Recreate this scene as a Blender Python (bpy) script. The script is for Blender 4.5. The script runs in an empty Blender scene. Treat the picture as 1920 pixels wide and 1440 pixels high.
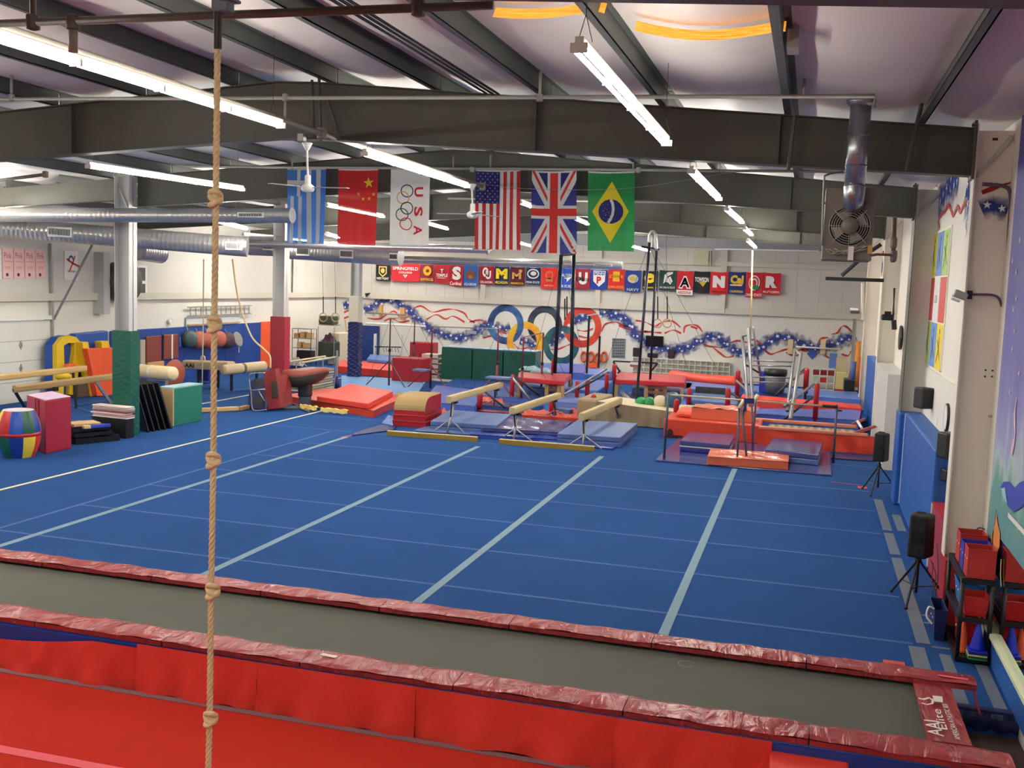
import bpy, math, random
from mathutils import Vector, Matrix
random.seed(7)
SC = bpy.context.scene
COL = SC.collection
PI = math.pi
# ---------------------------------------------------------------- camera
FPX, YAW, PIT, ROL, CH = 1925.8, -0.27932107, 0.10118533, 0.03662777, 3.94
_cy, _sy, _cp, _sp, _cr, _sr = math.cos(YAW), math.sin(YAW), math.cos(PIT), math.sin(PIT), math.cos(ROL), math.sin(ROL)
CF = Vector((_sy*_cp, _cy*_cp, -_sp)); _rt = Vector((_cy, -_sy, 0)); _up = _rt.cross(CF)
CR = _cr*_rt + _sr*_up; CU = -_sr*_rt + _cr*_up
CAM = Vector((0, 0, CH))
def ray(x, y): return CF*FPX + CR*(x-960) - CU*(y-720)
def PZ(x, y, z=0.0): d = ray(x, y); return CAM + d*((z-CAM.z)/d.z)
def PY(x, y, Y): d = ray(x, y); return CAM + d*(Y/d.y)
def PX(x, y, X): d = ray(x, y); return CAM + d*(X/d.x)
def ZT(P, yp):
    q = Vector((P[0], P[1], P[2])) - CAM; k = 720-yp
    a = k*q.dot(CF) - FPX*q.dot(CU); b = k*CF.z - FPX*CU.z
    return P[2] - a/b
cd = bpy.data.cameras.new('camera'); cam = bpy.data.objects.new('camera', cd); COL.objects.link(cam)
m3 = Matrix((CR, CU, -CF)).transposed()
cam.matrix_world = Matrix.Translation(CAM) @ m3.to_4x4()
cd.sensor_width = 36; cd.lens = 36*FPX/1920; cd.clip_end = 200; cd.clip_start = 0.05
SC.camera = cam
# ---------------------------------------------------------------- materials
def lin(c):
    c = c/255.0
    return c/12.92 if c <= .04045 else ((c+.055)/1.055)**2.4
def rgb(t): return (lin(t[0]), lin(t[1]), lin(t[2]), 1)
_M = {}
def mat(name, col, rough=.6, metal=0, var=0.0, vs=3.0, bump=0.0, bs=20.0, stretch=None, trans=0, spec=None, coat=0):
    if name in _M: return _M[name]
    m = bpy.data.materials.new(name); m.use_nodes = True; _M[name] = m
    nt = m.node_tree; N = nt.nodes; L = nt.links; b = N['Principled BSDF']
    b.inputs['Base Color'].default_value = rgb(col); b.inputs['Roughness'].default_value = rough; b.inputs['Metallic'].default_value = metal
    if spec is not None: b.inputs['Specular IOR Level'].default_value = spec
    if coat: b.inputs['Coat Weight'].default_value = coat
    if var or bump:
        tc = N.new('ShaderNodeTexCoord'); src = tc.outputs['Object']
        if stretch:
            mp = N.new('ShaderNodeMapping'); mp.inputs['Scale'].default_value = stretch; L.new(src, mp.inputs['Vector']); src = mp.outputs['Vector']
    if var:
        n = N.new('ShaderNodeTexNoise'); n.inputs['Scale'].default_value = vs; n.inputs['Detail'].default_value = 4; L.new(src, n.inputs['Vector'])
        mx = N.new('ShaderNodeMix'); mx.data_type = 'RGBA'
        c = rgb(col)
        mx.inputs['A'].default_value = tuple(min(1, max(0, v*(1-var))) for v in c[:3])+(1,); mx.inputs['B'].default_value = tuple(min(1, v*(1+var)) for v in c[:3])+(1,)
        L.new(n.outputs['Fac'], mx.inputs['Factor']); L.new(mx.outputs['Result'], b.inputs['Base Color'])
    if bump:
        n2 = N.new('ShaderNodeTexNoise'); n2.inputs['Scale'].default_value = bs; n2.inputs['Detail'].default_value = 3; L.new(src, n2.inputs['Vector'])
        bp = N.new('ShaderNodeBump'); bp.inputs['Strength'].default_value = bump; bp.inputs['Distance'].default_value = .02
        L.new(n2.outputs['Fac'], bp.inputs['Height']); L.new(bp.outputs['Normal'], b.inputs['Normal'])
    return m
def emis(name, col, s):
    if name in _M: return _M[name]
    m = bpy.data.materials.new(name); m.use_nodes = True; _M[name] = m
    b = m.node_tree.nodes['Principled BSDF']; b.inputs['Base Color'].default_value = rgb(col)
    b.inputs['Emission Color'].default_value = rgb(col); b.inputs['Emission Strength'].default_value = s
    return m
def vinyl(name, col, rough=.32, bump=.5, bs=5, var=.08): return mat(name, col, rough, 0, var, 2.0, bump, bs)
# ---------------------------------------------------------------- mesh builder
class MB:
    def __init__(s): s.v = []; s.f = []; s.m = []; s.uv = None
    def add(s, vs, fs, mi=0):
        o = len(s.v); s.v += [Vector(p) for p in vs]; s.f += [tuple(i+o for i in f) for f in fs]; s.m += [mi]*len(fs); return s
    def box(s, c, d, rz=0, mi=0, tilt=None):
        x, y, z = d[0]/2, d[1]/2, d[2]/2
        R = Matrix.Rotation(rz, 3, 'Z')
        if tilt: R = R @ tilt
        vs = [Vector(c) + R @ Vector(p) for p in ((-x,-y,-z),(x,-y,-z),(x,y,-z),(-x,y,-z),(-x,-y,z),(x,-y,z),(x,y,z),(-x,y,z))]
        return s.add(vs, [(0,3,2,1),(4,5,6,7),(0,1,5,4),(1,2,6,5),(2,3,7,6),(3,0,4,7)], mi)
    def bb(s, x0, x1, y0, y1, z0, z1, mi=0): return s.box(((x0+x1)/2,(y0+y1)/2,(z0+z1)/2), (abs(x1-x0),abs(y1-y0),abs(z1-z0)), 0, mi)
    def pr(s, pts, z0, z1, mi=0, top=None):      # vertical prism on a footprint
        n = len(pts); a = [Vector((p[0],p[1],z0)) for p in pts]; t = top or pts
        b = [Vector((p[0],p[1],z1)) for p in t]
        return s.add(a+b, [tuple(range(n))[::-1], tuple(range(n,2*n))]+[(i,(i+1)%n,n+(i+1)%n,n+i) for i in range(n)], mi)
    def ext(s, pts, d, mi=0):                    # polygon extruded along a vector
        n = len(pts); a = [Vector(p) for p in pts]; b = [p+Vector(d) for p in a]
        return s.add(a+b, [tuple(range(n))[::-1], tuple(range(n,2*n))]+[(i,(i+1)%n,n+(i+1)%n,n+i) for i in range(n)], mi)
    def tube(s, path, r, seg=8, mi=0, caps=True, closed=False, r2=None):
        P = [Vector(p) for p in path]; n = len(P); rings = []
        up = None
        for i in range(n):
            if closed: t = (P[(i+1)%n]-P[i-1])
            else: t = P[min(i+1,n-1)]-P[max(i-1,0)]
            t.normalize()
            if up is None: up = Vector((0,0,1)) if abs(t.z) < .9 else Vector((0,1,0))
            a = t.cross(up)
            if a.length < 1e-4: a = t.cross(Vector((1,0,0)))
            a.normalize(); b = t.cross(a); up = -b if False else up
            rr = r[i] if isinstance(r, (list,tuple)) else r
            rings.append([P[i]+a*math.cos(2*PI*k/seg)*rr+b*math.sin(2*PI*k/seg)*(r2 or rr) for k in range(seg)])
        vs = [p for g in rings for p in g]; fs = []
        for i in range(n if closed else n-1):
            j = (i+1)%n
            for k in range(seg): k2 = (k+1)%seg; fs.append((i*seg+k, i*seg+k2, j*seg+k2, j*seg+k))
        if caps and not closed: fs += [tuple(range(seg))[::-1], tuple((n-1)*seg+k for k in range(seg))]
        return s.add(vs, fs, mi)
    def lathe(s, c, prof, seg=16, mi=0, ax=None):
        vs = []; c = Vector(c)
        for r, z in prof:
            for k in range(seg):
                a = 2*PI*k/seg; p = Vector((r*math.cos(a), r*math.sin(a), z)); vs.append(c+(ax@p if ax else p))
        fs = [(i*seg+k, i*seg+(k+1)%seg, (i+1)*seg+(k+1)%seg, (i+1)*seg+k) for i in range(len(prof)-1) for k in range(seg)]
        fs += [tuple(range(seg))[::-1], tuple((len(prof)-1)*seg+k for k in range(seg))]
        return s.add(vs, fs, mi)
    def grid(s, fn, nu, nv, mi=0):
        vs = [fn(i/nu, j/nv) for j in range(nv+1) for i in range(nu+1)]
        return s.add(vs, [(j*(nu+1)+i, j*(nu+1)+i+1, (j+1)*(nu+1)+i+1, (j+1)*(nu+1)+i) for j in range(nv) for i in range(nu)], mi)
    def quad(s, a, b, c, d, mi=0): return s.add([a,b,c,d], [(0,1,2,3)], mi)
def wloc(o):
    v = Vector((0,0,0))
    while o is not None: v = v+o.location; o = o.parent
    return v
def tag(o, label=None, cat=None, group=None, kind=None):
    if label: o['label'] = label
    if cat: o['category'] = cat
    if group: o['group'] = group
    if kind: o['kind'] = kind
    return o
def mk(name, mb, mt, parent=None, label=None, cat=None, group=None, kind=None, bevel=0, smooth=False, seg=2, sub=0, org=True):
    me = bpy.data.meshes.new(name); o = bpy.data.objects.new(name, me); COL.objects.link(o)
    if parent is not None:
        o.parent = parent; off = wloc(parent)
    elif org and mb.v:
        xs = [v.x for v in mb.v]; ys = [v.y for v in mb.v]; zs = [v.z for v in mb.v]
        off = Vector(((min(xs)+max(xs))/2, (min(ys)+max(ys))/2, min(zs))); o.location = off
    else: off = Vector((0,0,0))
    me.from_pydata([tuple(v-off) for v in mb.v], [], mb.f)
    for x in (mt if isinstance(mt, (list,tuple)) else [mt]): me.materials.append(x)
    me.polygons.foreach_set('material_index', mb.m)
    if smooth: me.polygons.foreach_set('use_smooth', [True]*len(mb.f))
    me.update()
    if bevel:
        md = o.modifiers.new('bevel', 'BEVEL'); md.width = bevel; md.segments = seg; md.limit_method = 'ANGLE'; md.angle_limit = .6
    if sub:
        md = o.modifiers.new('sub', 'SUBSURF'); md.levels = sub; md.render_levels = sub
    return tag(o, label, cat, group, kind)
def thing(name, label, cat, loc=(0,0,0), group=None, kind=None):
    o = bpy.data.objects.new(name, None); o.empty_display_size = .1; COL.objects.link(o); o.location = loc
    return tag(o, label, cat, group, kind)
def copytree(o, parent=None):
    c = o.copy(); COL.objects.link(c); c.parent = parent
    for ch in list(o.children): copytree(ch, c)
    return c
_txt = {}
def text_mesh(s, bold=.0):
    k = (s, bold)
    if k in _txt: return _txt[k]
    cu = bpy.data.curves.new('lettering', 'FONT'); cu.body = s; cu.size = 1; cu.resolution_u = 3; cu.offset = bold; cu.align_x = 'CENTER'
    ob = bpy.data.objects.new('lettering', cu); COL.objects.link(ob)
    bpy.context.view_layer.update()
    dg = bpy.context.evaluated_depsgraph_get()
    me = bpy.data.meshes.new_from_object(ob.evaluated_get(dg))
    vs = [v.co.copy() for v in me.vertices]; fs = [tuple(p.vertices) for p in me.polygons]
    bpy.data.objects.remove(ob); bpy.data.curves.remove(cu); bpy.data.meshes.remove(me)
    x0 = min(v.x for v in vs); x1 = max(v.x for v in vs); y0 = min(v.y for v in vs); y1 = max(v.y for v in vs)
    vs = [Vector(((v.x-x0)/(x1-x0), (v.y-y0)/(y1-y0), 0)) for v in vs]
    _txt[k] = (vs, fs); return _txt[k]
def text(mb, s, o, ux, uy, mi=0, bold=.0):       # lettering filling the parallelogram o, o+ux, o+uy
    vs, fs = text_mesh(s, bold); o = Vector(o); ux = Vector(ux); uy = Vector(uy)
    return mb.add([o+ux*v.x+uy*v.y for v in vs], fs, mi)
def star(mb, c, ux, uy, r, mi=0, rot=0, n=5, inner=.4):
    pts = []
    for k in range(2*n):
        a = PI/2+rot+PI*k/n; rr = r if k%2==0 else r*inner
        pts.append(Vector(c)+Vector(ux)*math.cos(a)*rr+Vector(uy)*math.sin(a)*rr)
    o = [Vector(c)]+pts
    return mb.add(o, [(0,1+k,1+(k+1)%(2*n)) for k in range(2*n)], mi)
def disc(mb, c, ux, uy, r, mi=0, n=20, r2=None):
    return mb.add([Vector(c)+Vector(ux)*math.cos(2*PI*k/n)*r+Vector(uy)*math.sin(2*PI*k/n)*(r2 or r) for k in range(n)], [tuple(range(n))], mi)
def ring(mb, c, ux, uy, ro, ri, mi=0, n=32, a0=0, a1=2*PI):
    vs = []; full = abs(a1-a0-2*PI) < 1e-3
    for k in range(n+1):
        a = a0+(a1-a0)*k/n
        d = Vector(ux)*math.cos(a)+Vector(uy)*math.sin(a); vs += [Vector(c)+d*ro, Vector(c)+d*ri]
    return mb.add(vs, [(2*k,2*k+2,2*k+3,2*k+1) for k in range(n)], mi)
def band(mb, pts, w, nrm, mi=0):                 # flat ribbon along a polyline, w width or list
    P = [Vector(p) for p in pts]; vs = []; n = len(P); nrm = Vector(nrm)
    for i in range(n):
        t = (P[min(i+1,n-1)]-P[max(i-1,0)]).normalized(); s = t.cross(nrm).normalized(); ww = w[i] if isinstance(w, (list,tuple)) else w
        vs += [P[i]+s*ww/2, P[i]-s*ww/2]
    return mb.add(vs, [(2*i,2*i+1,2*i+3,2*i+2) for i in range(n-1)], mi)
def smoothpath(pts, k=6):
    P = [Vector(p) for p in pts]; out = []
    for i in range(len(P)-1):
        p0, p1, p2, p3 = P[max(i-1,0)], P[i], P[i+1], P[min(i+2,len(P)-1)]
        for j in range(k):
            t = j/k
            out.append(.5*((2*p1)+(p2-p0)*t+(2*p0-5*p1+4*p2-p3)*t*t+(3*p1-p0-3*p2+p3)*t*t*t))
    out.append(P[-1]); return out
# palette
WHITE_PAINT = mat('white_wall_paint', (226,220,208), .75, 0, .05, .8, .05, 6)
INSUL = mat('white_insulation_facing', (226,221,214), .5, 0, .08, 1.6, .35, 3.0)
WALL_INSUL = mat('cream_wall_insulation', (208,204,195), .55, 0, .07, 1.2, .3, 2.5)
STEEL = mat('dark_primer_steel', (84,84,76), .55, .0, .14, 3, .04, 8)
STEEL_P = mat('dark_green_purlin_steel', (84,88,84), .5, .1, .15, 4)
STEEL_G = mat('grey_painted_steel', (190,190,188), .5, 0, .06, 2)
GALV = mat('galvanised_metal', (175,175,172), .35, .7, .18, 9)
DUCT = mat('spiral_duct_metal', (190,190,190), .3, .75, .1, 6)
PIPE = mat('dusty_brown_pipe', (96,84,78), .6, .2, .2, 12)
PIPE_G = mat('grey_pipe', (150,148,140), .5, .2, .15, 10)
CHROME = mat('chrome_bar', (150,150,152), .38, .8)
DKMET = mat('dark_metal', (44,44,50), .4, .5)
BLACK = mat('black_plastic', (20,20,22), .45)
BLACKV = vinyl('black_vinyl', (22,22,24), .35)
WHITE = mat('white_plastic', (232,230,224), .5)
RED_V = vinyl('red_vinyl', (196,44,44)); MAROON = vinyl('maroon_vinyl', (140,34,48), .4); ORANGE_V = vinyl('orange_red_vinyl', (196,62,40), .4, .5, 4)
POSTRED = mat('red_post_pad', (176,30,40), .45, 0, .06, 3)
BLUE_V = vinyl('blue_vinyl', (36,72,150)); BLUE_L = vinyl('light_blue_vinyl', (92,126,196), .35, .5, 3); NAVY = vinyl('navy_vinyl', (28,36,90), .4)
PURPLE_V = vinyl('purple_blue_vinyl', (66,74,130), .16, .15, 2); SLATE = vinyl('slate_blue_mat', (84,108,160), .42, .1, 3)
GREEN_V = vinyl('green_vinyl', (18,88,72), .3, .6, 4); YELLOW_V = vinyl('yellow_vinyl', (230,190,36), .45); ORANGE = vinyl('bright_orange_vinyl', (240,92,48), .5, .1)
BLUE_CARPET = mat('blue_floor_carpet', (34,72,128), .95, 0, .10, 2.2, .25, 160, spec=.1)
RED_CARPET = mat('red_runway_carpet', (176,42,30), .95, 0, .08, 2.5, .25, 160, spec=.1)
SUEDE = mat('tan_suede', (196,176,132), .8, 0, .06, 5); TAN = mat('tan_carpet_cover', (158,132,88), .95, 0, .10, 60, .3, 120)
LEATHER = mat('cream_leather', (222,200,158), .55, 0, .05, 4); WOOD = mat('light_wood', (196,160,104), .5, 0, .1, 3, stretch=(1,12,12)); GOLD = mat('gold_beam_side', (150,122,40), .6, 0, .1, 6)
ROPE = mat('hemp_rope', (216,194,152), .85, 0, .16, 30, .4, 60)
# ================================================================ THE ROOM
XL, XR, YB, YF, ZB = -21.3, 2.15, 43.9, -5.0, -0.22
FR = [5.7, 13.3, 20.6, 28.4, 36.2]
def zr(x): return 6.60-.079*abs(x+7.2)            # top of the rafters
def zbot(x):
    d = .78-.24*abs(x+7.2)/8.95 if x > -7.2 else .78-.10*abs(x+7.2)/8.2
    return zr(x)-d
m = MB().bb(XL-.3, XR+.3, YF-.3, YB+.3, ZB-.2, ZB)
mk('floor', m, mat('dark_brown_base_floor', (74,56,54), .9, 0, .15, 5), kind='structure', org=False)
# walls
def wallprofile(x0, x1, y0, y1, z0, zf, n=24):
    m = MB()
    for i in range(n):
        xa = x0+(x1-x0)*i/n; xb = x0+(x1-x0)*(i+1)/n
        m.add([(xa,y0,z0),(xb,y0,z0),(xb,y1,z0),(xa,y1,z0),(xa,y0,zf(xa)),(xb,y0,zf(xb)),(xb,y1,zf(xb)),(xa,y1,zf(xa))],
              [(0,3,2,1),(4,5,6,7),(0,1,5,4),(2,3,7,6)]+([(3,0,4,7)] if i==0 else [])+([(1,2,6,5)] if i==n-1 else []))
    return m
wb = mk('wall_back', MB().bb(XL-.2, XR+.2, YB, YB+.2, ZB, 2.86), mat('white_plywood_paint', (227,223,212), .7, 0, .04, 1), kind='structure', org=False)
mk('upper_insulation', wallprofile(XL, XR, YB-.02, YB+.2, 2.86, lambda x: zr(x)+.3), WALL_INSUL, wb)
wf = mk('wall_front', wallprofile(XL-.2, XR+.2, YF-.2, YF, ZB, lambda x: zr(x)+.3), WHITE_PAINT, kind='structure', org=False)
wl = mk('wall_left', MB().bb(XL-.2, XL, YF, YB, ZB, 2.86), mat('white_plywood_paint', (227,223,212)), kind='structure', org=False)
mk('upper_insulation', MB().bb(XL-.2, XL+.02, YF, YB, 2.86, 5.85), WALL_INSUL, wl)
wr = mk('wall_right', MB().bb(XR, XR+.2, YF, YB, ZB, 6.15), WHITE_PAINT, kind='structure', org=False)
# seams and girts
m = MB()
for x in [XL+.9*k for k in range(1, 26)]: m.bb(x-.008, x+.008, YB-.028, YB-.02, 2.95, zr(x)+.1)
mk('insulation_seam', m, mat('grey_seam', (186,178,166), .7), wb, kind='stuff')
nt = 0
def trim(mb, mt=STEEL_G, **k):
    global nt; nt += 1
    return mk('trim_%d' % nt, mb, mt, kind='structure', org=False, **k)
GIRT = mat('cream_girt', (205,199,184), .6)
trim(MB().bb(XL, XR, YB-.16, YB-.02, 2.84, 2.88).bb(XL, XR, YB-.16, YB-.13, 2.88, 3.06), GIRT)
trim(MB().bb(XL, XR, YB-.16, YB-.02, 4.82, 4.86).bb(XL, XR, YB-.16, YB-.13, 4.86, 5.0), GIRT)
trim(MB().bb(XL, XL+.16, YF, YB-.2, 2.84, 2.88).bb(XL+.13, XL+.16, YF, YB-.2, 2.88, 3.06), GIRT)
trim(MB().bb(XL, XL+.16, YF, YB-.2, 4.62, 4.66).bb(XL+.13, XL+.16, YF, YB-.2, 4.66, 4.82), GIRT)
for x in (-14.05, -8.85, -3.55): trim(MB().bb(x-.11, x+.11, YB-.19, YB-.02, 2.86, zr(x)), GIRT)
trim(MB().bb(XL, XR, YB-.3, YB-.05, 5.55, 5.95), mat('pale_grey_eave_beam', (150,152,156), .6))
# ceiling : insulation sagging between purlins
PUR = [XR-1.0-1.53*k for k in range(15)]
def ceil_z(x, y):
    base = zr(x)+.22
    k = (PUR[0]-x)/1.53; fr = k-math.floor(k)
    sag = .10*math.sin(PI*fr)
    w = .012*math.sin(y*2.1+math.floor(k)*1.7)+.02*max(0, math.sin(y*1.03*PI/1.2+math.floor(k)*2.1))**8
    return base-sag-w*math.sin(PI*fr)*1.5
NX, NY = 192, 120
m = MB().grid(lambda u, v: Vector((XL+(XR+.2-XL)*u, YF+(YB-YF)*v, ceil_z(XL+(XR+.2-XL)*u, YF+(YB-YF)*v))), NX, NY)
mk('ceiling', m, INSUL, kind='structure', org=False, smooth=True)
m = MB().bb(XL-.2, XR+.4, YF-.2, YB+.2, 7.2, 7.3); mk('roof_deck', m, STEEL_G, kind='structure', org=False)
# ---------------------------------------------------------------- frames
FN = ['nearest', 'second', 'third', 'fourth', 'farthest']
XCOL = [-15.1, -15.1, -15.04, -15.34, -16.45]
CPX = [(-15.43,-15.04), (-15.73,-15.34), (-16.81,-16.46)]
for i, Y in enumerate(FR):
    t = thing('roof_rafter', '%s dark steel roof rafter crossing the hall above the floor' % FN[i], 'rafter', (-7.2, Y, 5.8), 'main roof rafters')
    xl = XCOL[i]; n = 24; web = MB(); fl = MB(); up = MB()
    xs = [1.72+(xl-1.72)*k/n for k in range(n+1)]
    for a, b in zip(xs, xs[1:]):
        web.add([(a,Y-.006,zbot(a)),(b,Y-.006,zbot(b)),(b,Y-.006,zr(b)),(a,Y-.006,zr(a)),(a,Y+.006,zbot(a)),(b,Y+.006,zbot(b)),(b,Y+.006,zr(b)),(a,Y+.006,zr(a))], [(0,3,2,1),(4,5,6,7)])
        for q, zf in ((fl, zbot), (up, zr)):
            q.add([(a,Y-.11,zf(a)-.012),(b,Y-.11,zf(b)-.012),(b,Y+.11,zf(b)-.012),(a,Y+.11,zf(a)-.012),(a,Y-.11,zf(a)),(b,Y-.11,zf(b)),(b,Y+.11,zf(b)),(a,Y+.11,zf(a))],
                  [(0,1,2,3),(4,7,6,5),(0,4,5,1),(2,6,7,3)])
    mk('web', web, STEEL, t); mk('bottom_flange', fl, STEEL, t); mk('top_flange', up, STEEL, t)
    for x in (-.5, -3.6, -10.8):
        mk('stiffener', MB().bb(x-.006, x+.006, Y-.1, Y-.006, zbot(x), zr(x)-.02), STEEL, t)
    e = MB().bb(1.70, 1.73, Y-.13, Y+.13, zbot(1.7)-.05, zr(1.7)+.08)
    for k in range(7): e.lathe((1.69, Y-.09, zbot(1.7)+.03+k*.09), [(.018,-.02),(.018,.02)], 6, ax=Matrix.Rotation(PI/2, 3, 'Y'))
    mk('end_plate', e, STEEL, t)
    # right-hand wall column
    c = thing('wall_column', '%s painted steel column standing against the right wall' % FN[i], 'column', (1.95, Y, ZB), 'right wall columns')
    mk('flange', MB().bb(1.735, 1.75, Y-(.12 if i != 2 else .28), Y+(.12 if i != 2 else .28), (ZB, .8, 1.76)[i] if i < 3 else ZB, zr(1.75)+.05), WHITE_PAINT if i != 2 else STEEL, c)
    mk('web', MB().bb(1.75, XR-.001, Y-.006, Y+.006, ZB if i != 1 else .8, zr(2)+.0), WHITE_PAINT, c)
    mk('brace', MB().ext([(1.755,Y-.04,zbot(1.7)-.02),(1.79,Y-.04,zbot(1.7)-.02),(2.13,Y-.04,zr(2)-.1),(2.10,Y-.04,zr(2)-.05)], (0,.03,0)), STEEL_G, c)
# paint on the second column web: navy cloud, red ribbon, stars
# ---------------------------------------------------------------- left columns
for i in (2, 3, 4):
    Y = FR[i]; x0, x1 = CPX[i-2]; Y = Y-.17
    c = thing('steel_column', 'tall grey steel column rising from %s' % ('the green wall pad', 'the dark red pad', 'the navy pad')[i-2], 'column', ((x0+x1)/2, Y, ZB), 'left row of columns')
    mk('web', MB().bb(x0, x1, Y-.01, Y+.01, ZB, zr(x0)), STEEL_G, c)
    mk('flange', MB().bb(x1-.015, x1, Y-.15, Y+.15, ZB, zr(x1)), STEEL_G, c)
    mk('flange', MB().bb(x0, x0+.015, Y-.15, Y+.15, ZB, zr(x0)), STEEL_G, c)
    mk('stiffener', MB().bb(x0+.02, x1-.02, Y-.15, Y-.01, 5.0, 5.012), STEEL_G, c)
    mk('gusset', MB().ext([(x0+.02,Y-.05,5.7),(x0+.05,Y-.05,5.74),(x1-.02,Y-.05,5.1),(x1-.05,Y-.05,5.06)], (0,.03,0)), STEEL_G, c)
    # low lean-to rafter
    Y = FR[i]
    r = thing('side_rafter', 'dark side aisle rafter running from the %s column to the left wall' % FN[i], 'rafter', (-18.5, Y, 5), 'side aisle rafters')
    mk('web', MB().ext([(x0,Y-.006,zr(x0)-.5),(XL+.02,Y-.006,zr(XL)-.42),(XL+.02,Y-.006,zr(XL)),(x0,Y-.006,zr(x0))], (0,.012,0)), STEEL, r)
    mk('bottom_flange', MB().ext([(x0,Y-.1,zr(x0)-.51),(XL+.02,Y-.1,zr(XL)-.43),(XL+.02,Y-.1,zr(XL)-.42),(x0,Y-.1,zr(x0)-.5)], (0,.2,0)), STEEL, r)
# ---------------------------------------------------------------- purlins
ORD = ['first','second','third','fourth','fifth','sixth','seventh','eighth','ninth','tenth','eleventh','twelfth','thirteenth','fourteenth','fifteenth']
BAY = [(YF,5.7,'before the nearest rafter'),(5.7,13.3,'between the nearest and second rafters'),(13.3,20.6,'between the second and third rafters'),(20.6,28.4,'between the third and fourth rafters'),(28.4,36.2,'between the fourth and farthest rafters'),(36.2,YB,'between the farthest rafter and back wall')]
for bi, (y0, y1, bn) in enumerate(BAY):
    if bi == 0: continue
    for k, x in enumerate(PUR):
        if x < -16.2 and bi < 3: continue
        z = zr(x)
        m = MB().bb(x-.008, x+.008, y0+.02, y1-.02, z, z+.205)
        m.bb(x-.075, x+.008, y0+.02, y1-.02, z+.0, z+.01).bb(x-.075, x-.069, y0+.02, y1-.02, z, z+.03)
        m.bb(x-.008, x+.07, y0+.02, y1-.02, z+.196, z+.206)
        mk('roof_purlin', m, STEEL_P, label='%s purlin from the right wall, %s' % (ORD[k], bn), cat='purlin', group='purlins '+bn)
# ---------------------------------------------------------------- skylight
t = thing('skylight', 'glowing orange fibreglass skylight strip showing between sagging ceiling insulation', 'skylight', PZ(1190, 60, 6.2))
SKY = bpy.data.materials.new('amber_fibreglass'); SKY.use_nodes = True
_n = SKY.node_tree.nodes; _l = SKY.node_tree.links; _b = _n['Principled BSDF']
_t = _n.new('ShaderNodeTexCoord'); _mp = _n.new('ShaderNodeMapping'); _mp.inputs['Scale'].default_value = (2,60,60); _no = _n.new('ShaderNodeTexNoise'); _no.inputs['Scale'].default_value = 1.5; _no.inputs['Detail'].default_value = 5
_r = _n.new('ShaderNodeValToRGB'); _r.color_ramp.elements[0].position = .35; _r.color_ramp.elements[0].color = rgb((236,120,10)); _r.color_ramp.elements[1].position = .62; _r.color_ramp.elements[1].color = rgb((255,200,84))
_l.new(_t.outputs['Object'], _mp.inputs['Vector']); _l.new(_mp.outputs['Vector'], _no.inputs['Vector']); _l.new(_no.outputs['Fac'], _r.inputs['Fac']); _l.new(_r.outputs['Color'], _b.inputs['Emission Color']); _b.inputs['Base Color'].default_value = rgb((230,150,50)); _b.inputs['Emission Strength'].default_value = .38
for (xa, ya, xb, yb, sag) in ((912,30,1148,52,7), (1180,36,1476,66,10)):
    A = PZ(xa, ya, 6.2); B = PZ(xb, yb, 6.2); yy = (A.y+B.y)/2
    def f(u, v, A=A, B=B, yy=yy, sag=sag):
        x = A.x+(B.x-A.x)*u; zt = ceil_z(x, yy)-.03
        return Vector((x, yy-.10*v, zt-.012-(.05+.035*math.sin(PI*u))*0-v*.11))
    mk('glowing_panel', MB().grid(f, 24, 2), SKY, t, smooth=True)
B = PZ(1478, 66, 6.2)
mk('end_clip', MB().bb(B.x, B.x+.1, B.y-.25, B.y+.05, zr(B.x)-.02, zr(B.x)+.14), GALV, t)
# ================================================================ OVERHEAD
TUBES = {'n': emis('lit_tube', (255,250,240), 21.0), 'm': emis('lit_tube_bright', (255,250,238), 44.0), 'f': emis('lit_tube_aisle', (255,250,238), 70.0)}; TUBE = TUBES['m']
HOUS = mat('white_fixture_housing', (225,222,214), .5)
LIGHTN = [0]
def fixture(A, B, label, group, cable=True, kind='m'):
    TUBE = TUBES[kind]
    A = Vector(A); B = Vector(B); L = (B-A); n = max(1, round(L.length/1.22)); d = L.normalized(); s = d.cross(Vector((0,0,1))).normalized()
    t = thing('strip_light', label, 'light', (A+B)/2+Vector((0,0,.09)), group)
    h = MB(); ang = math.atan2(d.y, d.x)
    c = (A+B)/2
    h.box(c+Vector((0,0,.075)), (L.length, .06, .05), ang)
    mk('housing', h, HOUS, t, bevel=.006)
    for off in (-.036, .036):
        tb = MB()
        for k in range(n):
            a = A+L*(k/n)+d*.02; b = A+L*((k+1)/n)-d*.02
            tb.tube([a+s*off+Vector((0,0,.02)), b+s*off+Vector((0,0,.02))], .017, 8)
        mk('tube', tb, TUBE, t)
    for k in range(n+1):
        p = A+L*(k/n); mk('lamp_holder', MB().box(p+Vector((0,0,.025)), (.03,.11,.06), ang), HOUS, t)
    if cable:
        for k in (.04, .96):
            p = A+L*k; zt = zr(p.x)+.1
            w = MB().tube([p+s*.05+Vector((0,0,.1)), p+Vector((0,0,.28))], .003, 4).tube([p-s*.05+Vector((0,0,.1)), p+Vector((0,0,.28))], .003, 4).tube([p+Vector((0,0,.28)), Vector((p.x,p.y,zt))], .003, 4)
            mk('hanging_wire', w, DKMET, t)
    return t
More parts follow.
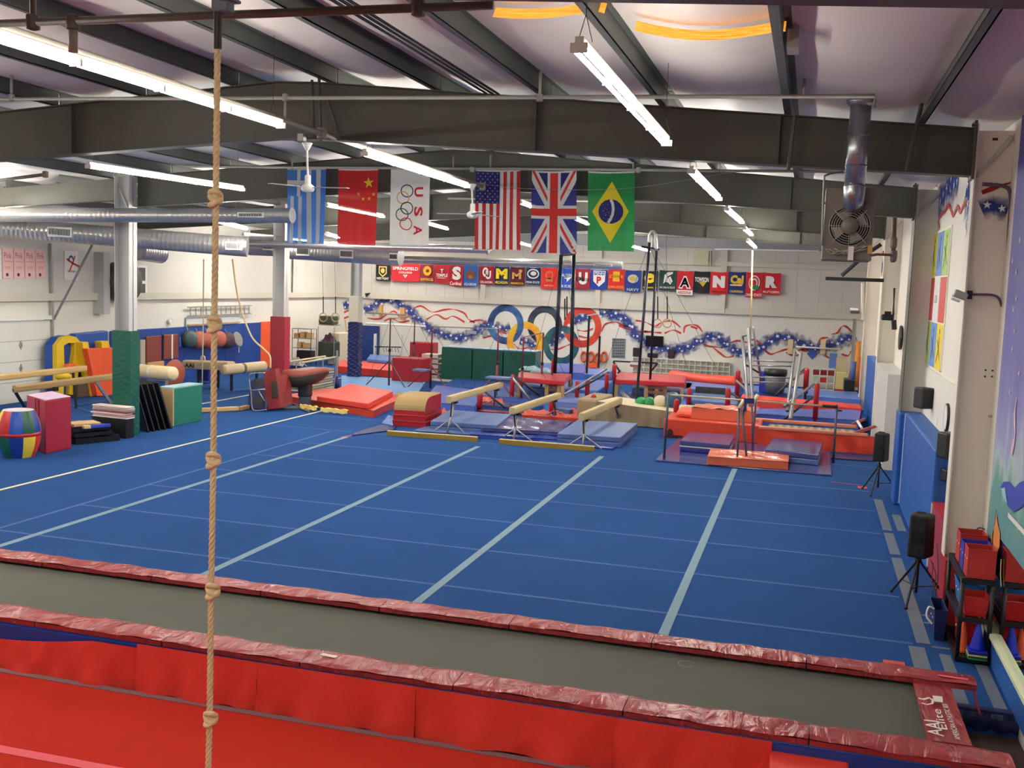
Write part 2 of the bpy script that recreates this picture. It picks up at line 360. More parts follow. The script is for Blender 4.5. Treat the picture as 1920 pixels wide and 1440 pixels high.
FX = [((1085,97),(1250,273),5.43,'twin tube strip light nearest the right side, below the amber skylight'),
 ((1296,325),(1348,376),5.43,'strip light hanging just right of the Brazil flag, second along the right row'),
 ((1362,395),(1391,419),5.43,'strip light third along the right row, above the far banners'),
 ((1396,431),(1409,442),5.43,'strip light fourth along the right row, small in the distance'),
 ((1402,453),(1425,473),5.3,'strip light farthest along the right row, near the back wall'),
 ((-60,62),(527,240),5.6,'long row of bright tubes at upper left behind the rope'),
 ((683,292),(876,352),5.6,'strip light in front of the USA rings flag'),
 ((975,382),(1035,403),5.6,'strip light behind the British flag'),
 ((1078,412),(1102,422),5.6,'strip light showing between the British and Brazilian flags'),
 ((165,315),(455,358),5.45,'long strip light above the round duct at left'),
 ((611,387),(718,408),5.45,'strip light behind the Chinese flag'),
 ((800,421),(838,431),5.45,'dim strip light showing right of the white rings flag'),
 ((970,456),(1000,464),5.3,'small strip light beyond the American flag'),
 ((1183,463),(1217,472),5.25,'small strip light beyond the lower right of the Brazilian flag'),
 ((405,417),(461,431),5.0,'strip light over the side aisle behind the rope'),
 ((612,441),(634,447),5.0,'tiny strip light between the Greek and Chinese flags')]
for a, b, z, lb in FX:
    A = PZ(a[0], a[1], z); B = PZ(b[0], b[1], z)
    if (B-A).length > 5.2 and z < 5.4: B = A+(B-A).normalized()*4.9
    fixture(A, B, lb, 'strip lights', kind='n' if A.y < 9 else ('f' if (A.x < -13 or A.y > 30) else 'm'))
for (x, y) in ((-1.5,-2.5), (-5.6,-2.5), (-10.8,5.5), (-18.3,9), (-18.5,16), (-18.5,31), (-18.3,38)):  # strip lights added beyond the seen ones; the first brightens camera-facing sides
    fixture((x,y,5.1 if x < -15 else 5.45), (x,y+4.8,5.1 if x < -15 else 5.45), 'added strip light outside the view at (%.0f, %.0f)' % (x, y) if False else 'strip light added beyond the seen rows for more light', 'added strip lights', kind='m' if y < 4 else 'f')
# ---------------------------------------------------------------- pipes
def pipe(name, pts, r, label, mt=PIPE_G, cat='pipe', group=None, drops=(), fittings=()):
    t = thing(name, label, cat, Vector(pts[0]), group)
    mk('run', MB().tube(pts, r, 10), mt, t, smooth=True)
    for p in fittings:
        p = Vector(p); mk('fitting', MB().lathe(p-Vector((0,0,r*2)), [(r*.8,0),(r*1.7,.3*r),(r*1.7,3.7*r),(r*.8,4*r)], 10), mt, t)
    for p, q in drops:
        mk('drop', MB().tube([p, q], r*.8, 8), mt, t, smooth=True)
    return t
# high dark pipe across the top left
Yp = 6.3
A = PY(-40, 46, Yp); B = PY(640, 20, Yp); C2 = PY(925, 10, Yp)
p0 = PY(137, 42, Yp); p1 = PY(62, 42, Yp); p2 = PY(785, 14, Yp)
pipe('sprinkler_pipe', [A, B, C2], .028, 'dark dusty sprinkler pipe across the top, nearest the camera', PIPE, group='sprinkler pipes',
     fittings=[p0, p1, p2], drops=[(p1, p1+Vector((0,0,.6))), (p2, p2+Vector((0,0,.5)))])
# main sloping pipe along the row of tubes
za = 5.52
PA, PB, PC, PD = PZ(-60, 30, za+.28), PZ(215, 108, za+.28), PZ(620, 250, za+.28), PZ(905, 350, za+.28)
PB2 = PA+(PD-PA).normalized()*(PB-PA).length; PC2 = PA+(PD-PA).normalized()*(PC-PA).length
pipe('sprinkler_main', [PA, PB2, PC2, PD], .04, 'thick grey sprinkler main running away above the left row of tubes', mat('dusty_pipe', (134,126,116), .6, .1, .15, 8), fittings=[PC2, PD],
     drops=[(PY(137, 46, Yp), PY(137, 98, Yp))])
A = PY(-60, 186, 11.9); B = PY(1640, 180, 11.9)
fit = [PY(x, 183, 11.9) for x in (22, 535, 1012)]
pipe('sprinkler_pipe', [A, B, B+Vector((0,0,-.12))], .024, 'thin grey sprinkler pipe in front of the second rafter, ending by the flue', PIPE_G, group='sprinkler pipes', fittings=fit,
     drops=[(f, f+Vector((0,0,.3))) for f in (PY(22,183,11.9), PY(1012,183,11.9), PY(1507,180,11.9))]+[(PY(535,183,11.9), PY(535,222,11.9))])
A = PY(350, 312, 20.2); B = PY(1610, 322, 20.2)
pipe('sprinkler_pipe', [A, B], .028, 'grey sprinkler pipe from which the six big flags hang', PIPE_G, group='sprinkler pipes', fittings=[PY(885,318,20.2), PY(1197,319,20.2)],
     drops=[(PY(x,318,20.2), PY(x,290,20.2)) for x in (548, 850, 920, 1187)])
A = PY(840, 372, 27.9); B = PY(1340, 381, 27.9)
pipe('sprinkler_pipe', [A, B], .03, 'thin pipe crossing behind the flags below the third rafter', PIPE_G, group='sprinkler pipes')
A = PY(1340, 467, 43.4); B = PY(1535, 470, 43.4)
pipe('sprinkler_pipe', [A, B, B+Vector((0,0,-.1))], .035, 'white pipe along the top of the back wall by the heater', WHITE, group='sprinkler pipes')
A = PZ(-40, 343, 5.5); B = PZ(85, 327, 5.5)
pipe('sprinkler_pipe', [A, B], .03, 'short dark pipe at far left ending above the side aisle', PIPE, group='sprinkler pipes', fittings=[B])
# conduits on the purlins
for k, dx in enumerate((0.0, .09, .17)):
    x = -4.22+dx
    pipe('conduit', [(x,5.9,zr(x)-.03), (x,13.0,zr(x)-.03)], .016, 'conduit %s of the bundle strapped under the purlins left of the rope top' % ('leftmost','middle','rightmost')[k], DKMET, group='conduit bundle')
for k, (a, b) in enumerate((((598,140),(602,265)), ((585,150),(588,240)), ((612,180),(635,250)))):
    pipe('conduit', [PY(a[0],a[1],13.1), PY(b[0],b[1],13.1)], .02, 'conduit dropping down the second rafter web above the Chinese flag, %s' % ('middle one','left one','slanting one')[k], STEEL_P, group='conduits on the second rafter')
t = thing('junction_box', 'small grey junction box under the second rafter beside the fan', 'box', PY(566,258,13.1)); c = PY(566,258,13.1)
mk('body', MB().box(c, (.09,.09,.1)), PIPE_G, t); mk('cover', MB().box(c-Vector((0,.05,0)), (.08,.01,.09)), STEEL_G, t)
# flag braces
for k, (a, b, Y) in enumerate((((1730,185),(1700,320),13.05), ((1490,215),(1478,318),13.0))):
    mk('brace_rod', MB().tube([PY(a[0],a[1],Y), PY(b[0],b[1],Y)], .025, 6), STEEL, label='dark brace rod across the second rafter %s' % ('right of the flue','left of the flue')[k], cat='brace')
# ---------------------------------------------------------------- ducts
def duct(pts, r, label, grilles, group='round ducts', ribs=.12, capend=True):
    A, B = Vector(pts[0]), Vector(pts[-1]); t = thing('air_duct', label, 'duct', (A+B)/2, group)
    L = (B-A).length; d = (B-A).normalized(); n = int(L/ribs); path = []; rad = []
    for k in range(n+1):
        p = A+d*(L*k/n); path += [p-d*.012, p, p+d*.012]; rad += [r, r*1.015, r]
    mk('duct_body', MB().tube(path, rad, 24), DUCT, t, smooth=True)
    if capend: mk('end_cap', MB().tube([B+d*.013, B+d*.03], r*1.02, 24), GALV, t)
    s = d.cross(Vector((0,0,1))).normalized()
    if s.y > 0: s = -s
    for g, w, h in grilles:
        c = A+d*(L*g)+s*(r*.93); ang = math.atan2(d.y, d.x)
        f = MB().box(c, (w,.05,h), ang); q = mk('grille', f, WHITE, t)
        sl = MB(); ns = 14
        for k in range(ns): sl.box(c+s*.03+d*(w*.88*((k+.5)/ns-.5)), (w*.03,.012,h*.62), ang)
        mk('grille_slot', sl, BLACK, q, kind='stuff')
    return t
duct([PY(-80,403,19.6), PY(546,404,19.6)], .155, 'horizontal silver duct with a capped end beside the Greek flag', [(.90,.62,.1)])
duct([PY(-6,426,22.6), PY(462,463,25.0)], .265, 'large silver duct sloping behind the first green padded column', [(.26,.62,.26),(.955,.45,.22)])
duct([PY(300,452,27.9), PY(915,468,27.9)], .11, 'long thin dark blue duct passing beneath the left flags', [(.985,.6,.05)])
duct([PY(640,484,37.5), PY(1166,498,37.5)], .15, 'pale round duct in front of the college banners', [(.94,.7,.08)])
duct([PY(470,460,30.5), PY(530,462,30.5)], .33, 'short fat silver duct ending at the red padded column', [(.7,.4,.3)])
duct([PY(545,470,33), PY(750,482,33)], .3, 'silver duct piece between the red and navy padded columns', [(.15,.5,.3),(.55,.5,.3),(.97,.3,.25)], capend=True)
duct([PX(260,470,-20.2), PX(300,476,-20.2)], .3, 'stubby grey duct elbow near the left wall behind the big duct', [])
# ---------------------------------------------------------------- climbing rope (twisted strands, knots)
RX = PY(402, 700, 5.5)
def ropepath():
    pts = []
    for (x, y) in ((408,92),(405,360),(401,700),(400,860),(396,1100),(393,1340),(389,1500),(386,1700)): pts.append(PY(x,y,5.5))
    return smoothpath(pts, 30)
RP = ropepath(); t = thing('climbing_rope', 'thick knotted hemp climbing rope hanging in the foreground', 'rope', RP[-1])
core = MB()
def strand(phase):
    pts = []; s = 0
    for i, p in enumerate(RP):
        pass
    total = [0]
    for a, b in zip(RP, RP[1:]): total.append(total[-1]+(b-a).length)
    n = 520; L = total[-1]; j = 0
    for k in range(n+1):
        q = L*k/n
        while j < len(total)-2 and total[j+1] < q: j += 1
        u = (q-total[j])/max(1e-6, total[j+1]-total[j]); c = RP[j].lerp(RP[j+1], u)
        a = phase-2*PI*q/.115; pts.append(c+Vector((math.cos(a), math.sin(a), 0))*.0095)
    return pts
for k in range(3): mk('rope_strand', MB().tube(strand(2*PI*k/3), .0115, 8), ROPE, t, smooth=True)
for (x, y) in ((404,372),(402,608),(400,862),(399,1107),(395,1346)):
    c = PY(x, y, 5.5); kn = MB()
    for q in range(3):
        ph = random.random()*6; pts = []
        for i in range(25):
            a = 2*PI*i/24; tl = [(.4,.5),(-.6,.3),(.1,-.6)][q]
            pts.append(c+Vector((math.cos(a)*.031, math.sin(a)*.031, math.cos(a)*tl[0]*.034+math.sin(a)*tl[1]*.034+(q-1)*.021)))
        kn.tube(pts[:-1], .0165, 8, closed=True)
    kn.lathe(c-Vector((0,0,.03)), [(.012,-.012),(.026,.005),(.03,.03),(.026,.055),(.012,.07)], 10)
    mk('knot', kn, ROPE, t, smooth=True)
top = PY(408, 92, 5.5); mk('sleeve', MB().tube([top-Vector((0,0,.0)), PY(409,18,5.5)], .024, 12), BLACK, t)
cl = PY(418, 12, 5.5); mk('beam_clamp', MB().box(cl, (.11,.08,.07)).box(cl+Vector((.05,0,.03)), (.09,.1,.02)).box(cl+Vector((-.02,0,.12)), (.03,.03,.25)), mat('blue_grey_clamp', (92,100,112), .5), t, bevel=.008)
# ---------------------------------------------------------------- flags
def flagmat(name, col):
    if name in _M: return _M[name]
    m = mat(name, col, .75, 0, .04, 3); nt = m.node_tree; N = nt.nodes; L = nt.links
    b = N['Principled BSDF']; tr = N.new('ShaderNodeBsdfTransparent'); tl = N.new('ShaderNodeBsdfTranslucent'); tl.inputs['Color'].default_value = rgb(col)
    m1 = N.new('ShaderNodeMixShader'); m1.inputs[0].default_value = .3; m2 = N.new('ShaderNodeMixShader'); m2.inputs[0].default_value = .05
    L.new(b.outputs[0], m1.inputs[1]); L.new(tl.outputs[0], m1.inputs[2]); L.new(m1.outputs[0], m2.inputs[1]); L.new(tr.outputs[0], m2.inputs[2]); L.new(m2.outputs[0], N['Material Output'].inputs['Surface'])
    return m
FYB = 20.25
F_BLUE = flagmat('greek_blue_nylon', (66,128,214)); F_WHT = flagmat('white_nylon', (226,224,218)); F_RED = flagmat('red_nylon', (196,28,34)); F_NAVY = flagmat('navy_nylon', (30,36,118))
F_GRN = flagmat('green_nylon', (24,132,66)); F_YEL = flagmat('yellow_nylon', (240,208,40)); F_BLK = flagmat('black_nylon', (24,24,28)); F_ORR = flagmat('orange_red_nylon', (214,46,40)); F_GR2 = flagmat('dark_green_nylon', (16,92,66)); F_GLD = flagmat('gold_nylon', (206,164,60))
class Flag:
    def __init__(s, x0, x1, y0, y1, seed, label):
        s.A = PY(x0, y0, FYB); s.B = PY(x1, y0, FYB); s.C = PY((x0+x1)/2-2, y1, FYB); s.W = s.B.x-s.A.x; s.H = s.A.z-s.C.z; s.sd = seed; s.lean = (s.C.x-(s.A.x+s.B.x)/2)
        s.t = thing('flag', label, 'flag', s.A+Vector((s.W/2,0,0)), 'national flags on the pipe')
    def P(s, u, v, o=0):                          # u across 0..1, v down 0..1
        a = s.A.lerp(s.B, u); sg = .035*math.sin(PI*u)*(1-v)*1.0
        w = .035*math.sin(7*u+s.sd+2.2*v)*(.35+v*.8)+.012*math.sin(17*u+s.sd*2+v)*v
        taper = 1-.05*v*math.sin(s.sd)
        x = s.A.x+s.W*(.5+(u-.5)*taper)+s.lean*v
        return Vector((x, FYB+w-o, a.z-s.H*v-sg*.4))
    def poly(s, pts, mt, o=.004, name='pattern', sub=4):
        # subdivide a convex polygon as a fan grid for following the folds
        m = MB(); n = len(pts); cu = sum(p[0] for p in pts)/n; cv = sum(p[1] for p in pts)/n
        for i in range(n):
            a, b = pts[i], pts[(i+1)%n]; k = 12 if n < 6 else 6
            def q(r, f): return s.P(cu+(a[0]+(b[0]-a[0])*f-cu)*r, cv+(a[1]+(b[1]-a[1])*f-cv)*r, o)
            for r in range(k):
                for f in range(k):
                    m.quad(q(r/k,f/k), q((r+1)/k,f/k), q((r+1)/k,(f+1)/k), q(r/k,(f+1)/k))
        return mk(name, m, mt, s.t, smooth=True)
    def rects(s, rs, mt, o=.004, name='pattern'):
        m = MB()
        for u0, u1, v0, v1 in rs:
            nu = max(1, int((u1-u0)*48)); nv = max(1, int((v1-v0)*40))
            m.grid(lambda a, b: s.P(u0+(u1-u0)*a, v0+(v1-v0)*b, o), nu, nv)
        return mk(name, m, mt, s.t, smooth=True)
    def strip(s, pts, w, mt, o=.004, name='pattern'):
        m = MB(); k = 24; J = 5
        for (a, b) in zip(pts, pts[1:]):
            du, dv = (b[0]-a[0])*s.W, (b[1]-a[1])*s.H; l = math.hypot(du, dv); nu, nv = -dv/l*w/2/s.W, du/l*w/2/s.H
            for i in range(k):
                f, g = i/k, (i+1)/k
                def c(f, sg): return s.P(min(1,max(0,a[0]+(b[0]-a[0])*f+nu*sg)), min(1,max(0,a[1]+(b[1]-a[1])*f+nv*sg)), o)
                [m.quad(c(f,1-2*j/J), c(g,1-2*j/J), c(g,1-2*(j+1)/J), c(f,1-2*(j+1)/J)) for j in range(J)]
        return mk(name, m, mt, s.t, smooth=True)
    def curve(s, pts, w, mt, o=.006, name='pattern'):
        m = MB(); P = [s.P(u, v, o) for u, v in pts]; band(m, P, w, (0,1,0)); return mk(name, m, mt, s.t)
    def stars(s, L, mt, o=.007, name='star'):
        for u, v, r, rot in L:
            m = MB(); c = s.P(u, v, o); star(m, c, (1,0,0), (0,0,1), r, rot=rot); mk(name, m, mt, s.t)
    def cloth(s, mt): mk('cloth', MB().grid(lambda u, v: s.P(u, v), 48, 40), mt, s.t, smooth=True); mk('header_tape', MB().grid(lambda u, v: s.P(u, v*.02, .003), 24, 1), F_WHT, s.t)
# Greece
f = Flag(538, 611, 315, 457, 1, 'blue and white Greek flag hung vertically, leftmost of the six'); f.cloth(F_BLUE)
f.rects([(.27,.36,.02,.37),(0,.6,.16,.22),(.27,.36,.37,.37001)], F_WHT, name='white_cross')
f.rects([(.09,.19,.37,1),(.31,.41,.37,1),(.53,.64,.02,1),(.76,.87,.02,1)], F_WHT, name='white_stripes')
# China
f = Flag(634, 709, 316, 460, 2, 'red Chinese flag with yellow stars'); f.cloth(F_RED)
f.stars([(.77,.18,.125,.1)], F_YEL, name='large_star'); f.stars([(.52,.325,.045,.3),(.63,.39,.045,0),(.79,.385,.045,.2),(.90,.33,.045,.1)], F_YEL, name='small_star')
# USA rings
f = Flag(733, 807, 315, 460, 3, 'white flag with five linked rings and letters USA'); f.cloth(F_WHT)
for (u, v, mt) in ((.42,.29,F_NAVY),(.32,.38,F_GLD),(.42,.515,F_BLK),(.30,.60,F_GR2),(.40,.72,F_RED)):
    m = MB(); vs = []; o_ = {.29:.007,.38:.010,.515:.013,.60:.016,.72:.019}[v]
    for k in range(37):
        a = 2*PI*k/36
        for r_ in (.135, .113): vs.append(f.P(u+math.cos(a)*r_/f.W, v+math.sin(a)*r_/f.H, o_))
    m.add(vs, [(2*k,2*k+2,2*k+3,2*k+1) for k in range(36)]); mk('ring', m, mt, f.t)
for (v, ch) in ((.30,'U'),(.555,'S'),(.80,'A')):
    m = MB(); tv, tf = text_mesh(ch, .03); m.add([f.P(.60+.23*q.y, v-.06+.125*q.x, .012) for q in tv], tf); mk('lettering', m, F_RED, f.t)
# USA
f = Flag(893, 976, 318, 468, 4, 'American flag with stars and stripes'); f.cloth(F_WHT)
f.rects([(k/13, (k+1)/13, .02, 1) for k in range(0,13,2)], F_RED, name='red_stripes')
f.rects([(.0,7/13,.02,.42)], F_NAVY, .006, 'canton')
m = MB()
for r in range(11):
    for q in range(5 if r%2 == 0 else 4):
        star(m, f.P(.055+.107*q+(0 if r%2 == 0 else .053), .045+.036*r, .009), (1,0,0), (0,0,1), .017)
mk('stars', m, F_WHT, f.t)
# UK
f = Flag(998, 1081, 320, 475, 5, 'British flag with red and white crosses'); f.cloth(F_NAVY)
f.strip([(0,0),(1,1)], .2, F_WHT, .003, 'white_diagonal'); f.strip([(1,0),(0,1)], .2, F_WHT, .0035, 'white_diagonal')
f.strip([(.03,0),(.47,.47)], .05, F_ORR, .005, 'red_diagonal'); f.strip([(.97,0),(.53,.47)], .05, F_ORR, .005, 'red_diagonal'); f.strip([(.53,.53),(.97,1)], .05, F_ORR, .005, 'red_diagonal'); f.strip([(.47,.53),(.03,1)], .05, F_ORR, .005, 'red_diagonal')
f.rects([(.35,.65,.02,1),(0,1,.42,.58)], F_WHT, .006, 'white_cross'); f.rects([(.41,.59,.02,1),(0,1,.455,.545)], F_ORR, .008, 'red_cross')
# Brazil
f = Flag(1103, 1190, 321, 471, 6, 'green Brazilian flag with yellow diamond, rightmost of the six'); f.cloth(F_GRN)
f.poly([(.52,.12),(.88,.50),(.5,.90),(.09,.50)], F_YEL, .004, 'diamond')
f.poly([(.5+.27*math.cos(a), .5+.155*math.sin(a)) for a in [2*PI*k/18 for k in range(18)]], F_NAVY, .007, 'globe')
f.curve([(.50,.35),(.545,.40),(.56,.47),(.545,.54),(.50,.60),(.45,.645)], .055, F_WHT, .018, 'globe_band')
random.seed(3); f.stars([(.5-.2*random.random(), .40+.2*random.random(), .009, random.random()) for _ in range(16)], F_WHT, .014)
mk('flag_wire', MB().tube(smoothpath([PY(880,340,20.0), PY(960,352,20.0), PY(1080,356,20.0), PY(1190,352,20.0), PY(1330,330,20.0), PY(1400,318,20.0)], 6), .004, 5), PIPE_G, label='thin sagging wire looping across the front of the right three flags', cat='wire')
# ---------------------------------------------------------------- ceiling fans
def fan(c, top, r, label, blades=3, rot=.1):
    t = thing('ceiling_fan', label, 'fan', c, 'ceiling fans'); c = Vector(c)
    mk('canopy', MB().lathe(Vector(top)-Vector((0,0,.12)), [(.03,0),(.06,.06),(.09,.12)], 12), WHITE, t, smooth=True)
    mk('down_rod', MB().tube([Vector(top)-Vector((0,0,.1)), c+Vector((0,0,.12))], .018, 8), WHITE, t)
    mk('motor', MB().lathe(c-Vector((0,0,.03)), [(.02,-.05),(.09,-.03),(.11,0),(.11,.05),(.05,.1),(.05,.22),(.03,.24)], 16), WHITE, t, smooth=True)
    for k in range(blades):
        a = rot+2*PI*k/blades; d = Vector((math.cos(a), math.sin(a), 0)); s = Vector((-math.sin(a), math.cos(a), 0))
        b = MB().ext([c+d*.1+s*.04, c+d*r*.4+s*.07, c+d*r+s*.055, c+d*r-s*.055, c+d*r*.4-s*.07, c+d*.1-s*.04], (0,0,.008))
        mk('blade', b, mat('grey_fan_blade', (176,176,178), .5), t)
Y = 15.5; fan(PY(577,352,Y), PY(576,268,Y), .72, 'white ceiling fan in front of the Greek and Chinese flags', rot=.02)
Y = 19.0; fan(PY(886,402,Y), PY(885,345,Y), .72, 'white ceiling fan just left of the American flag', rot=PI)
# ================================================================ FLOOR COVERINGS
t = thing('spring_floor', 'large blue carpeted exercise floor filling the middle of the hall', 'floor mat', (-9, 27, ZB))
mk('carpet', MB().bb(XL+.01, 1.775, 10.38, YB-.25, ZB, 0).bb(1.775, XR-.005, 10.38, 13.25, ZB, 0).bb(1.775, XR-.005, 13.3, YB-.25, ZB, 0), BLUE_CARPET, t)
TAPE_W = mat('white_floor_tape', (116,144,160), .8, 0, .1, 8); TAPE_G = mat('grey_hook_tape', (98,108,122), .9, 0, .18, 14); SEAM = mat('carpet_seam_tape', (56,88,142), .85, 0, .1, 6); TAPE_Y = mat('cream_floor_tape', (224,216,178), .8, 0, .05, 6)
def tape(name, a, b, w, mt, z=.004, par=None, lab=None):
    A, B = Vector((a[0],a[1],0)), Vector((b[0],b[1],0)); d = (B-A).normalized(); s = Vector((-d.y, d.x, 0))*w/2
    m = MB().pr([(A-s)[:2], (B-s)[:2], (B+s)[:2], (A+s)[:2]], .0005, z); o = mk(name, m, mt, par or t)
    if lab: o['label'] = lab
    return o
X4 = [-1.37, -4.36, -7.31, -10.6]
for x, ye in zip(X4, (22.7, 22.85, 22.8, 22.6)): tape('white_tape', (x,10.4), (x,ye), .115, TAPE_W, .005, lab='long pale tape line running away from camera')
SY = [12.15, 14.0, 15.82, 17.65, 19.45, 21.35]
for y in SY: tape('carpet_seam', (-11.3,y), (1.35,y), .06, SEAM, .003, lab='faint pale seam across the blue carpet')
tape('carpet_seam', (-11.33,10.4), (-11.33,23.2), .07, SEAM, .003)
tape('cream_tape', (-13.25,10.4), (-13.25,30.5), .075, TAPE_Y, .006, lab='cream line down the left of the floor')
tape('cream_tape', (-16.9,22), (-16.9,36), .07, TAPE_Y, .006)
for a, b in (((-13.2,23.4),(-4.8,23.35)), ((-13.0,25.6),(-10.4,25.6)), ((-21,24.8),(-16.3,21.9)), ((-20.5,30),(-14,30.1)), ((-20.9,33.5),(-15.8,33.6)), ((-19.6,20),(-19.6,35)), ((-17.9,15.6),(-17.9,35)), ((-4.6,24.5),(-3.1,24.5)), ((-5.0,26),(-3.0,26)),
             ((.35,24.4),(2,24.4)),((-.2,26.0),(1.9,26.0))):
    tape('carpet_seam', a, b, .055, SEAM, .003)
for y0, y1 in ((12.2,16.1), (16.3,17.75), (17.95,20.6), (10.5,12.05)): tape('grey_tape', (1.47 if y0 > 12.1 else 1.38, y0), (1.47 if y0 > 12.1 else 1.38, y1), .15 if y0 > 12.1 else .17, TAPE_G, .006, lab='worn grey tape along the right edge')
tape('grey_tape', (1.70,18.0), (1.70,19.3), .14, TAPE_G, .006); tape('grey_tape', (1.66,10.4), (1.66,11.9), .12, TAPE_G, .007); tape('grey_tape', (2.0,10.4), (2.0,11.7), .12, TAPE_G, .007)
for y in (12.12, 13.0, 13.3): tape('grey_tape', (1.55,y), (1.74,y), .05, TAPE_G, .005)
tape('red_tape', (.62,22.1), (1.22,22.0), .03, mat('red_floor_tape', (204,72,60), .8), .005); tape('red_tape', (1.15,21.75), (1.33,21.75), .22, mat('red_floor_tape', (204,72,60)), .005)
a = PZ(640,820); b = PZ(662,816); tape('red_tape', a, b, .06, mat('red_floor_tape', (204,72,60)), .007)
a = PZ(1675,1246); tape('red_tape', (a.x-.1,a.y), (a.x+.12,a.y), .2, mat('red_floor_tape', (204,72,60)), .007)
e = MB().grid(lambda u, v: Vector((1.58+(XR-.01-1.58)*u, 10.38-.03*math.sin(PI*v)-.012*math.sin(u*19), .02-.22*v)), 16, 6)
mk('vinyl_edge', e.bb(1.58, XR-.02, 10.36, 10.46, -.005, .018), NAVY, t, smooth=False)
# raised trench beside vault mat is just darker mats
# red runway floor in front
r = mk('tumbling_runway', MB().bb(-16, 1.62, 1.2, 8.24, ZB, ZB+.045), RED_CARPET, label='red carpeted tumbling floor in the foreground below the trampoline', cat='floor mat')
A = PZ(-30,1399,ZB+.045); B = PZ(200,1442,ZB+.045)
d = (B-A).normalized(); A = A-d*1.0; B = B+d*.6; s = Vector((-d.y,d.x,0))*.055
mk('pink_tape', MB().pr([(A-s)[:2],(B-s)[:2],(B+s)[:2],(A+s)[:2]], ZB+.046, ZB+.05), mat('pink_tape', (214,84,96), .8), r)
mk('grey_edge', MB().bb(-16, 1.6, 8.19, 8.27, ZB+.046, ZB+.052), mat('grey_strip', (120,88,96), .9), r)
# ---------------------------------------------------------------- tumble trampoline
t = thing('tumble_trampoline', 'long grey tumbling trampoline with maroon edge pads across the foreground', 'trampoline', (-6, 9.3, ZB))
BED = mat('grey_trampoline_bed', (86,87,80), .75, 0, .14, .9, .2, 220, spec=.25)
mk('bed', MB().grid(lambda u, v: Vector((-15.5+(16.88+.0*v)*u, 8.66+1.62*v, .245-.03*math.sin(PI*v))), 60, 8), BED, t, smooth=True)
PADM = bpy.data.materials.new('maroon_edge_vinyl'); PADM.use_nodes = True; _M['maroon_edge_vinyl'] = PADM
nt = PADM.node_tree; N = nt.nodes; L = nt.links; b = N['Principled BSDF']; b.inputs['Roughness'].default_value = .26
b.inputs['Base Color'].default_value = rgb((168,56,62))
tc = N.new('ShaderNodeTexCoord'); mp = N.new('ShaderNodeMapping'); mp.inputs['Rotation'].default_value = (0,0,.5); mp.inputs['Scale'].default_value = (2.2,.8,1); w = N.new('ShaderNodeTexNoise'); w.inputs['Scale'].default_value = 2.6; w.inputs['Detail'].default_value = 4; w.inputs['Distortion'].default_value = 1.1
bp = N.new('ShaderNodeBump'); bp.inputs['Strength'].default_value = .75; bp.inputs['Distance'].default_value = .05
L.new(tc.outputs['Object'], mp.inputs['Vector']); L.new(mp.outputs['Vector'], w.inputs['Vector']); L.new(w.outputs['Fac'], bp.inputs['Height']); L.new(bp.outputs['Normal'], b.inputs['Normal'])
rp = N.new('ShaderNodeValToRGB'); rp.color_ramp.elements[0].color = rgb((138,40,46)); rp.color_ramp.elements[1].color = rgb((160,58,60)); L.new(w.outputs['Fac'], rp.inputs['Fac']); L.new(rp.outputs['Color'], b.inputs['Base Color'])
def edgepad(x0, x1, y0, y1, z0, z1, tilt=0):
    m = MB()
    def f(u, v):
        x = x0+(x1-x0)*u; y = y0+(y1-y0)*v
        return Vector((x, y, z1+tilt*(v-.5)-.012*((2*v-1)**6)+.006*math.sin(x*5+v*3)+.005*math.sin(x*13-v*5)))
    m.grid(f, max(4, int((x1-x0)*8)), 6)
    m.bb(x0+.003, x1-.003, y0+.004, y1-.004, z0, z1-.02)
    return mk('edge_pad', m, PADM, t, smooth=False)
near = [PZ(x, y, .33).x for x, y in ((98,1150),(330,1186),(592,1218),(872,1258),(1180,1305),(1517,1355))]
xs = [-15.5, -13.2, -11.2, -9.3]+near
for a, b in zip(xs, xs[1:]+[1.75]): edgepad(a+.004, b-.004, 8.38, 8.72, .27, .335, .0)
far = [PZ(x, y, .33).x for x, y in ((72,1055),(277,1083),(487,1108),(720,1130),(962,1160),(1226,1195),(1512,1238))]
xs = [-15.5, -13.9, -12.0, -10.6]+far
for a, b in zip(xs, xs[1:]+[1.72]): edgepad(a+.004, b-.004, 10.14, 10.44, .27, .335, .0)
e = MB().ext([PZ(1711,1281,.27), PZ(1780,1287,.26), PZ(1823,1403,.30), PZ(1739,1391,.30)], (0,0,.02)); ep = mk('end_panel', e, MAROON if False else PADM, t)
# printed marks on the end panel
pw = mat('white_print', (222,214,206), .6); ux = (PZ(1757,1372,.3)-PZ(1747,1300,.3)); 
def ep_p(x, y): return PZ(x, y, .335)
mm = MB(); mm.add([ep_p(1748,1304), ep_p(1767,1306), ep_p(1768,1317), ep_p(1752,1315)], [(3,2,1,0)])
band(mm, [ep_p(1722,1309), ep_p(1732,1311), ep_p(1742,1308), ep_p(1748,1312)], .03, (0,0,1)); band(mm, [ep_p(1728,1318), ep_p(1738,1321), ep_p(1748,1319), ep_p(1750,1310)], .02, (0,0,1))
text(mm, 'AAI', ep_p(1770,1381), ep_p(1760,1352)-ep_p(1770,1381), Vector((-.12,-.01,0)), bold=.01)
text(mm, 'Elite', ep_p(1777,1368), ep_p(1763,1330)-ep_p(1777,1368), Vector((-.07,-.01,0)))
text(mm, 'AMERICAN ATHLETIC 800', ep_p(1802,1387), ep_p(1776,1320)-ep_p(1802,1387), Vector((-.045,-.005,0)))
mk('printed_marks', mm, pw, ep)
m = MB(); m.tube([(-15.5,8.42,.24),(1.6,8.42,.24)], .03, 8).tube([(-15.5,10.4,.24),(1.62,10.4,.24)], .03, 8).bb(-15.5, 1.6, 8.36, 8.41, .1, .25)
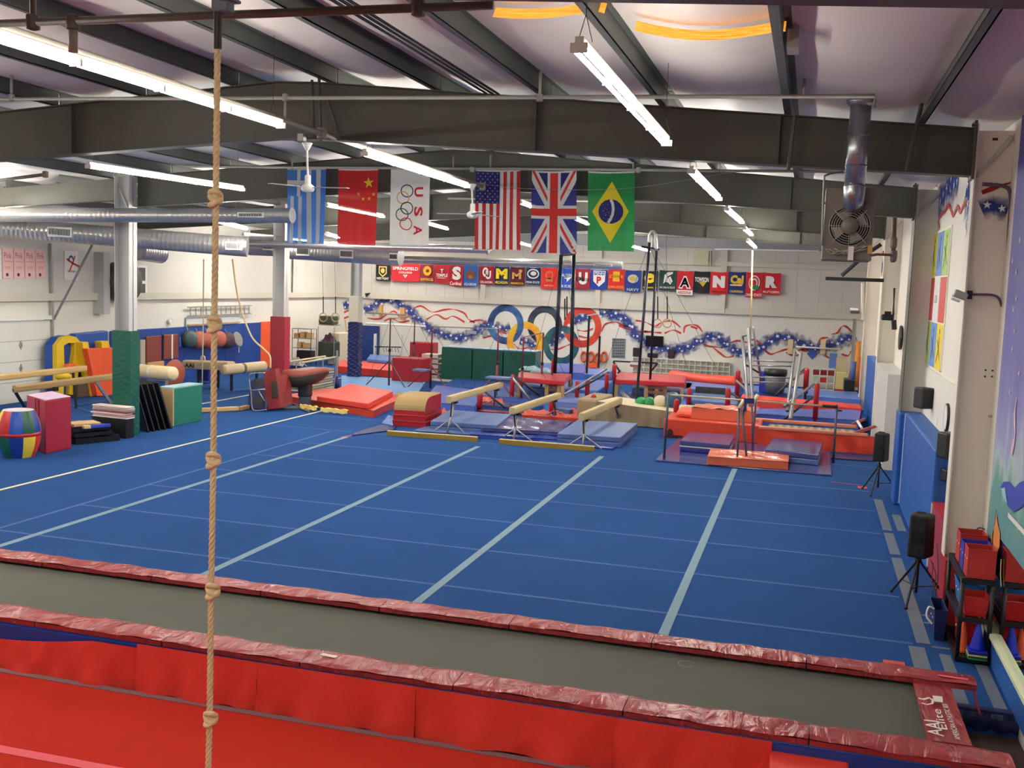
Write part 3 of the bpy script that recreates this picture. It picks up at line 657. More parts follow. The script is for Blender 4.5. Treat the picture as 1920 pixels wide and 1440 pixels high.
mk('frame_rail', m, mat('blue_frame_paint', (28,60,150), .45), t)
m = MB()
for x in [-15+1.5*k for k in range(12)]: m.bb(x-.03, x+.03, 8.45, 8.5, ZB, .24).bb(x-.03, x+.03, 10.45, 10.5, .0, .2)
mk('frame_leg', m, mat('blue_frame_paint', (28,60,150)), t)
sp = MB()
for k in range(180): sp.tube([(-15.3+k*.089, 10.15, .255), (-15.3+k*.089, 10.26, .27)], .008, 4)
mk('springs', sp, DKMET, t, kind='stuff')
m = MB(); cx = PZ(1287,1245,.25); ring(m, cx+Vector((0,0,.004)), (1,0,0), (0,1,0), .085, .078, a0=.4, a1=5.6); mk('circle_mark', m, mat('pale_mark', (130,132,124), .7), t)
m = MB(); mk('edge_label', MB().box(PZ(617,1229,.345), (.17,.05,.003), -.1), pw, t)
mk('edge_tape', MB().box(PZ(1787,1270,.345)+Vector((0,0,.0)), (.26,.04,.003), -.05), mat('pink_tape', (214,84,96)), t)
mk('strap', MB().tube([(1.70,10.16,.28),(1.72,10.12,.16),(1.75,10.1,.08)], .012, 6), MAROON, t)
# skirt panels
SK = mat('red_skirt_cloth', (214,54,42), .85, 0, .08, 2, .25, 14)
def skirt(x0, x1, seed, sagbot, topz=.28):
    m = MB()
    def f(u, v):
        x = x0+(x1-x0)*u; ztop = topz(x) if callable(topz) else topz; zb = ZB+.05+sagbot*(math.sin(PI*u))*.03+.012*math.sin(u*9+seed)-.03
        z = ztop+(zb-ztop)*v
        y = 8.33-.05*v-.03*v*math.sin(u*13+seed)-.022*math.sin(v*4+u*3+seed)*v*math.sin(u*24)-.02*math.sin(PI*u)*v
        if u < .03 or u > .97: y += .03*v
        return Vector((x, y, z))
    m.grid(f, 40, 12); mk('skirt_panel', m, SK, t, smooth=True)
sx = [-15.5, -13, -10.9]+[PZ(x, 1280, .0).x for x in (-150, 220, 505, 838, 1203)]+[PZ(1450,1385,.0).x+.0]
for k, (a, b) in enumerate(zip(sx, sx[1:])): skirt(a, b, k*1.7, .5 if k%2 else 1.0, (lambda x: .24-.13*max(0, math.sin(PI*min(1,max(0,(x+9.2)/2.6))))) if k in (2,3) else .28)
# red block in front at right
mk('foam_block', MB().pr([PZ(1443,1379+40,.1)[:2], PZ(1590,1399+40,.1)[:2], PZ(1590,1480,.1)[:2], PZ(1440,1470,.1)[:2]], ZB, .19), vinyl('orange_red_block', (214,52,34), .5, .1), label='orange red foam block at the bottom edge beneath the trampoline end', cat='block', bevel=.02)
mk('floor_rail', MB().tube([(.3,8.0,ZB+.12),(.9,8.35,ZB+.03)], .03, 8), MAROON, label='slanting dark red bar on the dark floor under the trampoline end', cat='bar')
# ================================================================ BACK WALL MURAL, BANNERS
YW = YB-.012
def W(x, y, o=0): return PY(x, y, YB-.004-o)
NAVYP = bpy.data.materials.new('airbrushed_navy_paint'); NAVYP.use_nodes = True
nt = NAVYP.node_tree; N = nt.nodes; L = nt.links; b = N['Principled BSDF']; b.inputs['Base Color'].default_value = rgb((40,62,140)); b.inputs['Roughness'].default_value = .8
uv = N.new('ShaderNodeUVMap'); sx_ = N.new('ShaderNodeSeparateXYZ'); L.new(uv.outputs['UV'], sx_.inputs['Vector'])
ab = N.new('ShaderNodeMath'); ab.operation = 'SUBTRACT'; ab.inputs[1].default_value = .5; L.new(sx_.outputs['Y'], ab.inputs[0]); ab2 = N.new('ShaderNodeMath'); ab2.operation = 'ABSOLUTE'; L.new(ab.outputs[0], ab2.inputs[0])
tc = N.new('ShaderNodeTexCoord'); no = N.new('ShaderNodeTexNoise'); no.inputs['Scale'].default_value = 6; no.inputs['Detail'].default_value = 5; L.new(tc.outputs['Object'], no.inputs['Vector'])
a1 = N.new('ShaderNodeMath'); a1.operation = 'MULTIPLY_ADD'; a1.inputs[1].default_value = -3.6; L.new(ab2.outputs[0], a1.inputs[0]); a2 = N.new('ShaderNodeMath'); a2.operation = 'MULTIPLY_ADD'; a2.inputs[1].default_value = 2.0; a2.inputs[2].default_value = .05; L.new(no.outputs['Fac'], a2.inputs[0]); L.new(a2.outputs[0], a1.inputs[2])
cl = N.new('ShaderNodeClamp'); L.new(a1.outputs[0], cl.inputs['Value'])
tr = N.new('ShaderNodeBsdfTransparent'); mx = N.new('ShaderNodeMixShader'); L.new(cl.outputs[0], mx.inputs[0]); L.new(tr.outputs[0], mx.inputs[1]); L.new(b.outputs[0], mx.inputs[2]); L.new(mx.outputs[0], N['Material Output'].inputs['Surface'])
def cloud(name, pts, w, nrm, parent):
    P = smoothpath(pts, 6); m = MB(); w = w*1.75; band(m, P, w, nrm); o = mk(name, m, NAVYP, parent)
    u = o.data.uv_layers.new(name='UVMap')
    for poly in o.data.polygons:
        for li in poly.loop_indices:
            vi = o.data.loops[li].vertex_index; u.data[li].uv = (vi//2, vi%2)
    return P
MWH = mat('white_star_paint', (236,236,238), .7); MRED = mat('red_ribbon_paint', (196,62,52), .7, 0, .1, 6)
GAR = [[(644,574),(656,570),(668,566)], [(682,581),(700,576),(715,566),(733,562),(752,571),(770,585),(786,600),(802,614),(824,625),(850,632),(872,631),(888,624),(900,617),(914,611),(926,609)],
       [(927,611),(942,617),(957,614)], [(975,638),(990,642),(1006,648)], [(1031,646),(1045,636),(1056,624)], [(1065,607),(1085,598),(1110,591)],
       [(1124,589),(1142,588),(1165,596),(1182,610),(1192,628),(1206,640),(1228,652),(1255,656),(1280,655),(1300,646),(1325,634),(1345,633),(1362,646),(1385,660),(1402,663),(1422,655),(1440,642),(1462,632),(1485,636),(1510,646),(1530,653),(1555,648),(1580,639),(1603,628)]]
random.seed(11)
for gi, g in enumerate(GAR):
    P = cloud('painted_garland', [W(x, y, .001*gi) for x, y in g], .62 if gi in (1,6) else .5, (0,1,0), wb)
    m = MB(); L2 = sum((q-p).length for p, q in zip(P, P[1:])); acc = 0; nxt = .1; k = 0
    for p, q in zip(P, P[1:]):
        acc += (q-p).length
        while acc > nxt:
            off = (.07 if k%2 else -.07)+random.uniform(-.03,.03); c = p+Vector((random.uniform(-.05,.05), -.012, off))
            if k%3 == 2: disc(m, c, (1,0,0), (0,0,1), .035, n=8)
            else: star(m, c, (1,0,0), (0,0,1), random.choice((.085,.07,.095)), rot=random.uniform(-.3,.3), inner=.45)
            k += 1; nxt += .23
    mk('painted_stars', m, MWH, wb)
def ribbon(pts, parent=None, Wf=None, wmax=.085):
    Wf = Wf or W; P = smoothpath([Wf(x, y, .006) for x, y in pts], 6); n = len(P)
    w = [.022+wmax*.75*abs(math.sin(i*.26+pts[0][0])) for i in range(n)]
    m = MB(); band(m, P, w, (0,1,0)); mk('painted_ribbon', m, MRED, parent or wb)
for r in ([(776,578),(790,574),(810,585),(832,581),(850,580),(870,587),(878,598),(890,605)], [(800,599),(818,590),(835,598),(850,593),(871,604)], [(645,586),(655,582),(664,587)], [(645,597),(656,593),(664,595)],
          [(688,596),(710,598),(728,588),(740,584),(752,596),(770,592)], [(720,602),(735,597),(750,604),(768,601)], [(880,604),(900,600),(912,606)], [(905,634),(920,630),(928,633)], [(933,622),(942,621),(950,627)],
          [(964,645),(975,655),(990,652),(1003,658)], [(972,658),(985,664),(998,656)], [(1030,655),(1045,655),(1058,650),(1070,645)], [(1083,619),(1098,621),(1112,616)], [(1085,630),(1100,633),(1118,628)],
          [(1128,622),(1135,608),(1155,604),(1170,611),(1188,613)], [(1160,610),(1180,618),(1200,622),(1225,622)], [(1192,601),(1210,604),(1228,612),(1240,605),(1260,602),(1276,614)], [(1208,621),(1225,623),(1240,624)], [(1246,625),(1262,619),(1277,625)],
          [(1282,624),(1285,612),(1300,609),(1310,613),(1318,624)], [(1295,612),(1308,616)], [(1316,641),(1325,648),(1345,651),(1355,652)], [(1335,650),(1350,662),(1362,670),(1376,667)], [(1363,646),(1380,639),(1400,642),(1412,648)],
          [(1404,638),(1415,637),(1428,646)], [(1433,656),(1445,664),(1458,660),(1475,655),(1487,657)], [(1474,661),(1490,667),(1505,662)], [(1503,656),(1512,659)], [(1496,657),(1510,655),(1522,662)], [(1532,662),(1540,659)], [(1547,667),(1558,672),(1570,668)],
          [(1533,646),(1540,635),(1553,633)], [(1558,627),(1570,624),(1578,613),(1586,612),(1598,623)], [(1578,664),(1590,667),(1596,658)]): ribbon(r)
def ringpaint(cx, cy, rx, ry, col, col2, name, a0=0, a1=2*PI, o=.010):
    c = W(cx, cy, o); A = W(cx+rx, cy, o); R = abs(A.x-c.x)
    nm = 'painted_'+name
    if nm not in _M:
        mm = mat(nm, col, .7, 0, .0); nt = mm.node_tree; N = nt.nodes; L = nt.links; tc = N.new('ShaderNodeTexCoord'); no = N.new('ShaderNodeTexNoise'); no.inputs['Scale'].default_value = 1.3; no.inputs['Detail'].default_value = 6
        rp = N.new('ShaderNodeValToRGB'); rp.color_ramp.elements[0].position = .4; rp.color_ramp.elements[1].position = .62; rp.color_ramp.elements[0].color = rgb(col); rp.color_ramp.elements[1].color = rgb(col2)
        L.new(tc.outputs['Object'], no.inputs['Vector']); L.new(no.outputs['Fac'], rp.inputs['Fac']); L.new(rp.outputs['Color'], N['Principled BSDF'].inputs['Base Color'])
    m = MB(); th = .29; ring(m, c, (1,0,0), (0,0,1.06), R, R-th, a0=a0, a1=a1, n=40); mk('painted_ring', m, _M[nm], wb)
BL, BK, RD, YL, GN = (((66,116,176),(26,44,92),'blue'), ((58,70,88),(22,28,40),'black'), ((214,72,44),(188,52,40),'red'), ((240,196,48),(232,120,30),'yellow'), ((44,110,80),(26,58,112),'green'))
ringpaint(948, 608, 34, 38, *BL); ringpaint(1021, 609, 33, 36, *BK); ringpaint(1092, 613, 36, 36, *RD)
ringpaint(984, 640, 34, 36, *YL, o=.012); ringpaint(1052, 647, 34, 34, *GN, o=.012)
ringpaint(948, 608, 34, 38, *BL, a0=-.5, a1=.4, o=.014); ringpaint(1021, 609, 33, 36, *BK, a0=-.9, a1=.2, o=.014); ringpaint(1092, 613, 36, 36, *RD, a0=3.6, a1=4.6, o=.014)
mk('faded_patch', MB().quad(W(871,655,.004), W(899,657,.004), W(899,667,.004), W(871,665,.004)), mat('yellowed_patch', (224,208,132), .8, 0, .2, 3), wb)
# ---------------------------------------------------------------- college banners
def bmat(c): return mat('banner_cloth_%d_%d_%d' % c, c, .8, 0, .06, 4)
WHT = (236,232,226)
class Banner:
    def __init__(s, x0, x1, y0, y1, col, label, seed=0):
        yw = YB-.22; s.A = PY(x0, y0, yw); s.B = PY(x1, y0+ (x1-x0)*.035, yw); s.H = s.A.z-PY((x0+x1)/2, y1, yw).z; s.sd = seed
        s.o = mk('college_banner', MB().grid(lambda u, v: s.P(u, v), 10, 10), bmat(col), label=label, cat='banner', group='college banners on the back wall', smooth=True)
    def P(s, u, v, o=0):
        a = s.A.lerp(s.B, u); return Vector((a.x, a.y+.02*math.sin(6*u+s.sd)*(.3+v)-o, a.z-s.H*v-.02*math.sin(PI*u)))
    def frame(s): o = s.P(0, 0, .03); return o, s.B-s.A, Vector((0,0,-s.H))
    def txt(s, st, u0, u1, v0, v1, col, bold=.02):
        o, U, V = s.frame(); m = MB(); text(m, st, o+U*u0+V*v1-Vector((0,.004,0)), U*(u1-u0), -V*(v1-v0), bold=bold); mk('lettering', m, bmat(col), s.o)
    def shp(s, pts, col, d=0, name='emblem'):
        o, U, V = s.frame(); m = MB(); m.add([o+U*u+V*v-Vector((0,d,0)) for u, v in pts], [tuple(range(len(pts)))]); mk(name, m, bmat(col), s.o)
    def ell(s, cu, cv, ru, rv, col, d=0, ri=None):
        o, U, V = s.frame(); m = MB(); c = o+U*cu+V*cv-Vector((0,d,0))
        if ri is None: m.add([c+U*ru*math.cos(2*PI*k/18)+V*rv*math.sin(2*PI*k/18) for k in range(18)], [tuple(range(18))])
        else:
            vs = []
            for k in range(19):
                a = 2*PI*k/18; vs += [c+U*ru*math.cos(a)+V*rv*math.sin(a), c+U*ru*ri*math.cos(a)+V*rv*ri*math.sin(a)]
            m.add(vs, [(2*k,2*k+2,2*k+3,2*k+1) for k in range(18)])
        mk('emblem', m, bmat(col), s.o)
GOLDC = (232,190,44)
b = Banner(705,732,492,526,(22,22,22),'black WEST POINT banner with gold shield, leftmost of the banner row',1); b.txt('ARMY',.2,.8,.02,.12,WHT); b.shp([(.22,.2),(.78,.2),(.78,.6),(.5,.82),(.22,.6)],(214,186,112)); b.shp([(.29,.27),(.71,.27),(.71,.57),(.5,.73),(.29,.57)],(30,30,30),.003); b.ell(.5,.45,.14,.14,(214,186,112),.006); b.txt('WEST POINT',.08,.92,.82,.95,WHT)
b = Banner(734,788,493,527,(196,36,48),'wide red SPRINGFIELD COLLEGE banner',2); b.txt('SPRINGFIELD',.06,.94,.2,.38,WHT); b.txt('COLLEGE',.27,.73,.46,.56,WHT); b.shp([(.42,.64),(.58,.64),(.5,.82)],WHT); b.shp([(.465,.67),(.535,.67),(.5,.76)],(196,36,48),.003)
b = Banner(789,815,495,528,(128,30,52),'maroon banner with gold animal head emblem and gold lettering',3); b.ell(.5,.38,.3,.28,(234,172,44)); b.ell(.52,.38,.12,.1,(128,30,52),.003); b.txt('BOSTON COL',.05,.95,.8,.95,GOLDC)
b = Banner(816,843,495,531,(176,28,44),'dark red TEMPLE banner',4); b.txt('T',.4,.6,.25,.46,WHT,.04); b.txt('TEMPLE',.1,.9,.5,.66,WHT); b.txt('UNIVERSITY',.2,.8,.7,.75,WHT)
b = Banner(844,869,496,536,(178,24,44),'cardinal red banner with large white letter S and Cardinal script',5); b.txt('S',.2,.85,.08,.72,WHT,.06); b.txt('Cardinal',.05,.9,.8,.97,WHT)
b = Banner(870,896,497,537,(36,92,172),'bright blue banner with brown bear head emblem',6); b.ell(.5,.45,.36,.24,(112,70,50)); b.ell(.5,.55,.14,.1,(150,104,70),.003); b.txt('UCLA BRUINS',.05,.95,.84,.96,WHT)
b = Banner(900,927,498,533,(160,20,42),'crimson OU OKLAHOMA banner',7); b.txt('O',.2,.62,.08,.6,WHT,.05); b.txt('U',.42,.8,.26,.72,WHT,.05); b.txt('OKLAHOMA',.06,.94,.82,.95,WHT)
b = Banner(928,955,499,534,(28,40,80),'navy MICHIGAN banner with big yellow letter M',8); b.txt('M',.1,.9,.12,.68,(250,218,40),.06); b.txt('MICHIGAN',.06,.94,.8,.95,(250,218,40))
b = Banner(957,985,500,535,(92,20,40),'maroon MINNESOTA banner with gold letter M',9); b.txt('M',.15,.75,.3,.66,(206,164,80),.04); b.ell(.7,.22,.12,.09,(206,164,80)); b.txt('MINNESOTA',.06,.94,.84,.95,GOLDC)
b = Banner(987,1014,501,533,(24,38,84),'navy PENN STATE banner with oval lion emblem',10); b.ell(.5,.38,.42,.3,WHT); b.ell(.5,.38,.34,.22,(24,38,84),.003); b.ell(.52,.36,.2,.13,WHT,.006); b.txt('PENN STATE',.04,.96,.82,.95,WHT)
b = Banner(1016,1046,501,541,(222,44,38),'orange red banner with tan emblem outline',11); b.ell(.5,.36,.26,.2,(204,120,66)); b.ell(.5,.36,.18,.12,(222,44,38),.003); b.shp([(.3,.5),(.7,.5),(.75,.68),(.25,.68)],(204,120,66)); b.txt('MARYLAND',.2,.8,.82,.9,(240,170,140))
b = Banner(1049,1078,502,541,(34,82,178),'bright blue AIR FORCE banner with white bird swoosh',12); b.txt('FALCONS',.1,.9,.28,.42,WHT); b.shp([(.3,.48),(.85,.42),(.5,.7),(.5,.55)],WHT); b.txt('AIR FORCE',.04,.96,.82,.96,WHT)
b = Banner(1079,1107,503,542,(150,34,56),'maroon UMass banner with large white letter U',13); b.txt('U',.25,.85,.18,.78,WHT,.05); b.txt('UMass',.05,.95,.4,.62,(60,20,30),.04)
b = Banner(1108,1139,505,542,(28,58,150),'royal blue PENN banner with white shield and red P',14); b.shp([(.16,.06),(.9,.06),(.88,.6),(.53,.88),(.18,.6)],WHT); b.shp([(.2,.1),(.86,.1),(.85,.28),(.2,.28)],(28,58,150),.003); b.txt('PENN',.24,.82,.12,.26,WHT); b.txt('P',.38,.66,.36,.72,(190,30,40),.05)
b = Banner(1141,1172,504,542,(208,36,40),'red IOWA STATE banner with gold letter I',15); b.txt('I',.3,.7,.12,.62,(240,180,40),.05); b.txt('STATE',.08,.92,.3,.45,(240,180,40)); b.txt('IOWA STATE',.04,.96,.84,.96,(240,180,40))
b = Banner(1173,1203,506,547,(32,58,140),'blue NAVY banner with gold and white goat emblem',16); b.ell(.5,.4,.34,.2,(190,190,180)); b.ell(.45,.4,.2,.1,(200,166,80),.003); b.txt('NAVY',.15,.9,.84,.97,(200,210,200))
b = Banner(1206,1234,507,543,(26,26,30),'black banner with yellow bird head emblem',17); b.ell(.48,.4,.36,.26,(252,220,40)); b.shp([(.3,.42),(.7,.38),(.5,.5)],(26,26,30),.003); b.txt('IOWA HAWKEYES',.05,.95,.85,.94,(252,220,40))
b = Banner(1237,1269,506,544,(18,66,54),'dark green banner with white spartan helmet',18); b.shp([(.3,.25),(.5,.1),(.8,.08),(.78,.18),(.5,.3),(.35,.6),(.25,.7)],WHT); b.shp([(.45,.42),(.65,.3),(.8,.55),(.66,.72),(.55,.62),(.4,.6)],WHT); b.txt('MICHIGAN STATE',.06,.94,.82,.92,WHT)
b = Banner(1270,1301,507,553,(204,34,48),'red ARIZONA banner with outlined letter A and white hem',19); b.shp([(0,.8),(1,.8),(1,1),(0,1)],WHT,0); b.txt('A',.12,.88,.22,.74,WHT,.1); b.txt('A',.2,.8,.28,.69,(26,44,100),.03); b.txt('ARIZONA',.1,.9,.85,.96,(190,30,44))
b = Banner(1302,1332,508,549,(24,24,28),'black TOWSON banner with gold wedge emblem',20); b.txt('TOWSON',.06,.94,.28,.5,WHT,.04); b.shp([(.3,.5),(.8,.48),(.6,.72)],(206,176,60))
b = Banner(1333,1366,509,551,(214,32,38),'bright red NEBRASKA banner with white letter N',21); b.txt('N',.14,.84,.18,.72,WHT,.1); b.txt('NEBRASKA',.08,.92,.86,.95,(110,20,30))
b = Banner(1367,1399,509,551,(24,48,108),'navy Cal CALIFORNIA banner with gold script',22); b.txt('Cal',.12,.88,.16,.55,(244,196,60),.06); b.shp([(.1,.58),(.85,.56),(.8,.64),(.12,.64)],(250,220,140)); b.txt('CALIFORNIA',.1,.9,.84,.95,(244,206,90))
b = Banner(1400,1431,510,558,(208,36,50),'red OHIO STATE banner with outlined letter O and green leaf',23); b.ell(.5,.42,.34,.3,WHT); b.ell(.5,.42,.28,.25,(208,36,50),.003); b.ell(.5,.42,.2,.18,WHT,.006); b.ell(.5,.42,.14,.12,(208,36,50),.009); b.ell(.6,.6,.2,.1,(50,140,84),.012); b.txt('OHIO STATE',.02,.98,.84,.95,WHT)
b = Banner(1432,1465,511,552,(208,26,40),'red RUTGERS banner with white letter R, rightmost of the row',24); b.txt('R',.14,.82,.16,.7,WHT,.08); b.txt('RUTGERS',.04,.96,.84,.94,WHT)
# ---------------------------------------------------------------- things on and at the back wall
def wbox(name, x0, y0, x1, y1, dep, mt, label, cat, Y=None, bevel=.01, group=None):
    Y = Y or YB; A = PY(x0, y0, Y-dep); B = PY(x1, y1, Y-dep)
    return mk(name, MB().bb(A.x, B.x, Y-dep, Y-.003, min(A.z,B.z), max(A.z,B.z)), mt, label=label, cat=cat, bevel=bevel, group=group)
o = wbox('television', 1211, 629, 1243, 650, .08, mat('black_screen', (12,12,14), .2), 'black television on the back wall above the white cubbies', 'television')
o = wbox('wall_speaker', 1187, 652, 1199, 669, .2, mat('dark_brown_speaker', (44,32,30), .5), 'dark brown speaker on the back wall left of the television', 'speaker', group='brown wall speakers'); o = wbox('wall_speaker', 1253, 655, 1264, 672, .2, mat('dark_brown_speaker', (44,32,30)), 'dark brown speaker on the back wall right of the television', 'speaker', group='brown wall speakers')
o = wbox('music_player', 1214, 662, 1232, 671, .25, BLACK, 'black music player on top of the white cubbies', 'player')
# printed chart
o = wbox('wall_chart', 1148, 634, 1172, 672, .02, mat('grey_chart_paper', (140,146,146), .7), 'grey printed chart of small photos on the back wall', 'chart', bevel=0)
m = MB()
for r in range(7):
    for c in range(7):
        p = PY(1150.5+c*3.2, 637+r*5.2, YB-.024); m.bb(p.x-.03, p.x+.02, p.y-.003, p.y, p.z-.04, p.z+.04)
mk('small_pictures', m, mat('dark_picture', (64,72,78), .7), o, kind='stuff')
wbox('wall_vent', 875, 620, 893, 627, .05, mat('pale_grey_plastic', (150,160,160), .6), 'small grey box on the back wall over the garland', 'box'); wbox('wall_vent', 905, 622, 913, 632, .05, mat('pale_grey_plastic', (150,160,160)), 'small blue grey switch box left of the blue painted ring', 'box')
# yellow electric panel up high
wbox('electric_panel', 1302, 470, 1328, 498, .2, mat('beige_panel', (196,190,160), .6), 'beige electrical panel high on the back wall above the banners', 'panel'); mk('panel_conduit', MB().tube([PY(1333,470,43.6), PY(1333,498,43.6)], .05, 8), PIPE_G, label='grey conduit beside the beige electrical panel', cat='pipe')
# white cubby shelf
A = PY(1186, 671, 43.45); B = PY(1368, 679.5, 43.45); zb = 0.0
t = thing('cubby_shelf', 'long white cubby shelf with square compartments along the back wall', 'shelf', ((A.x+B.x)/2, 43.65, 0)); n = 17; zt = A.z; rows = 4
mk('back_panel', MB().bb(A.x, B.x, 43.84, 43.86, 0, zt), mat('cubby_back', (232,222,200), .7), t)
for k in range(n+1): x = A.x+(B.x-A.x)*k/n; mk('upright', MB().bb(x-.012, x+.012, 43.62, 43.84, 0, zt), WHITE, t)
for k in range(rows+1): z = zt*k/rows+.012; mk('shelf_board', MB().bb(A.x, B.x, 43.62, 43.84, z-.012, z+.012), WHITE, t)
# orange coiled hoses / rings hanging
for k, (x, y) in enumerate(((1095,669),(1108,669),(1121,672),(1133,669))):
    c = PY(x, y, 43.8); m = MB()
    for q in range(4): m.tube([c+Vector((math.cos(a)*(.1+.012*q), -.03*(q%3), math.sin(a)*(.17+.02*q))) for a in [2*PI*j/16 for j in range(16)]], .025, 6, closed=True)
    mk('hanging_loop', m, mat('orange_strap', (216,96,52), .7), label='orange coiled strap loop on the back wall, %s of four' % ('first from left','second from left','third from left','rightmost')[k], cat='strap', group='orange coiled straps', smooth=True)
wbox('orange_bag', 1103, 681, 1118, 690, .2, ORANGE, 'orange bag with black handle hanging under the strap loops', 'bag')
# brackets, rails
t = thing('wall_shelf_rail', 'white ballet barre on wooden brackets, back wall right side', 'barre', PY(1500,653,43.6))
mk('rail', MB().tube([PY(1492,650,43.6), PY(1575,655,43.6)], .035, 8), WHITE, t, smooth=True)
for x in (1482, 1543): p = PY(x, 650, 43.8); mk('bracket', MB().bb(p.x-.1, p.x+.1, 43.7, 43.87, p.z-.3, p.z+.3), mat('raw_wood', (222,204,160), .7), t)
t = thing('wall_shelf_rail', 'grey barre on wooden brackets, back wall left side behind the garland', 'barre', PY(720,587,43.6))
mk('rail', MB().tube([PY(688,586,43.6), PY(758,590,43.6)], .04, 8), PIPE_G, t, smooth=True)
for x, y in ((715,583), (754,588)): p = PY(x, y, 43.8); mk('bracket', MB().bb(p.x-.06, p.x+.06 if x < 730 else p.x+.14, 43.7, 43.87, p.z-.28, p.z+.28), mat('orange_wood', (214,160,96), .7), t)
mk('wall_pipe', MB().tube([PY(687,606,43.4), PY(798,612,43.4)], .05, 8), WHITE, label='white horizontal bar below the left garland', cat='pipe')
mk('door_pad', MB().bb(PY(681,612,43.7).x, PY(710,612,43.7).x, 43.6, 43.85, 0.0, PY(700,611,43.7).z), mat('navy_wall_pad', (22,52,120), .5), label='navy wall pad on the back wall right of the navy padded column', cat='wall pad', bevel=.02)
mk('black_bracket', MB().ext([PY(684,550,43.5), PY(693,549,43.5), PY(692,551,43.5), PY(686,557,43.5)], (0,.1,0)), BLACK, label='small black triangular bracket on the back wall near the corner column', cat='bracket')
mk('emblem_star', MB().box(PY(1523,664,43.87), (.3,.01,.3), 0, 0, Matrix.Rotation(PI/4, 3, 'Y')), mat('blue_star_paint', (60,90,170), .7), label='small blue and white diamond star painted on the back wall', cat='emblem')
# back corner cubby with red and blue bins
A = PY(1524, 690, 42.6); B = PY(1566, 692, 42.6)
t = thing('toy_shelf', 'small white shelf with red bins at the back right corner', 'shelf', ((A.x+B.x)/2, 42.8, 0)); zt = A.z
for k in range(4): x = A.x+(B.x-A.x)*k/3; mk('upright', MB().bb(x-.02, x+.02, 42.6, 43.0, 0, zt), WHITE, t)
for k in range(4): z = max(.02, zt*k/3); mk('shelf_board', MB().bb(A.x, B.x, 42.6, 43.0, z-.02, z+.02), WHITE, t)
for k in range(3):
    x = A.x+(B.x-A.x)*(k+.5)/3; mk('storage_bin', MB().bb(x-.13, x+.13, 42.62, 42.95, zt*2/3+.025, zt-.08), MAROON, label='dark red bin on the top tier of the corner shelf, %s' % ('left','middle','right')[k], cat='bin', group='bins on the corner shelf')
x = A.x+(B.x-A.x)*.5; mk('storage_bin', MB().bb(x-.13, x+.13, 42.62, 42.95, zt/3+.025, zt*2/3-.08), vinyl('red_vinyl', (196,44,44)), label='bright red bin in the middle of the corner shelf', cat='bin')
x = A.x+(B.x-A.x)*.15; mk('storage_tub', MB().bb(x-.08, x+.08, 42.62, 42.85, zt/3+.025, zt*2/3-.06), mat('pale_green_tub', (180,220,170), .4), label='pale green tub on the left of the corner shelf', cat='tub')
P = PY(1561, 689, 42.8); mk('blue_block', MB().bb(P.x-.15, P.x+.15, 42.75, 42.85, zt+.02, zt+.62), BLUE_L, label='upright blue foam panel on top of the corner shelf', cat='panel', bevel=.02)
P = PY(1577, 715, 42.4); t = thing('yellow_box', 'pale yellow box on a red base beside the corner shelf', 'box', (P.x, 42.4, 0)); mk('box_body', MB().bb(P.x-.2, P.x+.2, 42.2, 42.6, .12, .80), mat('pale_yellow', (226,214,140), .6), t, bevel=.02); mk('base', MB().bb(P.x-.24, P.x+.24, 42.15, 42.65, 0, .12), RED_V, t)
P = PY(1578, 692, 42.7); mk('tan_box', MB().bb(P.x-.22, P.x+.18, 42.65, 43.0, .0, 1.35), mat('tan_box', (200,190,150), .7), label='tan box stacked behind the pale yellow box', cat='box')
# trash can, blue bin
P = PZ(1452, 737, .45); t = thing('trash_can', 'grey trash can with black liner standing on the far mats', 'trash can', (P.x, P.y, .45))
mk('can', MB().lathe((P.x,P.y,.45), [(.30,0),(.33,.3),(.36,.78)], 20), mat('grey_plastic', (98,100,102), .5), t, smooth=True); mk('liner', MB().lathe((P.x,P.y,.45), [(.37,.6),(.385,.68),(.38,.8),(.36,.81)], 20), BLACKV, t, smooth=True)
P = PZ(1434, 735, .45); mk('recycling_bin', MB().bb(P.x-.2, P.x+.2, P.y-.15, P.y+.2, .45, 1.15), mat('royal_blue_plastic', (20,56,170), .4), label='narrow royal blue bin left of the trash can', cat='bin', bevel=.02)
# ================================================================ LEFT WALL
def WL(x, y, o=0): return PX(x, y, XL+.03+o)
t = mk('door_1', MB().bb(XL, XL+.05, 19.5, WL(93,650).y, 0, WL(60,600).z), mat('pale_door_panel', (222,222,212), .5, 0, .03, 1), kind='structure', org=False)
zt = WL(60,600).z; yd = WL(93,650).y
m = MB()
for k in (1,2,3): m.bb(XL+.05, XL+.055, 19.5, yd, zt*k/4-.006, zt*k/4+.006)
mk('panel_seam', m, PIPE_G, t)
for y in (647, 690): p = WL(37, y); mk('door_handle', MB().ext([p+Vector((.03,-.06,0)), p+Vector((.03,0,.12)), p+Vector((.03,.06,0)), p+Vector((.03,0,-.12))], (.02,0,0)), GALV, t)
mk('door_track', MB().bb(XL+.05, XL+.13, yd, yd+.07, 0, 4.5).tube([(XL+.1,yd+.1,zt), (XL+1.3,yd+.35,4.6)], .035, 6), GALV, t)
mk('header_trim', MB().bb(XL, XL+.12, 19.5, yd, zt, zt+.12), WHITE, t)
mk('door_latch', MB().box(WL(85,598)+Vector((.06,0,0)), (.05,.16,.06)), BLACK, t)
POS = [(5,25),(26,46),(47,66),(67,86)]
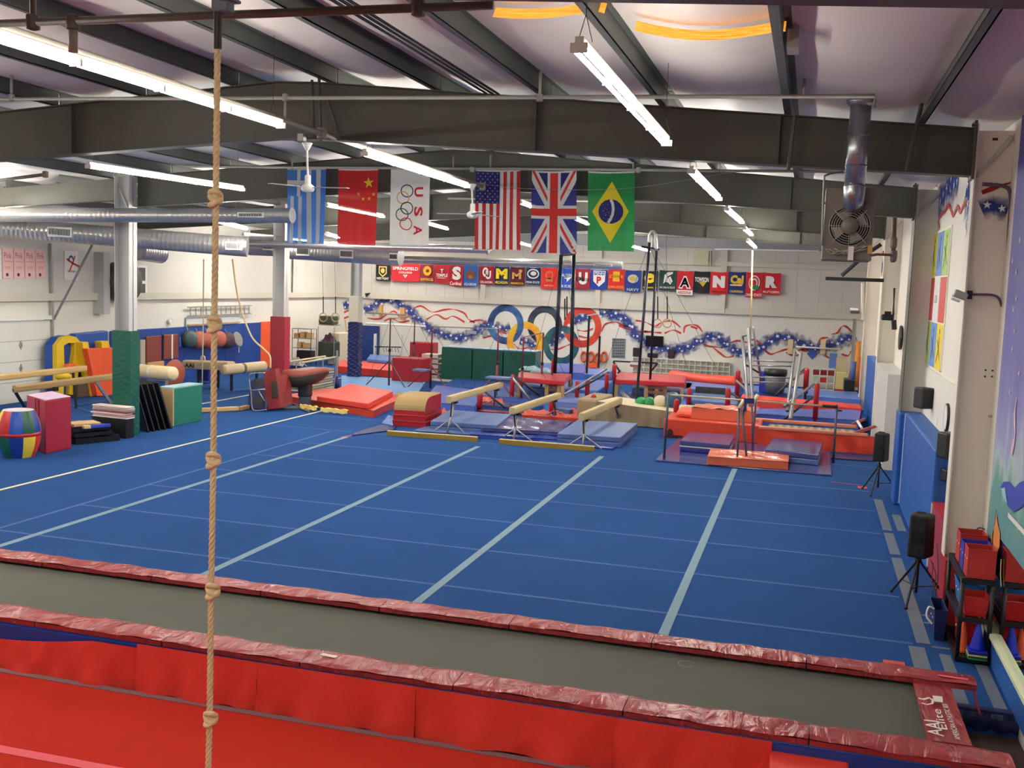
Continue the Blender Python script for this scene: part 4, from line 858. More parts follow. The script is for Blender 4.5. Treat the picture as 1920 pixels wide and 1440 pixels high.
for k, (a, b) in enumerate(POS):
    A = WL(a, 465+k*.6, .02); B = WL(b, 522, .02); o = mk('poster', MB().bb(XL+.03, XL+.05, A.y, B.y, B.z, A.z), mat('pink_poster_paper', (238,196,190), .7, 0, .1, 4), label='pink and white meet poster on the left wall, %s of the four' % ('leftmost','second','third','rightmost')[k], cat='poster', group='pink posters on the left wall')
    H = A.z-B.z; w = B.y-A.y; m = MB(); x = XL+.055
    text(m, 'Pink', (x, A.y+w*.12, A.z-H*.34), (0,w*.7,0), (0,0,H*.2)); mk('lettering', m, mat('magenta_ink', (196,60,130), .7), o)
    m = MB(); text(m, 'Invitational', (x, A.y+w*.12, A.z-H*.46), (0,w*.76,0), (0,0,H*.06)).v; text(m, 'GYM', (x, A.y+w*.2, A.z-H*.7), (0,w*.5,0), (0,0,H*.1)); mk('lettering', m, mat('coral_ink', (220,96,84), .7), o)
    m = MB(); disc(m, (x, A.y+w*.4, A.z-H*.88), (0,1,0), (0,0,1), H*.06); mk('round_logo', m, mat('dark_ink', (70,60,60), .7), o)
A = WL(-6,468,.02); B = WL(3,523,.02); mk('poster', MB().bb(XL+.03, XL+.05, A.y, B.y, B.z, A.z), WHITE, label='white poster cut by the left edge of the photo', cat='poster')
A = WL(121,470,.02); B = WL(146,525,.02); o = mk('wall_banner', MB().bb(XL+.03, XL+.05, A.y, B.y, B.z, A.z), WHITE, label='white banner with red leaping gymnast emblem on the left wall', cat='banner'); x = XL+.055; H = A.z-B.z; w = B.y-A.y
m = MB(); c = Vector((x, A.y+w*.6, A.z-H*.42)); band(m, [c+Vector((0,-.25,.12)), c, c+Vector((0,.3,-.1))], .06, (1,0,0)); band(m, [c+Vector((0,-.15,-.25)), c, c+Vector((0,.1,.22))], .05, (1,0,0)); text(m, 'Starlight', (x, A.y+w*.18, A.z-H*.76), (0,w*.7,0), (0,0,H*.1)); mk('red_print', m, MRED, o)
m = MB()
for k in range(7): star(m, (x, A.y+w*(.3+.06*k), A.z-H*(.3-.12*math.sin(PI*k/6))), (0,1,0), (0,0,1), .05)
mk('blue_stars', m, mat('blue_ink', (60,80,150), .7), o)
# window and drum fan on left wall
A = WL(258,497); B = WL(267,561); w_ = mk('window_1', MB().bb(XL+.02, XL+.1, A.y-.1, B.y+.15, B.z, A.z), WHITE, kind='structure', org=False)
mk('pane', MB().bb(XL+.1, XL+.11, A.y-.02, B.y+.05, B.z+.08, (A.z+B.z)/2-.05).bb(XL+.1, XL+.11, A.y-.02, B.y+.05, (A.z+B.z)/2+.05, A.z-.08), mat('dark_glass', (90,92,90), .15), w_)
c = WL(212,528)+Vector((.35,0,0)); t = thing('drum_fan', 'large round exhaust fan on the left wall behind the green padded column', 'fan', c)
mk('drum', MB().lathe(c, [(.55,-.3),(.62,-.28),(.62,.28),(.55,.3)], 24, ax=Matrix.Rotation(PI/2, 3, 'Y')), mat('dark_grey_metal', (86,84,80), .5, .4), t, smooth=True); mk('mount', MB().bb(XL+.02, c.x, c.y-.9, c.y-.6, c.z-1.0, c.z+.9), STEEL_G, t)
# wall pad run
zp = 1.86; y0 = WL(205,640).y; y1 = WL(487,607).y; n = 7
for k in range(n):
    a = y0+(y1-y0)*k/n; b2 = y0+(y1-y0)*(k+1)/n; mk('wall_pad', MB().bb(XL+.03, XL+.09, a+.004, b2-.004, .0, zp), mat('blue_wall_pad', (24,66,142), .5, 0, .05, 2), label='blue wall pad on the left wall, %s from the garage door' % ORD[k], cat='wall pad', group='blue wall pads on the left wall', bevel=.015)
y2 = WL(527,610).y; mk('wall_pad', MB().bb(XL+.03, XL+.09, y1+.004, y2, .0, zp+.02), ORANGE, label='bright orange red wall pad at the end of the blue run', cat='wall pad', bevel=.015)
def hang(name, x0, y0_, x1, y1_, mt, label, cat, dep=.07, grp=None, strap=None):
    A = WL(x0, y0_, .1); B = WL(x1, y1_, .1); A2 = WL(x0, y1_, .1); C = (A.z+WL(x1,y0_,.1).z)/2; D = (B.z+A2.z)/2
    o = mk(name, MB().bb(XL+.1, XL+.1+dep, A.y, B.y, D, C), mt, label=label, cat=cat, group=grp, bevel=.02)
    if strap:
        s = strap; yy = A.y+(B.y-A.y)*s; mk('strap', MB().bb(XL+.1+dep, XL+.105+dep, yy-.04, yy+.04, D, C), WHITE, o)
    return o
BRN = mat('brown_leather_mat', (132,62,50), .5, 0, .12, 5, .2, 8)
hang('hanging_mat', 262, 637, 271, 695, mat('grey_tan_mat', (186,176,156), .6), 'narrow grey mat hanging beside the green padded column', 'mat')
hang('hanging_mat', 273, 630, 301, 678, BRN, 'brown mat on the left wall, left one', 'mat', grp='brown hanging mats'); hang('hanging_mat', 306, 627, 333, 673, BRN, 'brown mat on the left wall with a pale strap, right one', 'mat', grp='brown hanging mats', strap=.55)
hang('hanging_mat', 274, 678, 305, 694, mat('tan_leather', (206,160,104), .6), 'tan mat under the left brown mat', 'mat', .1)
hang('hanging_strap', 337, 632, 341, 650, BLUE_L, 'short pale blue strip on the left wall pads', 'strap', .02)
for k, (x, y, col, nm) in enumerate(((357,636,(60,84,84),'dark grey green'),(374,637,(176,92,72),'terracotta, left'),(392,638,(176,92,72),'terracotta, middle'),(412,636,(176,92,72),'terracotta, right behind the rope'),(428,638,(80,56,60),'dark plum'))):
    c = WL(x, y, .3); t = thing('mushroom_trainer', '%s round pommel trainer dome hanging on the left wall' % nm, 'trainer', c, 'hanging pommel trainers'); Rm = Matrix.Rotation(PI/2, 3, 'Y')
    mk('dome', MB().lathe(c, [(.29,-.13),(.31,-.04),(.29,.05),(.18,.11),(.04,.13)], 20, ax=Rm @ Matrix.Rotation(.3, 3, 'X')), mat('dome_%d' % col[0], col, .6, 0, .1, 4), t, smooth=True); mk('hook', MB().tube([c+Vector((-.1,0,.3)), c+Vector((-.15,0,.42))], .015, 6), GALV, t)
c = WL(446,636,.3); t = thing('metal_lid', 'round silver lid hanging at the end of the trainer row', 'lid', c); mk('disc', MB().lathe(c, [(.28,-.03),(.30,0),(.28,.03)], 20, ax=Matrix.Rotation(PI/2-.3, 3, 'Y')), GALV, t); mk('handle', MB().tube([c+Vector((.05,0,-.25)), c+Vector((.05,0,-.5))], .02, 6), WHITE, t)
mk('hook_rail', MB().bb(XL+.1, XL+.16, WL(348,610).y, WL(445,605).y, 1.9, 1.94), WOOD, label='wooden hook rail above the hanging pommel trainers', cat='rail')
# ladder lying sideways
t = thing('wall_ladder', 'metal ladder hung sideways on the left wall over the wall pads', 'ladder', WL(410,582,.1)); A = WL(352,575,.1); B = WL(471,573,.1); zA, zB_ = A.z, WL(352,594,.1).z
mk('rail', MB().bb(XL+.1, XL+.16, A.y, B.y, zA-.04, zA), GALV, t); mk('rail', MB().bb(XL+.1, XL+.16, A.y, B.y, zB_, zB_+.04), GALV, t)
for k in range(13): y = A.y+(B.y-A.y)*(k+.5)/13; mk('rung', MB().tube([(XL+.13,y,zB_+.02),(XL+.13,y,zA-.02)], .03, 6), GALV, t)
mk('wall_board', MB().bb(XL+.04, XL+.08, A.y, B.y-.8, zB_-.55, zB_-.02), mat('pale_blue_board', (196,204,208), .6), label='pale grey board on the left wall beneath the ladder', cat='board')
c = WL(317,602); mk('wall_clock', MB().lathe(c+Vector((.05,0,0)), [(.10,-.03),(.11,0),(.09,.03),(.08,.02)], 20, ax=Matrix.Rotation(PI/2, 3, 'Y')), WHITE, label='small round white clock on the left wall', cat='clock')
mk('wall_drape', MB().grid(lambda u, v: Vector((XL+.1+.04*math.sin(u*20), WL(547,500).y+(WL(567,500).y-WL(547,500).y)*u, 4.6-1.6*v-.1*math.sin(u*3))), 16, 4), WALL_INSUL, label='loose white sheet hanging from the left wall beyond the red column', cat='sheet', smooth=True)
# ================================================================ LEFT SIDE EQUIPMENT
def foot(pts, z=0): return [PZ(x, y, z).to_2d() for x, y in pts]
def fquad(fl, fr, depth, z=0):
    """footprint from the two front floor corners, going back at right angles"""
    a = PZ(*fl, z).to_2d(); b = PZ(*fr, z).to_2d(); d = (b-a).normalized(); n = Vector((-d.y, d.x))
    if n.y < 0: n = -n
    return [a, b, b+n*depth, a+n*depth]
def block(name, fp, z0, z1, mt, label, cat, bevel=.02, group=None, top=None):
    return mk(name, MB().pr(fp, z0, z1, 0, top), mt, label=label, cat=cat, bevel=bevel, group=group)
# column pads
def colpad(i, label, mt, ztop, x0, x1, dy=.24, collar=False, fold=.012):
    Y = FR[i]-.17; m = MB(); N_ = 40; x0, x1 = CPX[i-2]; dy = .17
    def ringpts(z):
        r = []
        for k in range(24):
            s = k/24*4; e = int(s); f = s-e; c = [(x0-.05,Y-dy),(x1+.05,Y-dy),(x1+.05,Y+dy),(x0-.05,Y+dy)]
            p = Vector(c[e]).lerp(Vector(c[(e+1)%4]), f); cx, cy = (x0+x1)/2, Y
            w = 1+fold*math.sin(z*37+k*1.3)*(.4+1.2*max(0,1-z/ztop))+fold*.6*math.sin(z*71+k*2.1)
            r.append(Vector((cx+(p.x-cx)*w, cy+(p.y-cy)*w, z)))
        return r
    vs = []; fs = []
    for j in range(N_+1): vs += ringpts(.005+(ztop-.005)*j/N_)
    for j in range(N_):
        for k in range(24): fs.append((j*24+k, j*24+(k+1)%24, (j+1)*24+(k+1)%24, (j+1)*24+k))
    fs.append(tuple(N_*24+k for k in range(24))); m.add(vs, fs)
    return mk('column_pad', m, mt, label=label, cat='column pad', group='column pads')
colpad(2, 'dark green vinyl pad wrapped round the nearest left column', GREEN_V, 2.44, -16.12, -15.4)
colpad(3, 'dark red vinyl pad wrapped round the middle left column', vinyl('column_red_vinyl', (150,36,52), .45, .2), 2.56, -15.95, -15.35, .22)
colpad(4, 'wrinkled navy vinyl pad wrapped round the farthest left column', NAVY, 2.1, -16.5, -15.95, .26, fold=.05)
mk('column_wrap', MB().bb(-16.84, -16.43, 35.84, 36.22, 2.12, 3.1), mat('pale_wrap', (204,198,178), .7), label='pale wrap on the column above the navy pad', cat='column pad', bevel=.02)
# barrel trainer
c = PZ(36, 861); R = .42; hB = ZT(c, 776); c = c+Vector((-.26, .28, 0)); hB = .95
t = thing('barrel_trainer', 'colourful padded octagon barrel at the far left edge of the floor', 'barrel', c)
BC = [(220,60,50),(24,92,72),(238,204,60),(40,90,190),(28,56,150),(200,40,48),(30,110,80),(240,210,70),(34,80,180),(200,44,50)]
for half in (0, 1):
    for k in range(10):
        m = MB(); a0 = 2*PI*(k+.5*0)/10; a1 = 2*PI*(k+1)/10
        def f(u, v, half=half, a0=a0, a1=a1):
            z = v*hB*.46+(hB*.54 if half else 0)
            q = (z/hB-.5)*2; r = R*(1-.30*q*q)
            a = a0+(a1-a0)*u; return c+Vector((math.cos(a)*r*(1+.015*math.sin(PI*u)), math.sin(a)*r*(1+.015*math.sin(PI*u)), z))
        m.grid(f, 4, 8); mk('panel', m, vinyl('barrel_vinyl_%d' % ((k*3+half*4)%10), BC[(k*3+half*4)%10], .35, .15), t, smooth=True)
mk('band', MB().lathe(c+Vector((0,0,hB*.46)), [(R*1.0,0),(R*1.01,hB*.04),(R*1.0,hB*.08)], 20), RED_V, t, smooth=True)
mk('end_pad', MB().lathe(c+Vector((0,0,hB-.01)), [(R*.7,0),(R*.68,.015),(R*.1,.02)], 20), vinyl('barrel_white_vinyl', (214,208,210)), t)
# red block
fp = foot([(86,852),(134,841),(120,833),(51,838)]); a, b = fp[0], fp[1]; d = (b-a); l = fp[3]-a
hR = ZT(PZ(86,852), 751); t = thing('red_block_mat', 'tall dark red foam block standing beside the barrel', 'block', (a.x, a.y, 0))
mk('body', MB().pr([fp[3], a, b, b+l], 0, hR), vinyl('crimson_vinyl', (158,26,52), .45, .1), t, bevel=.02)
q = lambda p, z=hR+.004: Vector((p.x, p.y, z))
mk('top_label', MB().add([q(fp[3]), q(a), q(b), q(b+l)], [(0,1,2,3)]), mat('pale_lilac_print', (206,176,206), .5), t)
for f in (.33, .5): p = a.lerp(fp[3], f); mk('seam', MB().tube([(p.x-.008,p.y-.008,0.02),(p.x-.008,p.y-.008,hR-.02)], .008, 6), MAROON, t)
# black folded mats
t = thing('folded_mat_pile', 'pile of folded black vinyl pads with blue and tan patches by the green pad', 'mat', PZ(180,835))
ba = PZ(142,834); e1 = (PZ(225,826)-ba); n1 = Vector((-e1.y, e1.x, 0)).normalized()
for k, (z0, z1, o0, l_) in enumerate(((0,.13,.0,1.0),(.15,.24,.05,.85),(.26,.36,-.1,.82))):
    A = ba+n1*(.05*k)+e1*o0*.3; m = MB()
    def f(u, v, A=A, z1=z1, l_=l_): p = A+e1*u*l_+n1*.75*v; return Vector((p.x, p.y, z1+.03*math.sin(PI*u)+.02*math.sin(u*14+v*6)))
    m.grid(f, 16, 8); p = [A, A+e1*l_, A+e1*l_+n1*.75, A+n1*.75]; m.pr([x.to_2d() for x in p], z0, z1-.005); mk('black_pad', m, BLACKV, t, bevel=0)
A = ba+n1*.12; mk('tan_patch', MB().pr([(A+e1*.02).to_2d(), (A+e1*.62).to_2d(), (A+e1*.66+n1*.45).to_2d(), (A+n1*.5).to_2d()], .37, .43), mat('tan_foam', (206,172,124), .8), t)
for k, cc in enumerate(((220,200,140),(40,60,170),(40,60,170),(40,60,170))): A = ba+e1*(.25+.15*k)+n1*.02; mk('velcro_patch', MB().box(A+Vector((0,0,.37)), (.16,.1,.07), math.atan2(e1.y,e1.x)), mat('patch_%d' % cc[0], cc, .7), t, bevel=.01)
# black box with stacked sheets
fp = fquad((172,816),(236,823),.27); t = thing('black_box', 'black wooden box standing against the green column pad', 'box', (fp[0].x, fp[0].y, 0)); h = ZT(PZ(172,816), 780)
mk('box_body', MB().pr(fp, 0, h), BLACK, t, bevel=.01)
for k in range(7):
    off = Vector((random.uniform(-.04,.04), random.uniform(-.03,.03))); col = [(226,214,210),(206,150,160),(230,226,214),(160,80,96),(222,200,200),(200,190,180),(232,210,200)][k]
    mk('stacked_sheet', MB().pr([p+off for p in fp], h+.005+.04*k, h+.035+.04*k), mat('sheet_%d' % col[1], col, .7), label='flat board %s in the pile on the black box' % ('at the bottom','second from the bottom','third from the bottom','in the middle','fifth from the bottom','just below the top','on the very top')[k], cat='board', group='boards piled on the black box', bevel=.004)
# leaning black panels
for k in range(5):
    b0 = PZ(277+10.5*k, 811-k*1.7); b1 = b0+Vector((-.75, .32, 0)); h = 1.12; ln = Vector((-.27,-.14,0))*1.0
    t = thing('folding_panel', 'black folding panel leaning by the green column, %s from the left' % ORD[k], 'panel', b0, 'leaning black panels')
    m = MB(); th = Vector((.05,.02,0)); mk('board', m.add([b0, b1, b1+ln+Vector((0,0,h)), b0+ln+Vector((0,0,h)), b0+th, b1+th, b1+th+ln+Vector((0,0,h)), b0+th+ln+Vector((0,0,h))], [(0,1,2,3),(7,6,5,4),(0,4,5,1),(1,5,6,2),(2,6,7,3),(3,7,4,0)]), BLACKV, t, bevel=.008)
    mk('edge_rail', MB().tube([b0+th*.5, b0+th*.5+ln+Vector((0,0,h+.01)), b1+th*.5+ln+Vector((0,0,h+.01))], .014, 6), mat('dark_rail', (70,70,74), .35, .6), t)
# teal block
t = thing('green_block_mat', 'square green foam block on the floor right of the black panels', 'block', PZ(326,800)); A = PZ(326,800); B = PZ(379,789); h = ZT(A, 729); d = B-A; n = Vector((-d.y, d.x, 0)).normalized()*.42; n = -n if n.y < 0 else n
A2 = PZ(321,793)
mk('body', MB().pr([A.to_2d(), B.to_2d(), (B+n).to_2d(), (A+n).to_2d()], 0, h), vinyl('teal_vinyl', (24,112,92), .5, .1), t, bevel=.015)
mk('top_panel', MB().pr([(A-d*.02).to_2d(), (B+d*.02).to_2d(), (B+n+d*.02).to_2d(), (A+n-d*.02).to_2d()], h+.001, h+.03), mat('pale_teal', (150,190,200), .5), t)
mk('side_panel', MB().pr([(A-d*.03).to_2d(), A.to_2d(), (A+n).to_2d(), (A+n-d*.03).to_2d()], .01, h), mat('tan_foam', (206,172,124)), t)
# long wooden beams at left
def obeam(name, a, b, w, h, mt, label, par_legs=(), bev=.02, matl=None, group=None, sq=False):
    """beam whose top centreline goes from a to b"""
    a = Vector(a); b = Vector(b); d = (b-a).normalized(); t = thing(name, label, 'balance beam', ((a+b)/2).to_2d().to_3d(), group)
    s = Vector((-d.y, d.x, 0)).normalized()*w/2; u = Vector((0,0,-h))
    pts = [a+s*.8, a-s*.8, a-s+u*.25, a-s+u*.75, a-s*.8+u, a+s*.8+u, a+s+u*.75, a+s+u*.25]
    if sq: pts = [a+s, a-s, a-s+u, a+s+u]
    mk('beam_body', MB().ext(pts, b-a), mt, t, bevel=bev if sq else .006)
    return t
def beam(*k, **kw): return obeam(*k, **kw)
YB1 = 21.8
a = PY(-60, 708, 19.9); b = PY(160, 685, 24.0)
t = beam('balance_beam', a, b, .13, .16, WOOD, 'pale wooden balance beam at far left, upper of two', group='wooden beams at left')
for p in (a.lerp(b,.15), b-(b-a)*.12): mk('leg', MB().tube([p-Vector((0,0,.14)), (p.x+.1,p.y,0)], .035, 8), DKMET, t)
a = PY(26, 723, 20.2); b = PY(262, 694, 24.2)
t = beam('balance_beam', a, b, .12, .17, mat('dark_wood', (158,128,82), .5, 0, .1, 3), 'darker wooden balance beam on black A legs, lower of two', group='wooden beams at left')
fl = PZ(52,775); mk('leg', MB().box(a.lerp(Vector((fl.x,fl.y,0)),.5), (.07,.07,1.0), 0, 0, None) if False else MB().tube([a-Vector((0,0,.1)), (fl.x,fl.y,.02)], .045, 4), BLACK, t)
q = a.lerp(b,.28); mk('leg', MB().tube([q-Vector((0,0,.15)), (q.x-.25,q.y+.2,.3), (q.x-.3,q.y+.2,.02)], .045, 4), BLACK, t); mk('clamp', MB().box(q-Vector((0,0,.2)), (.25,.12,.1)), BLACK, t)
q = a.lerp(b,.62); mk('leg', MB().tube([q-Vector((0,0,.16)), (q.x+.65,q.y+.1,.02)], .05, 4), mat('slate_leg', (54,72,92), .5), t)
# padded log behind the green column
a = PY(255, 695, 24.2); b = PY(326, 701, 23.6)
t = thing('padded_horse', 'cream padded horse body sticking out right of the green column', 'horse', a); d = (b-a).normalized(); R3 = Vector((0,0,1)).rotation_difference(d).to_matrix()
mk('horse_body', MB().lathe(a, [(.17,0),(.19,.03),(.19,(b-a).length-.05),(.14,(b-a).length)], 16, ax=R3), LEATHER, t, smooth=True)
for f in (.15, .45): p = a.lerp(b,f); mk('tape_band', MB().lathe(p, [(.193,0),(.194,.01),(.194,.04),(.193,.05)], 16, ax=R3), WHITE, t)
p = PZ(300,722); mk('horse_leg', MB().tube([b-d*.3-Vector((0,0,.15)), (b.x-.25,b.y,.9) if False else (b.x-.3,b.y,.02)], .04, 8), GALV, t); mk('foot_bar', MB().tube([PZ(275,712,.35), PZ(322,716,.35)], .02, 6), GALV, t)
p = PZ(327,722); c = PY(327,700,27.2); mk('leaning_disc', MB().lathe(c, [(.40,-.04),(.43,0),(.40,.05),(.1,.09)], 20, ax=Matrix.Rotation(PI/2, 3, 'Y') @ Matrix.Rotation(.2, 3, 'X')), mat('dome_176', (176,92,72)), label='terracotta round trainer dome leaning behind the cream horse', cat='trainer', smooth=True)
# yellow arch mat
def WLp(x, y, X): return PX(x, y, X)
X1 = -20.9
t = thing('arch_mat', 'yellow arch shaped foam mat with blue back leaning on the left wall', 'mat', WLp(125,740,X1)); 
def P1(x, y, o=0): p = PX(x, y, -20.75); return Vector((p.x+o, p.y, p.z))
out = [(107,740),(106,648),(117,633),(130,629),(143,632),(153,644),(152,665),(148,690),(143,740)]; inn = [(119,740),(121,690),(120,648),(128,643),(140,643),(140,660),(134,700),(130,740)]
m = MB(); vo = [P1(x,y) for x,y in out]; vi = [P1(x,y) for x,y in inn]; idx = [0,1,2,3,4,5,5,6,7,8]
V = vo+vi; no_ = len(vo)
fs = [(0,1,no_+1,no_+0),(1,2,no_+2,no_+1),(2,3,no_+3,no_+2),(3,4,no_+4,no_+3),(4,5,no_+5,no_+4),(5,6,no_+6,no_+5),(6,7,no_+7,no_+6)] if False else [(0,1,no_+1,no_),(1,2,no_+2,no_+1),(2,3,no_+3,no_+2),(3,4,no_+4,no_+3),(4,5,no_+5,no_+4),(5,6,no_+5),(6,7,no_+6,no_+5),(7,8,no_+7,no_+6)]
B2 = [v-Vector((.14,0,0)) for v in V]; n_ = len(V)
allf = fs+[tuple(i+n_ for i in f)[::-1] for f in fs]+[(k,k+1,k+1+n_,k+n_) for k in range(no_-1)]+[(no_+k,no_+k+1,no_+k+1+n_,no_+k+n_) for k in range(len(vi)-1)]
mk('yellow_front', MB().add(V+B2, allf), YELLOW_V, t)
m = MB(); C1 = [v-Vector((.145,0,0)) for v in vo]; C2 = [v-Vector((.30,.12,0)) for v in vo]; m.add(C1+C2, [(k,k+1,k+1+no_,k+no_) for k in range(no_-1)]+[tuple(range(no_)), tuple(range(no_,2*no_))[::-1]]); mk('blue_back', m, BLUE_V, t)
mk('orange_cone_base', MB().box(P1(124,688,.15), (.2,.28,.22)), ORANGE, label='small orange block hanging in front of the yellow arch mat', cat='block', bevel=.03)
# yellow posts with orange wedge
t = thing('incline_mat', 'bright orange and yellow foam incline leaning left of the green column', 'mat', PX(185,742,-20.4))
def P2(x, y, X=-20.5): return PX(x, y, X)
mk('yellow_rail', MB().ext([P2(155,642),P2(166,641),P2(182,743),P2(172,744)], (-.25,0,0)), YELLOW_V, t, bevel=.02)
mk('yellow_rail', MB().ext([P2(190,640),P2(204,639),P2(208,655),P2(192,655)], (-.25,0,0)), YELLOW_V, t, bevel=.02)
mk('orange_panel', MB().ext([P2(164,654,-20.3),P2(213,652,-20.3),P2(214,741,-20.3),P2(183,743,-20.3)], (-.2,0,0)), ORANGE, t, bevel=.015)
mk('blue_mat', MB().ext([PX(143,626,-20.95),PX(203,620,-20.95),PX(203,740,-20.95),PX(143,742,-20.95)], (-.25,0,0)), BLUE_L if False else vinyl('mid_blue_vinyl', (44,84,168), .4), label='tall blue mat standing behind the orange and yellow incline', cat='mat', bevel=.03)
mk('dark_blue_mat', MB().ext([PX(152,645,-20.75),PX(160,645,-20.75),PX(171,744,-20.75),PX(152,744,-20.75)], (-.15,0,0)), NAVY, label='dark blue mat edge between the yellow arch and the orange incline', cat='mat', bevel=.02)
# clutter of yellow pads and cream roller below the beams
p = PX(118,705,-20.0); mk('yellow_cushion', MB().lathe(Vector((p.x,p.y,p.z-.12)), [(.05,0),(.2,.05),(.22,.15),(.1,.24)], 12), YELLOW_V, label='small yellow round cushion in front of the yellow arch mat', cat='cushion', smooth=True)
p = PZ(158,738); mk('cream_roller', MB().lathe(Vector((p.x,p.y,.2)), [(.1,-.3),(.16,-.25),(.16,.25),(.1,.3)], 12, ax=Matrix.Rotation(PI/2, 3, 'X')), LEATHER, label='cream padded roller on the floor below the wooden beams', cat='roller', smooth=True)
p = PZ(128,742); mk('dark_crate', MB().bb(p.x+.0, p.x+.6, p.y-.3, p.y+.2, 0, .55), mat('brown_crate', (90,70,58), .7), label='dark brown crate on the floor by the yellow arch mat', cat='crate', bevel=.03)
# pommel trainer horse
t = thing('pommel_horse', 'low cream pommel horse with black legs and AAI lettering by the left wall', 'horse', PZ(392,722)); a = PY(349, 677, 30.6); b = PY(434, 680, 29.6); d = (b-a).normalized(); s = Vector((-d.y,d.x,0))
L_ = (b-a).length; m = MB()
sec = [(-.17,-.0),(-.175,-.12),(-.15,-.26),(.15,-.26),(.175,-.12),(.17,0),(.1,.04),(-.1,.04)]
mk('horse_body', MB().ext([a+s*u+Vector((0,0,v)) for u, v in sec], b-a), LEATHER, t, bevel=.03)
ang = math.atan2(d.y, d.x); mm = MB(); o = a+d*.18-s*.182+Vector((0,0,-.2)); text(mm, 'AAI', o if s.y > 0 else a+d*.18+s*.182+Vector((0,0,-.2)), d*.55, Vector((0,0,.14)), bold=.03); mk('lettering', mm, BLACK, t)
for f in (.28, .72):
    p = a.lerp(b, f); q = PZ(367 if f < .5 else 415, 722 if f < .5 else 726); mk('leg', MB().tube([p-Vector((0,0,.25)), (p.x,p.y,.02)], .045, 8), DKMET, t)
c = a.lerp(b,.38); mk('pommel', MB().tube([c+d*-.12+Vector((0,0,.04)), c+d*-.1+Vector((0,0,.17)), c+Vector((0,0,.2)), c+d*.1+Vector((0,0,.17)), c+d*.12+Vector((0,0,.04))], .022, 8), WHITE, t, smooth=True)
mk('blue_box', MB().box(PY(386,700,31)+Vector((0,0,-.0)), (.42,.3,.5)), mat('royal_blue_box', (26,48,150), .5), label='small royal blue box under the pommel horse', cat='box', bevel=.02)
a = PY(418, 694, 29.0); b = PY(497, 686, 30.8); d = (b-a).normalized(); R3 = Vector((0,0,1)).rotation_difference(d).to_matrix(); L_ = (b-a).length
t = thing('padded_horse', 'long cream padded horse with scribbled lettering left of the red padded column', 'horse', a)
mk('horse_body', MB().lathe(a, [(.15,0),(.17,.03),(.17,L_-.06),(.11,L_)], 14, ax=R3), LEATHER, t, smooth=True); mk('tape_band', MB().lathe(a+d*L_*.42, [(.172,0),(.173,.01),(.173,.1),(.172,.11)], 14, ax=R3), mat('taped_band', (120,104,90), .7), t)
mk('leg', MB().tube([a.lerp(b,.2)-Vector((0,0,.15)), (a.lerp(b,.2).x, a.lerp(b,.2).y, .02)], .05, 8), DKMET, t); mk('leg', MB().tube([a.lerp(b,.8)-Vector((0,0,.15)), (a.lerp(b,.8).x, a.lerp(b,.8).y, .02)], .05, 8), DKMET, t)
# floor beam
a = PZ(378,769,.13); b = PZ(447,762,.13); beam('floor_beam', a+Vector((-.6,-.1,0)), b, .12, .12, WOOD, 'low wooden floor beam behind the rope left of the folded rack', sq=True); a = PZ(447,762,.13); 
beam('floor_beam', a+Vector((.05,0,0)), PZ(465,759,.13), .12, .12, mat('dark_wood', (158,128,82)), 'short darker wooden floor beam against the folded rack', sq=True)
# hanging thin ropes
mk('thin_rope', MB().tube([PY(382,486,28), PY(381,600,28), PY(380,665,28), PY(379,724,28)], .022, 6), ROPE, label='thin straight rope hanging over the pommel horse', cat='rope', smooth=True)
mk('thin_rope', MB().tube(smoothpath([PY(436,486,27.5), PY(447,560,27.5), PY(470,628,27.5), PY(495,655,27.5), PY(506,668,27.5), PY(507,690,27.5)]), .03, 6), ROPE, label='slack rope curving down to the red padded column', cat='rope', smooth=True)
# folded rack, maroon board
t = thing('folded_rack', 'folded dark blue trainer in a white tubular frame left of the maroon board', 'rack', PZ(480,775)); A = PZ(472,768)
mk('blue_body', MB().add([PZ(462,767), PZ(497,771), PY(497,707,PZ(497,771).y+.25), PY(470,712,PZ(462,767).y+.3)]+[p+Vector((.1,.35,0)) for p in (PZ(462,767), PZ(497,771), PY(497,707,PZ(497,771).y+.1), PY(470,712,PZ(462,767).y+.1))], [(0,1,2,3),(7,6,5,4),(0,4,5,1),(1,5,6,2),(2,6,7,3),(3,7,4,0)]), NAVY, t, bevel=.03)
yA = PZ(475,771).y-.05; F_ = lambda x, y: PY(x, y, yA)
mk('tube_frame', MB().tube(smoothpath([F_(497,699), F_(474,700), F_(467,706), F_(471,740), F_(473,765), F_(480,770), F_(500,768)], 4), .018, 6).tube([F_(470,732), F_(497,730)], .022, 6).tube([F_(485,733), F_(496,752)], .012, 6), GALV, t, smooth=True)
for y in (718, 752): mk('spring_panel', MB().box(F_(484,y)+Vector((0,.02,0)), (.28,.03,.22)), mat('dark_ribbed', (52,52,48), .6, 0, .3, 50), t)
t = thing('vault_board', 'upright maroon board with a window slot, leaning by the vaulting table', 'board', PZ(510,775)); yv = PZ(500,770).y; G_ = lambda x, y, o=0: PY(x, y, yv+o)
o1 = [G_(493,697),G_(516,692),G_(545,690,.3),G_(548,762,.3),G_(526,765),G_(500,769)]
mk('board_body', MB().ext([G_(493,697),G_(516,692),G_(526,765),G_(500,769)], (.04,.18,0)), mat('maroon_wood', (134,42,42), .5, 0, .1, 3), t, bevel=.01)
mk('slot', MB().ext([G_(509,717,-.03),G_(519,715,-.03),G_(522,743,-.03),G_(510,746,-.03)], (0,.01,0)), mat('dark_slot', (60,54,46), .7), t)
mk('side_board', MB().ext([G_(519,706,.1),G_(541,699,.5),G_(546,757,.5),G_(528,764,.1)], (.02,.06,0)), mat('maroon_wood', (134,42,42)), t, bevel=.01)
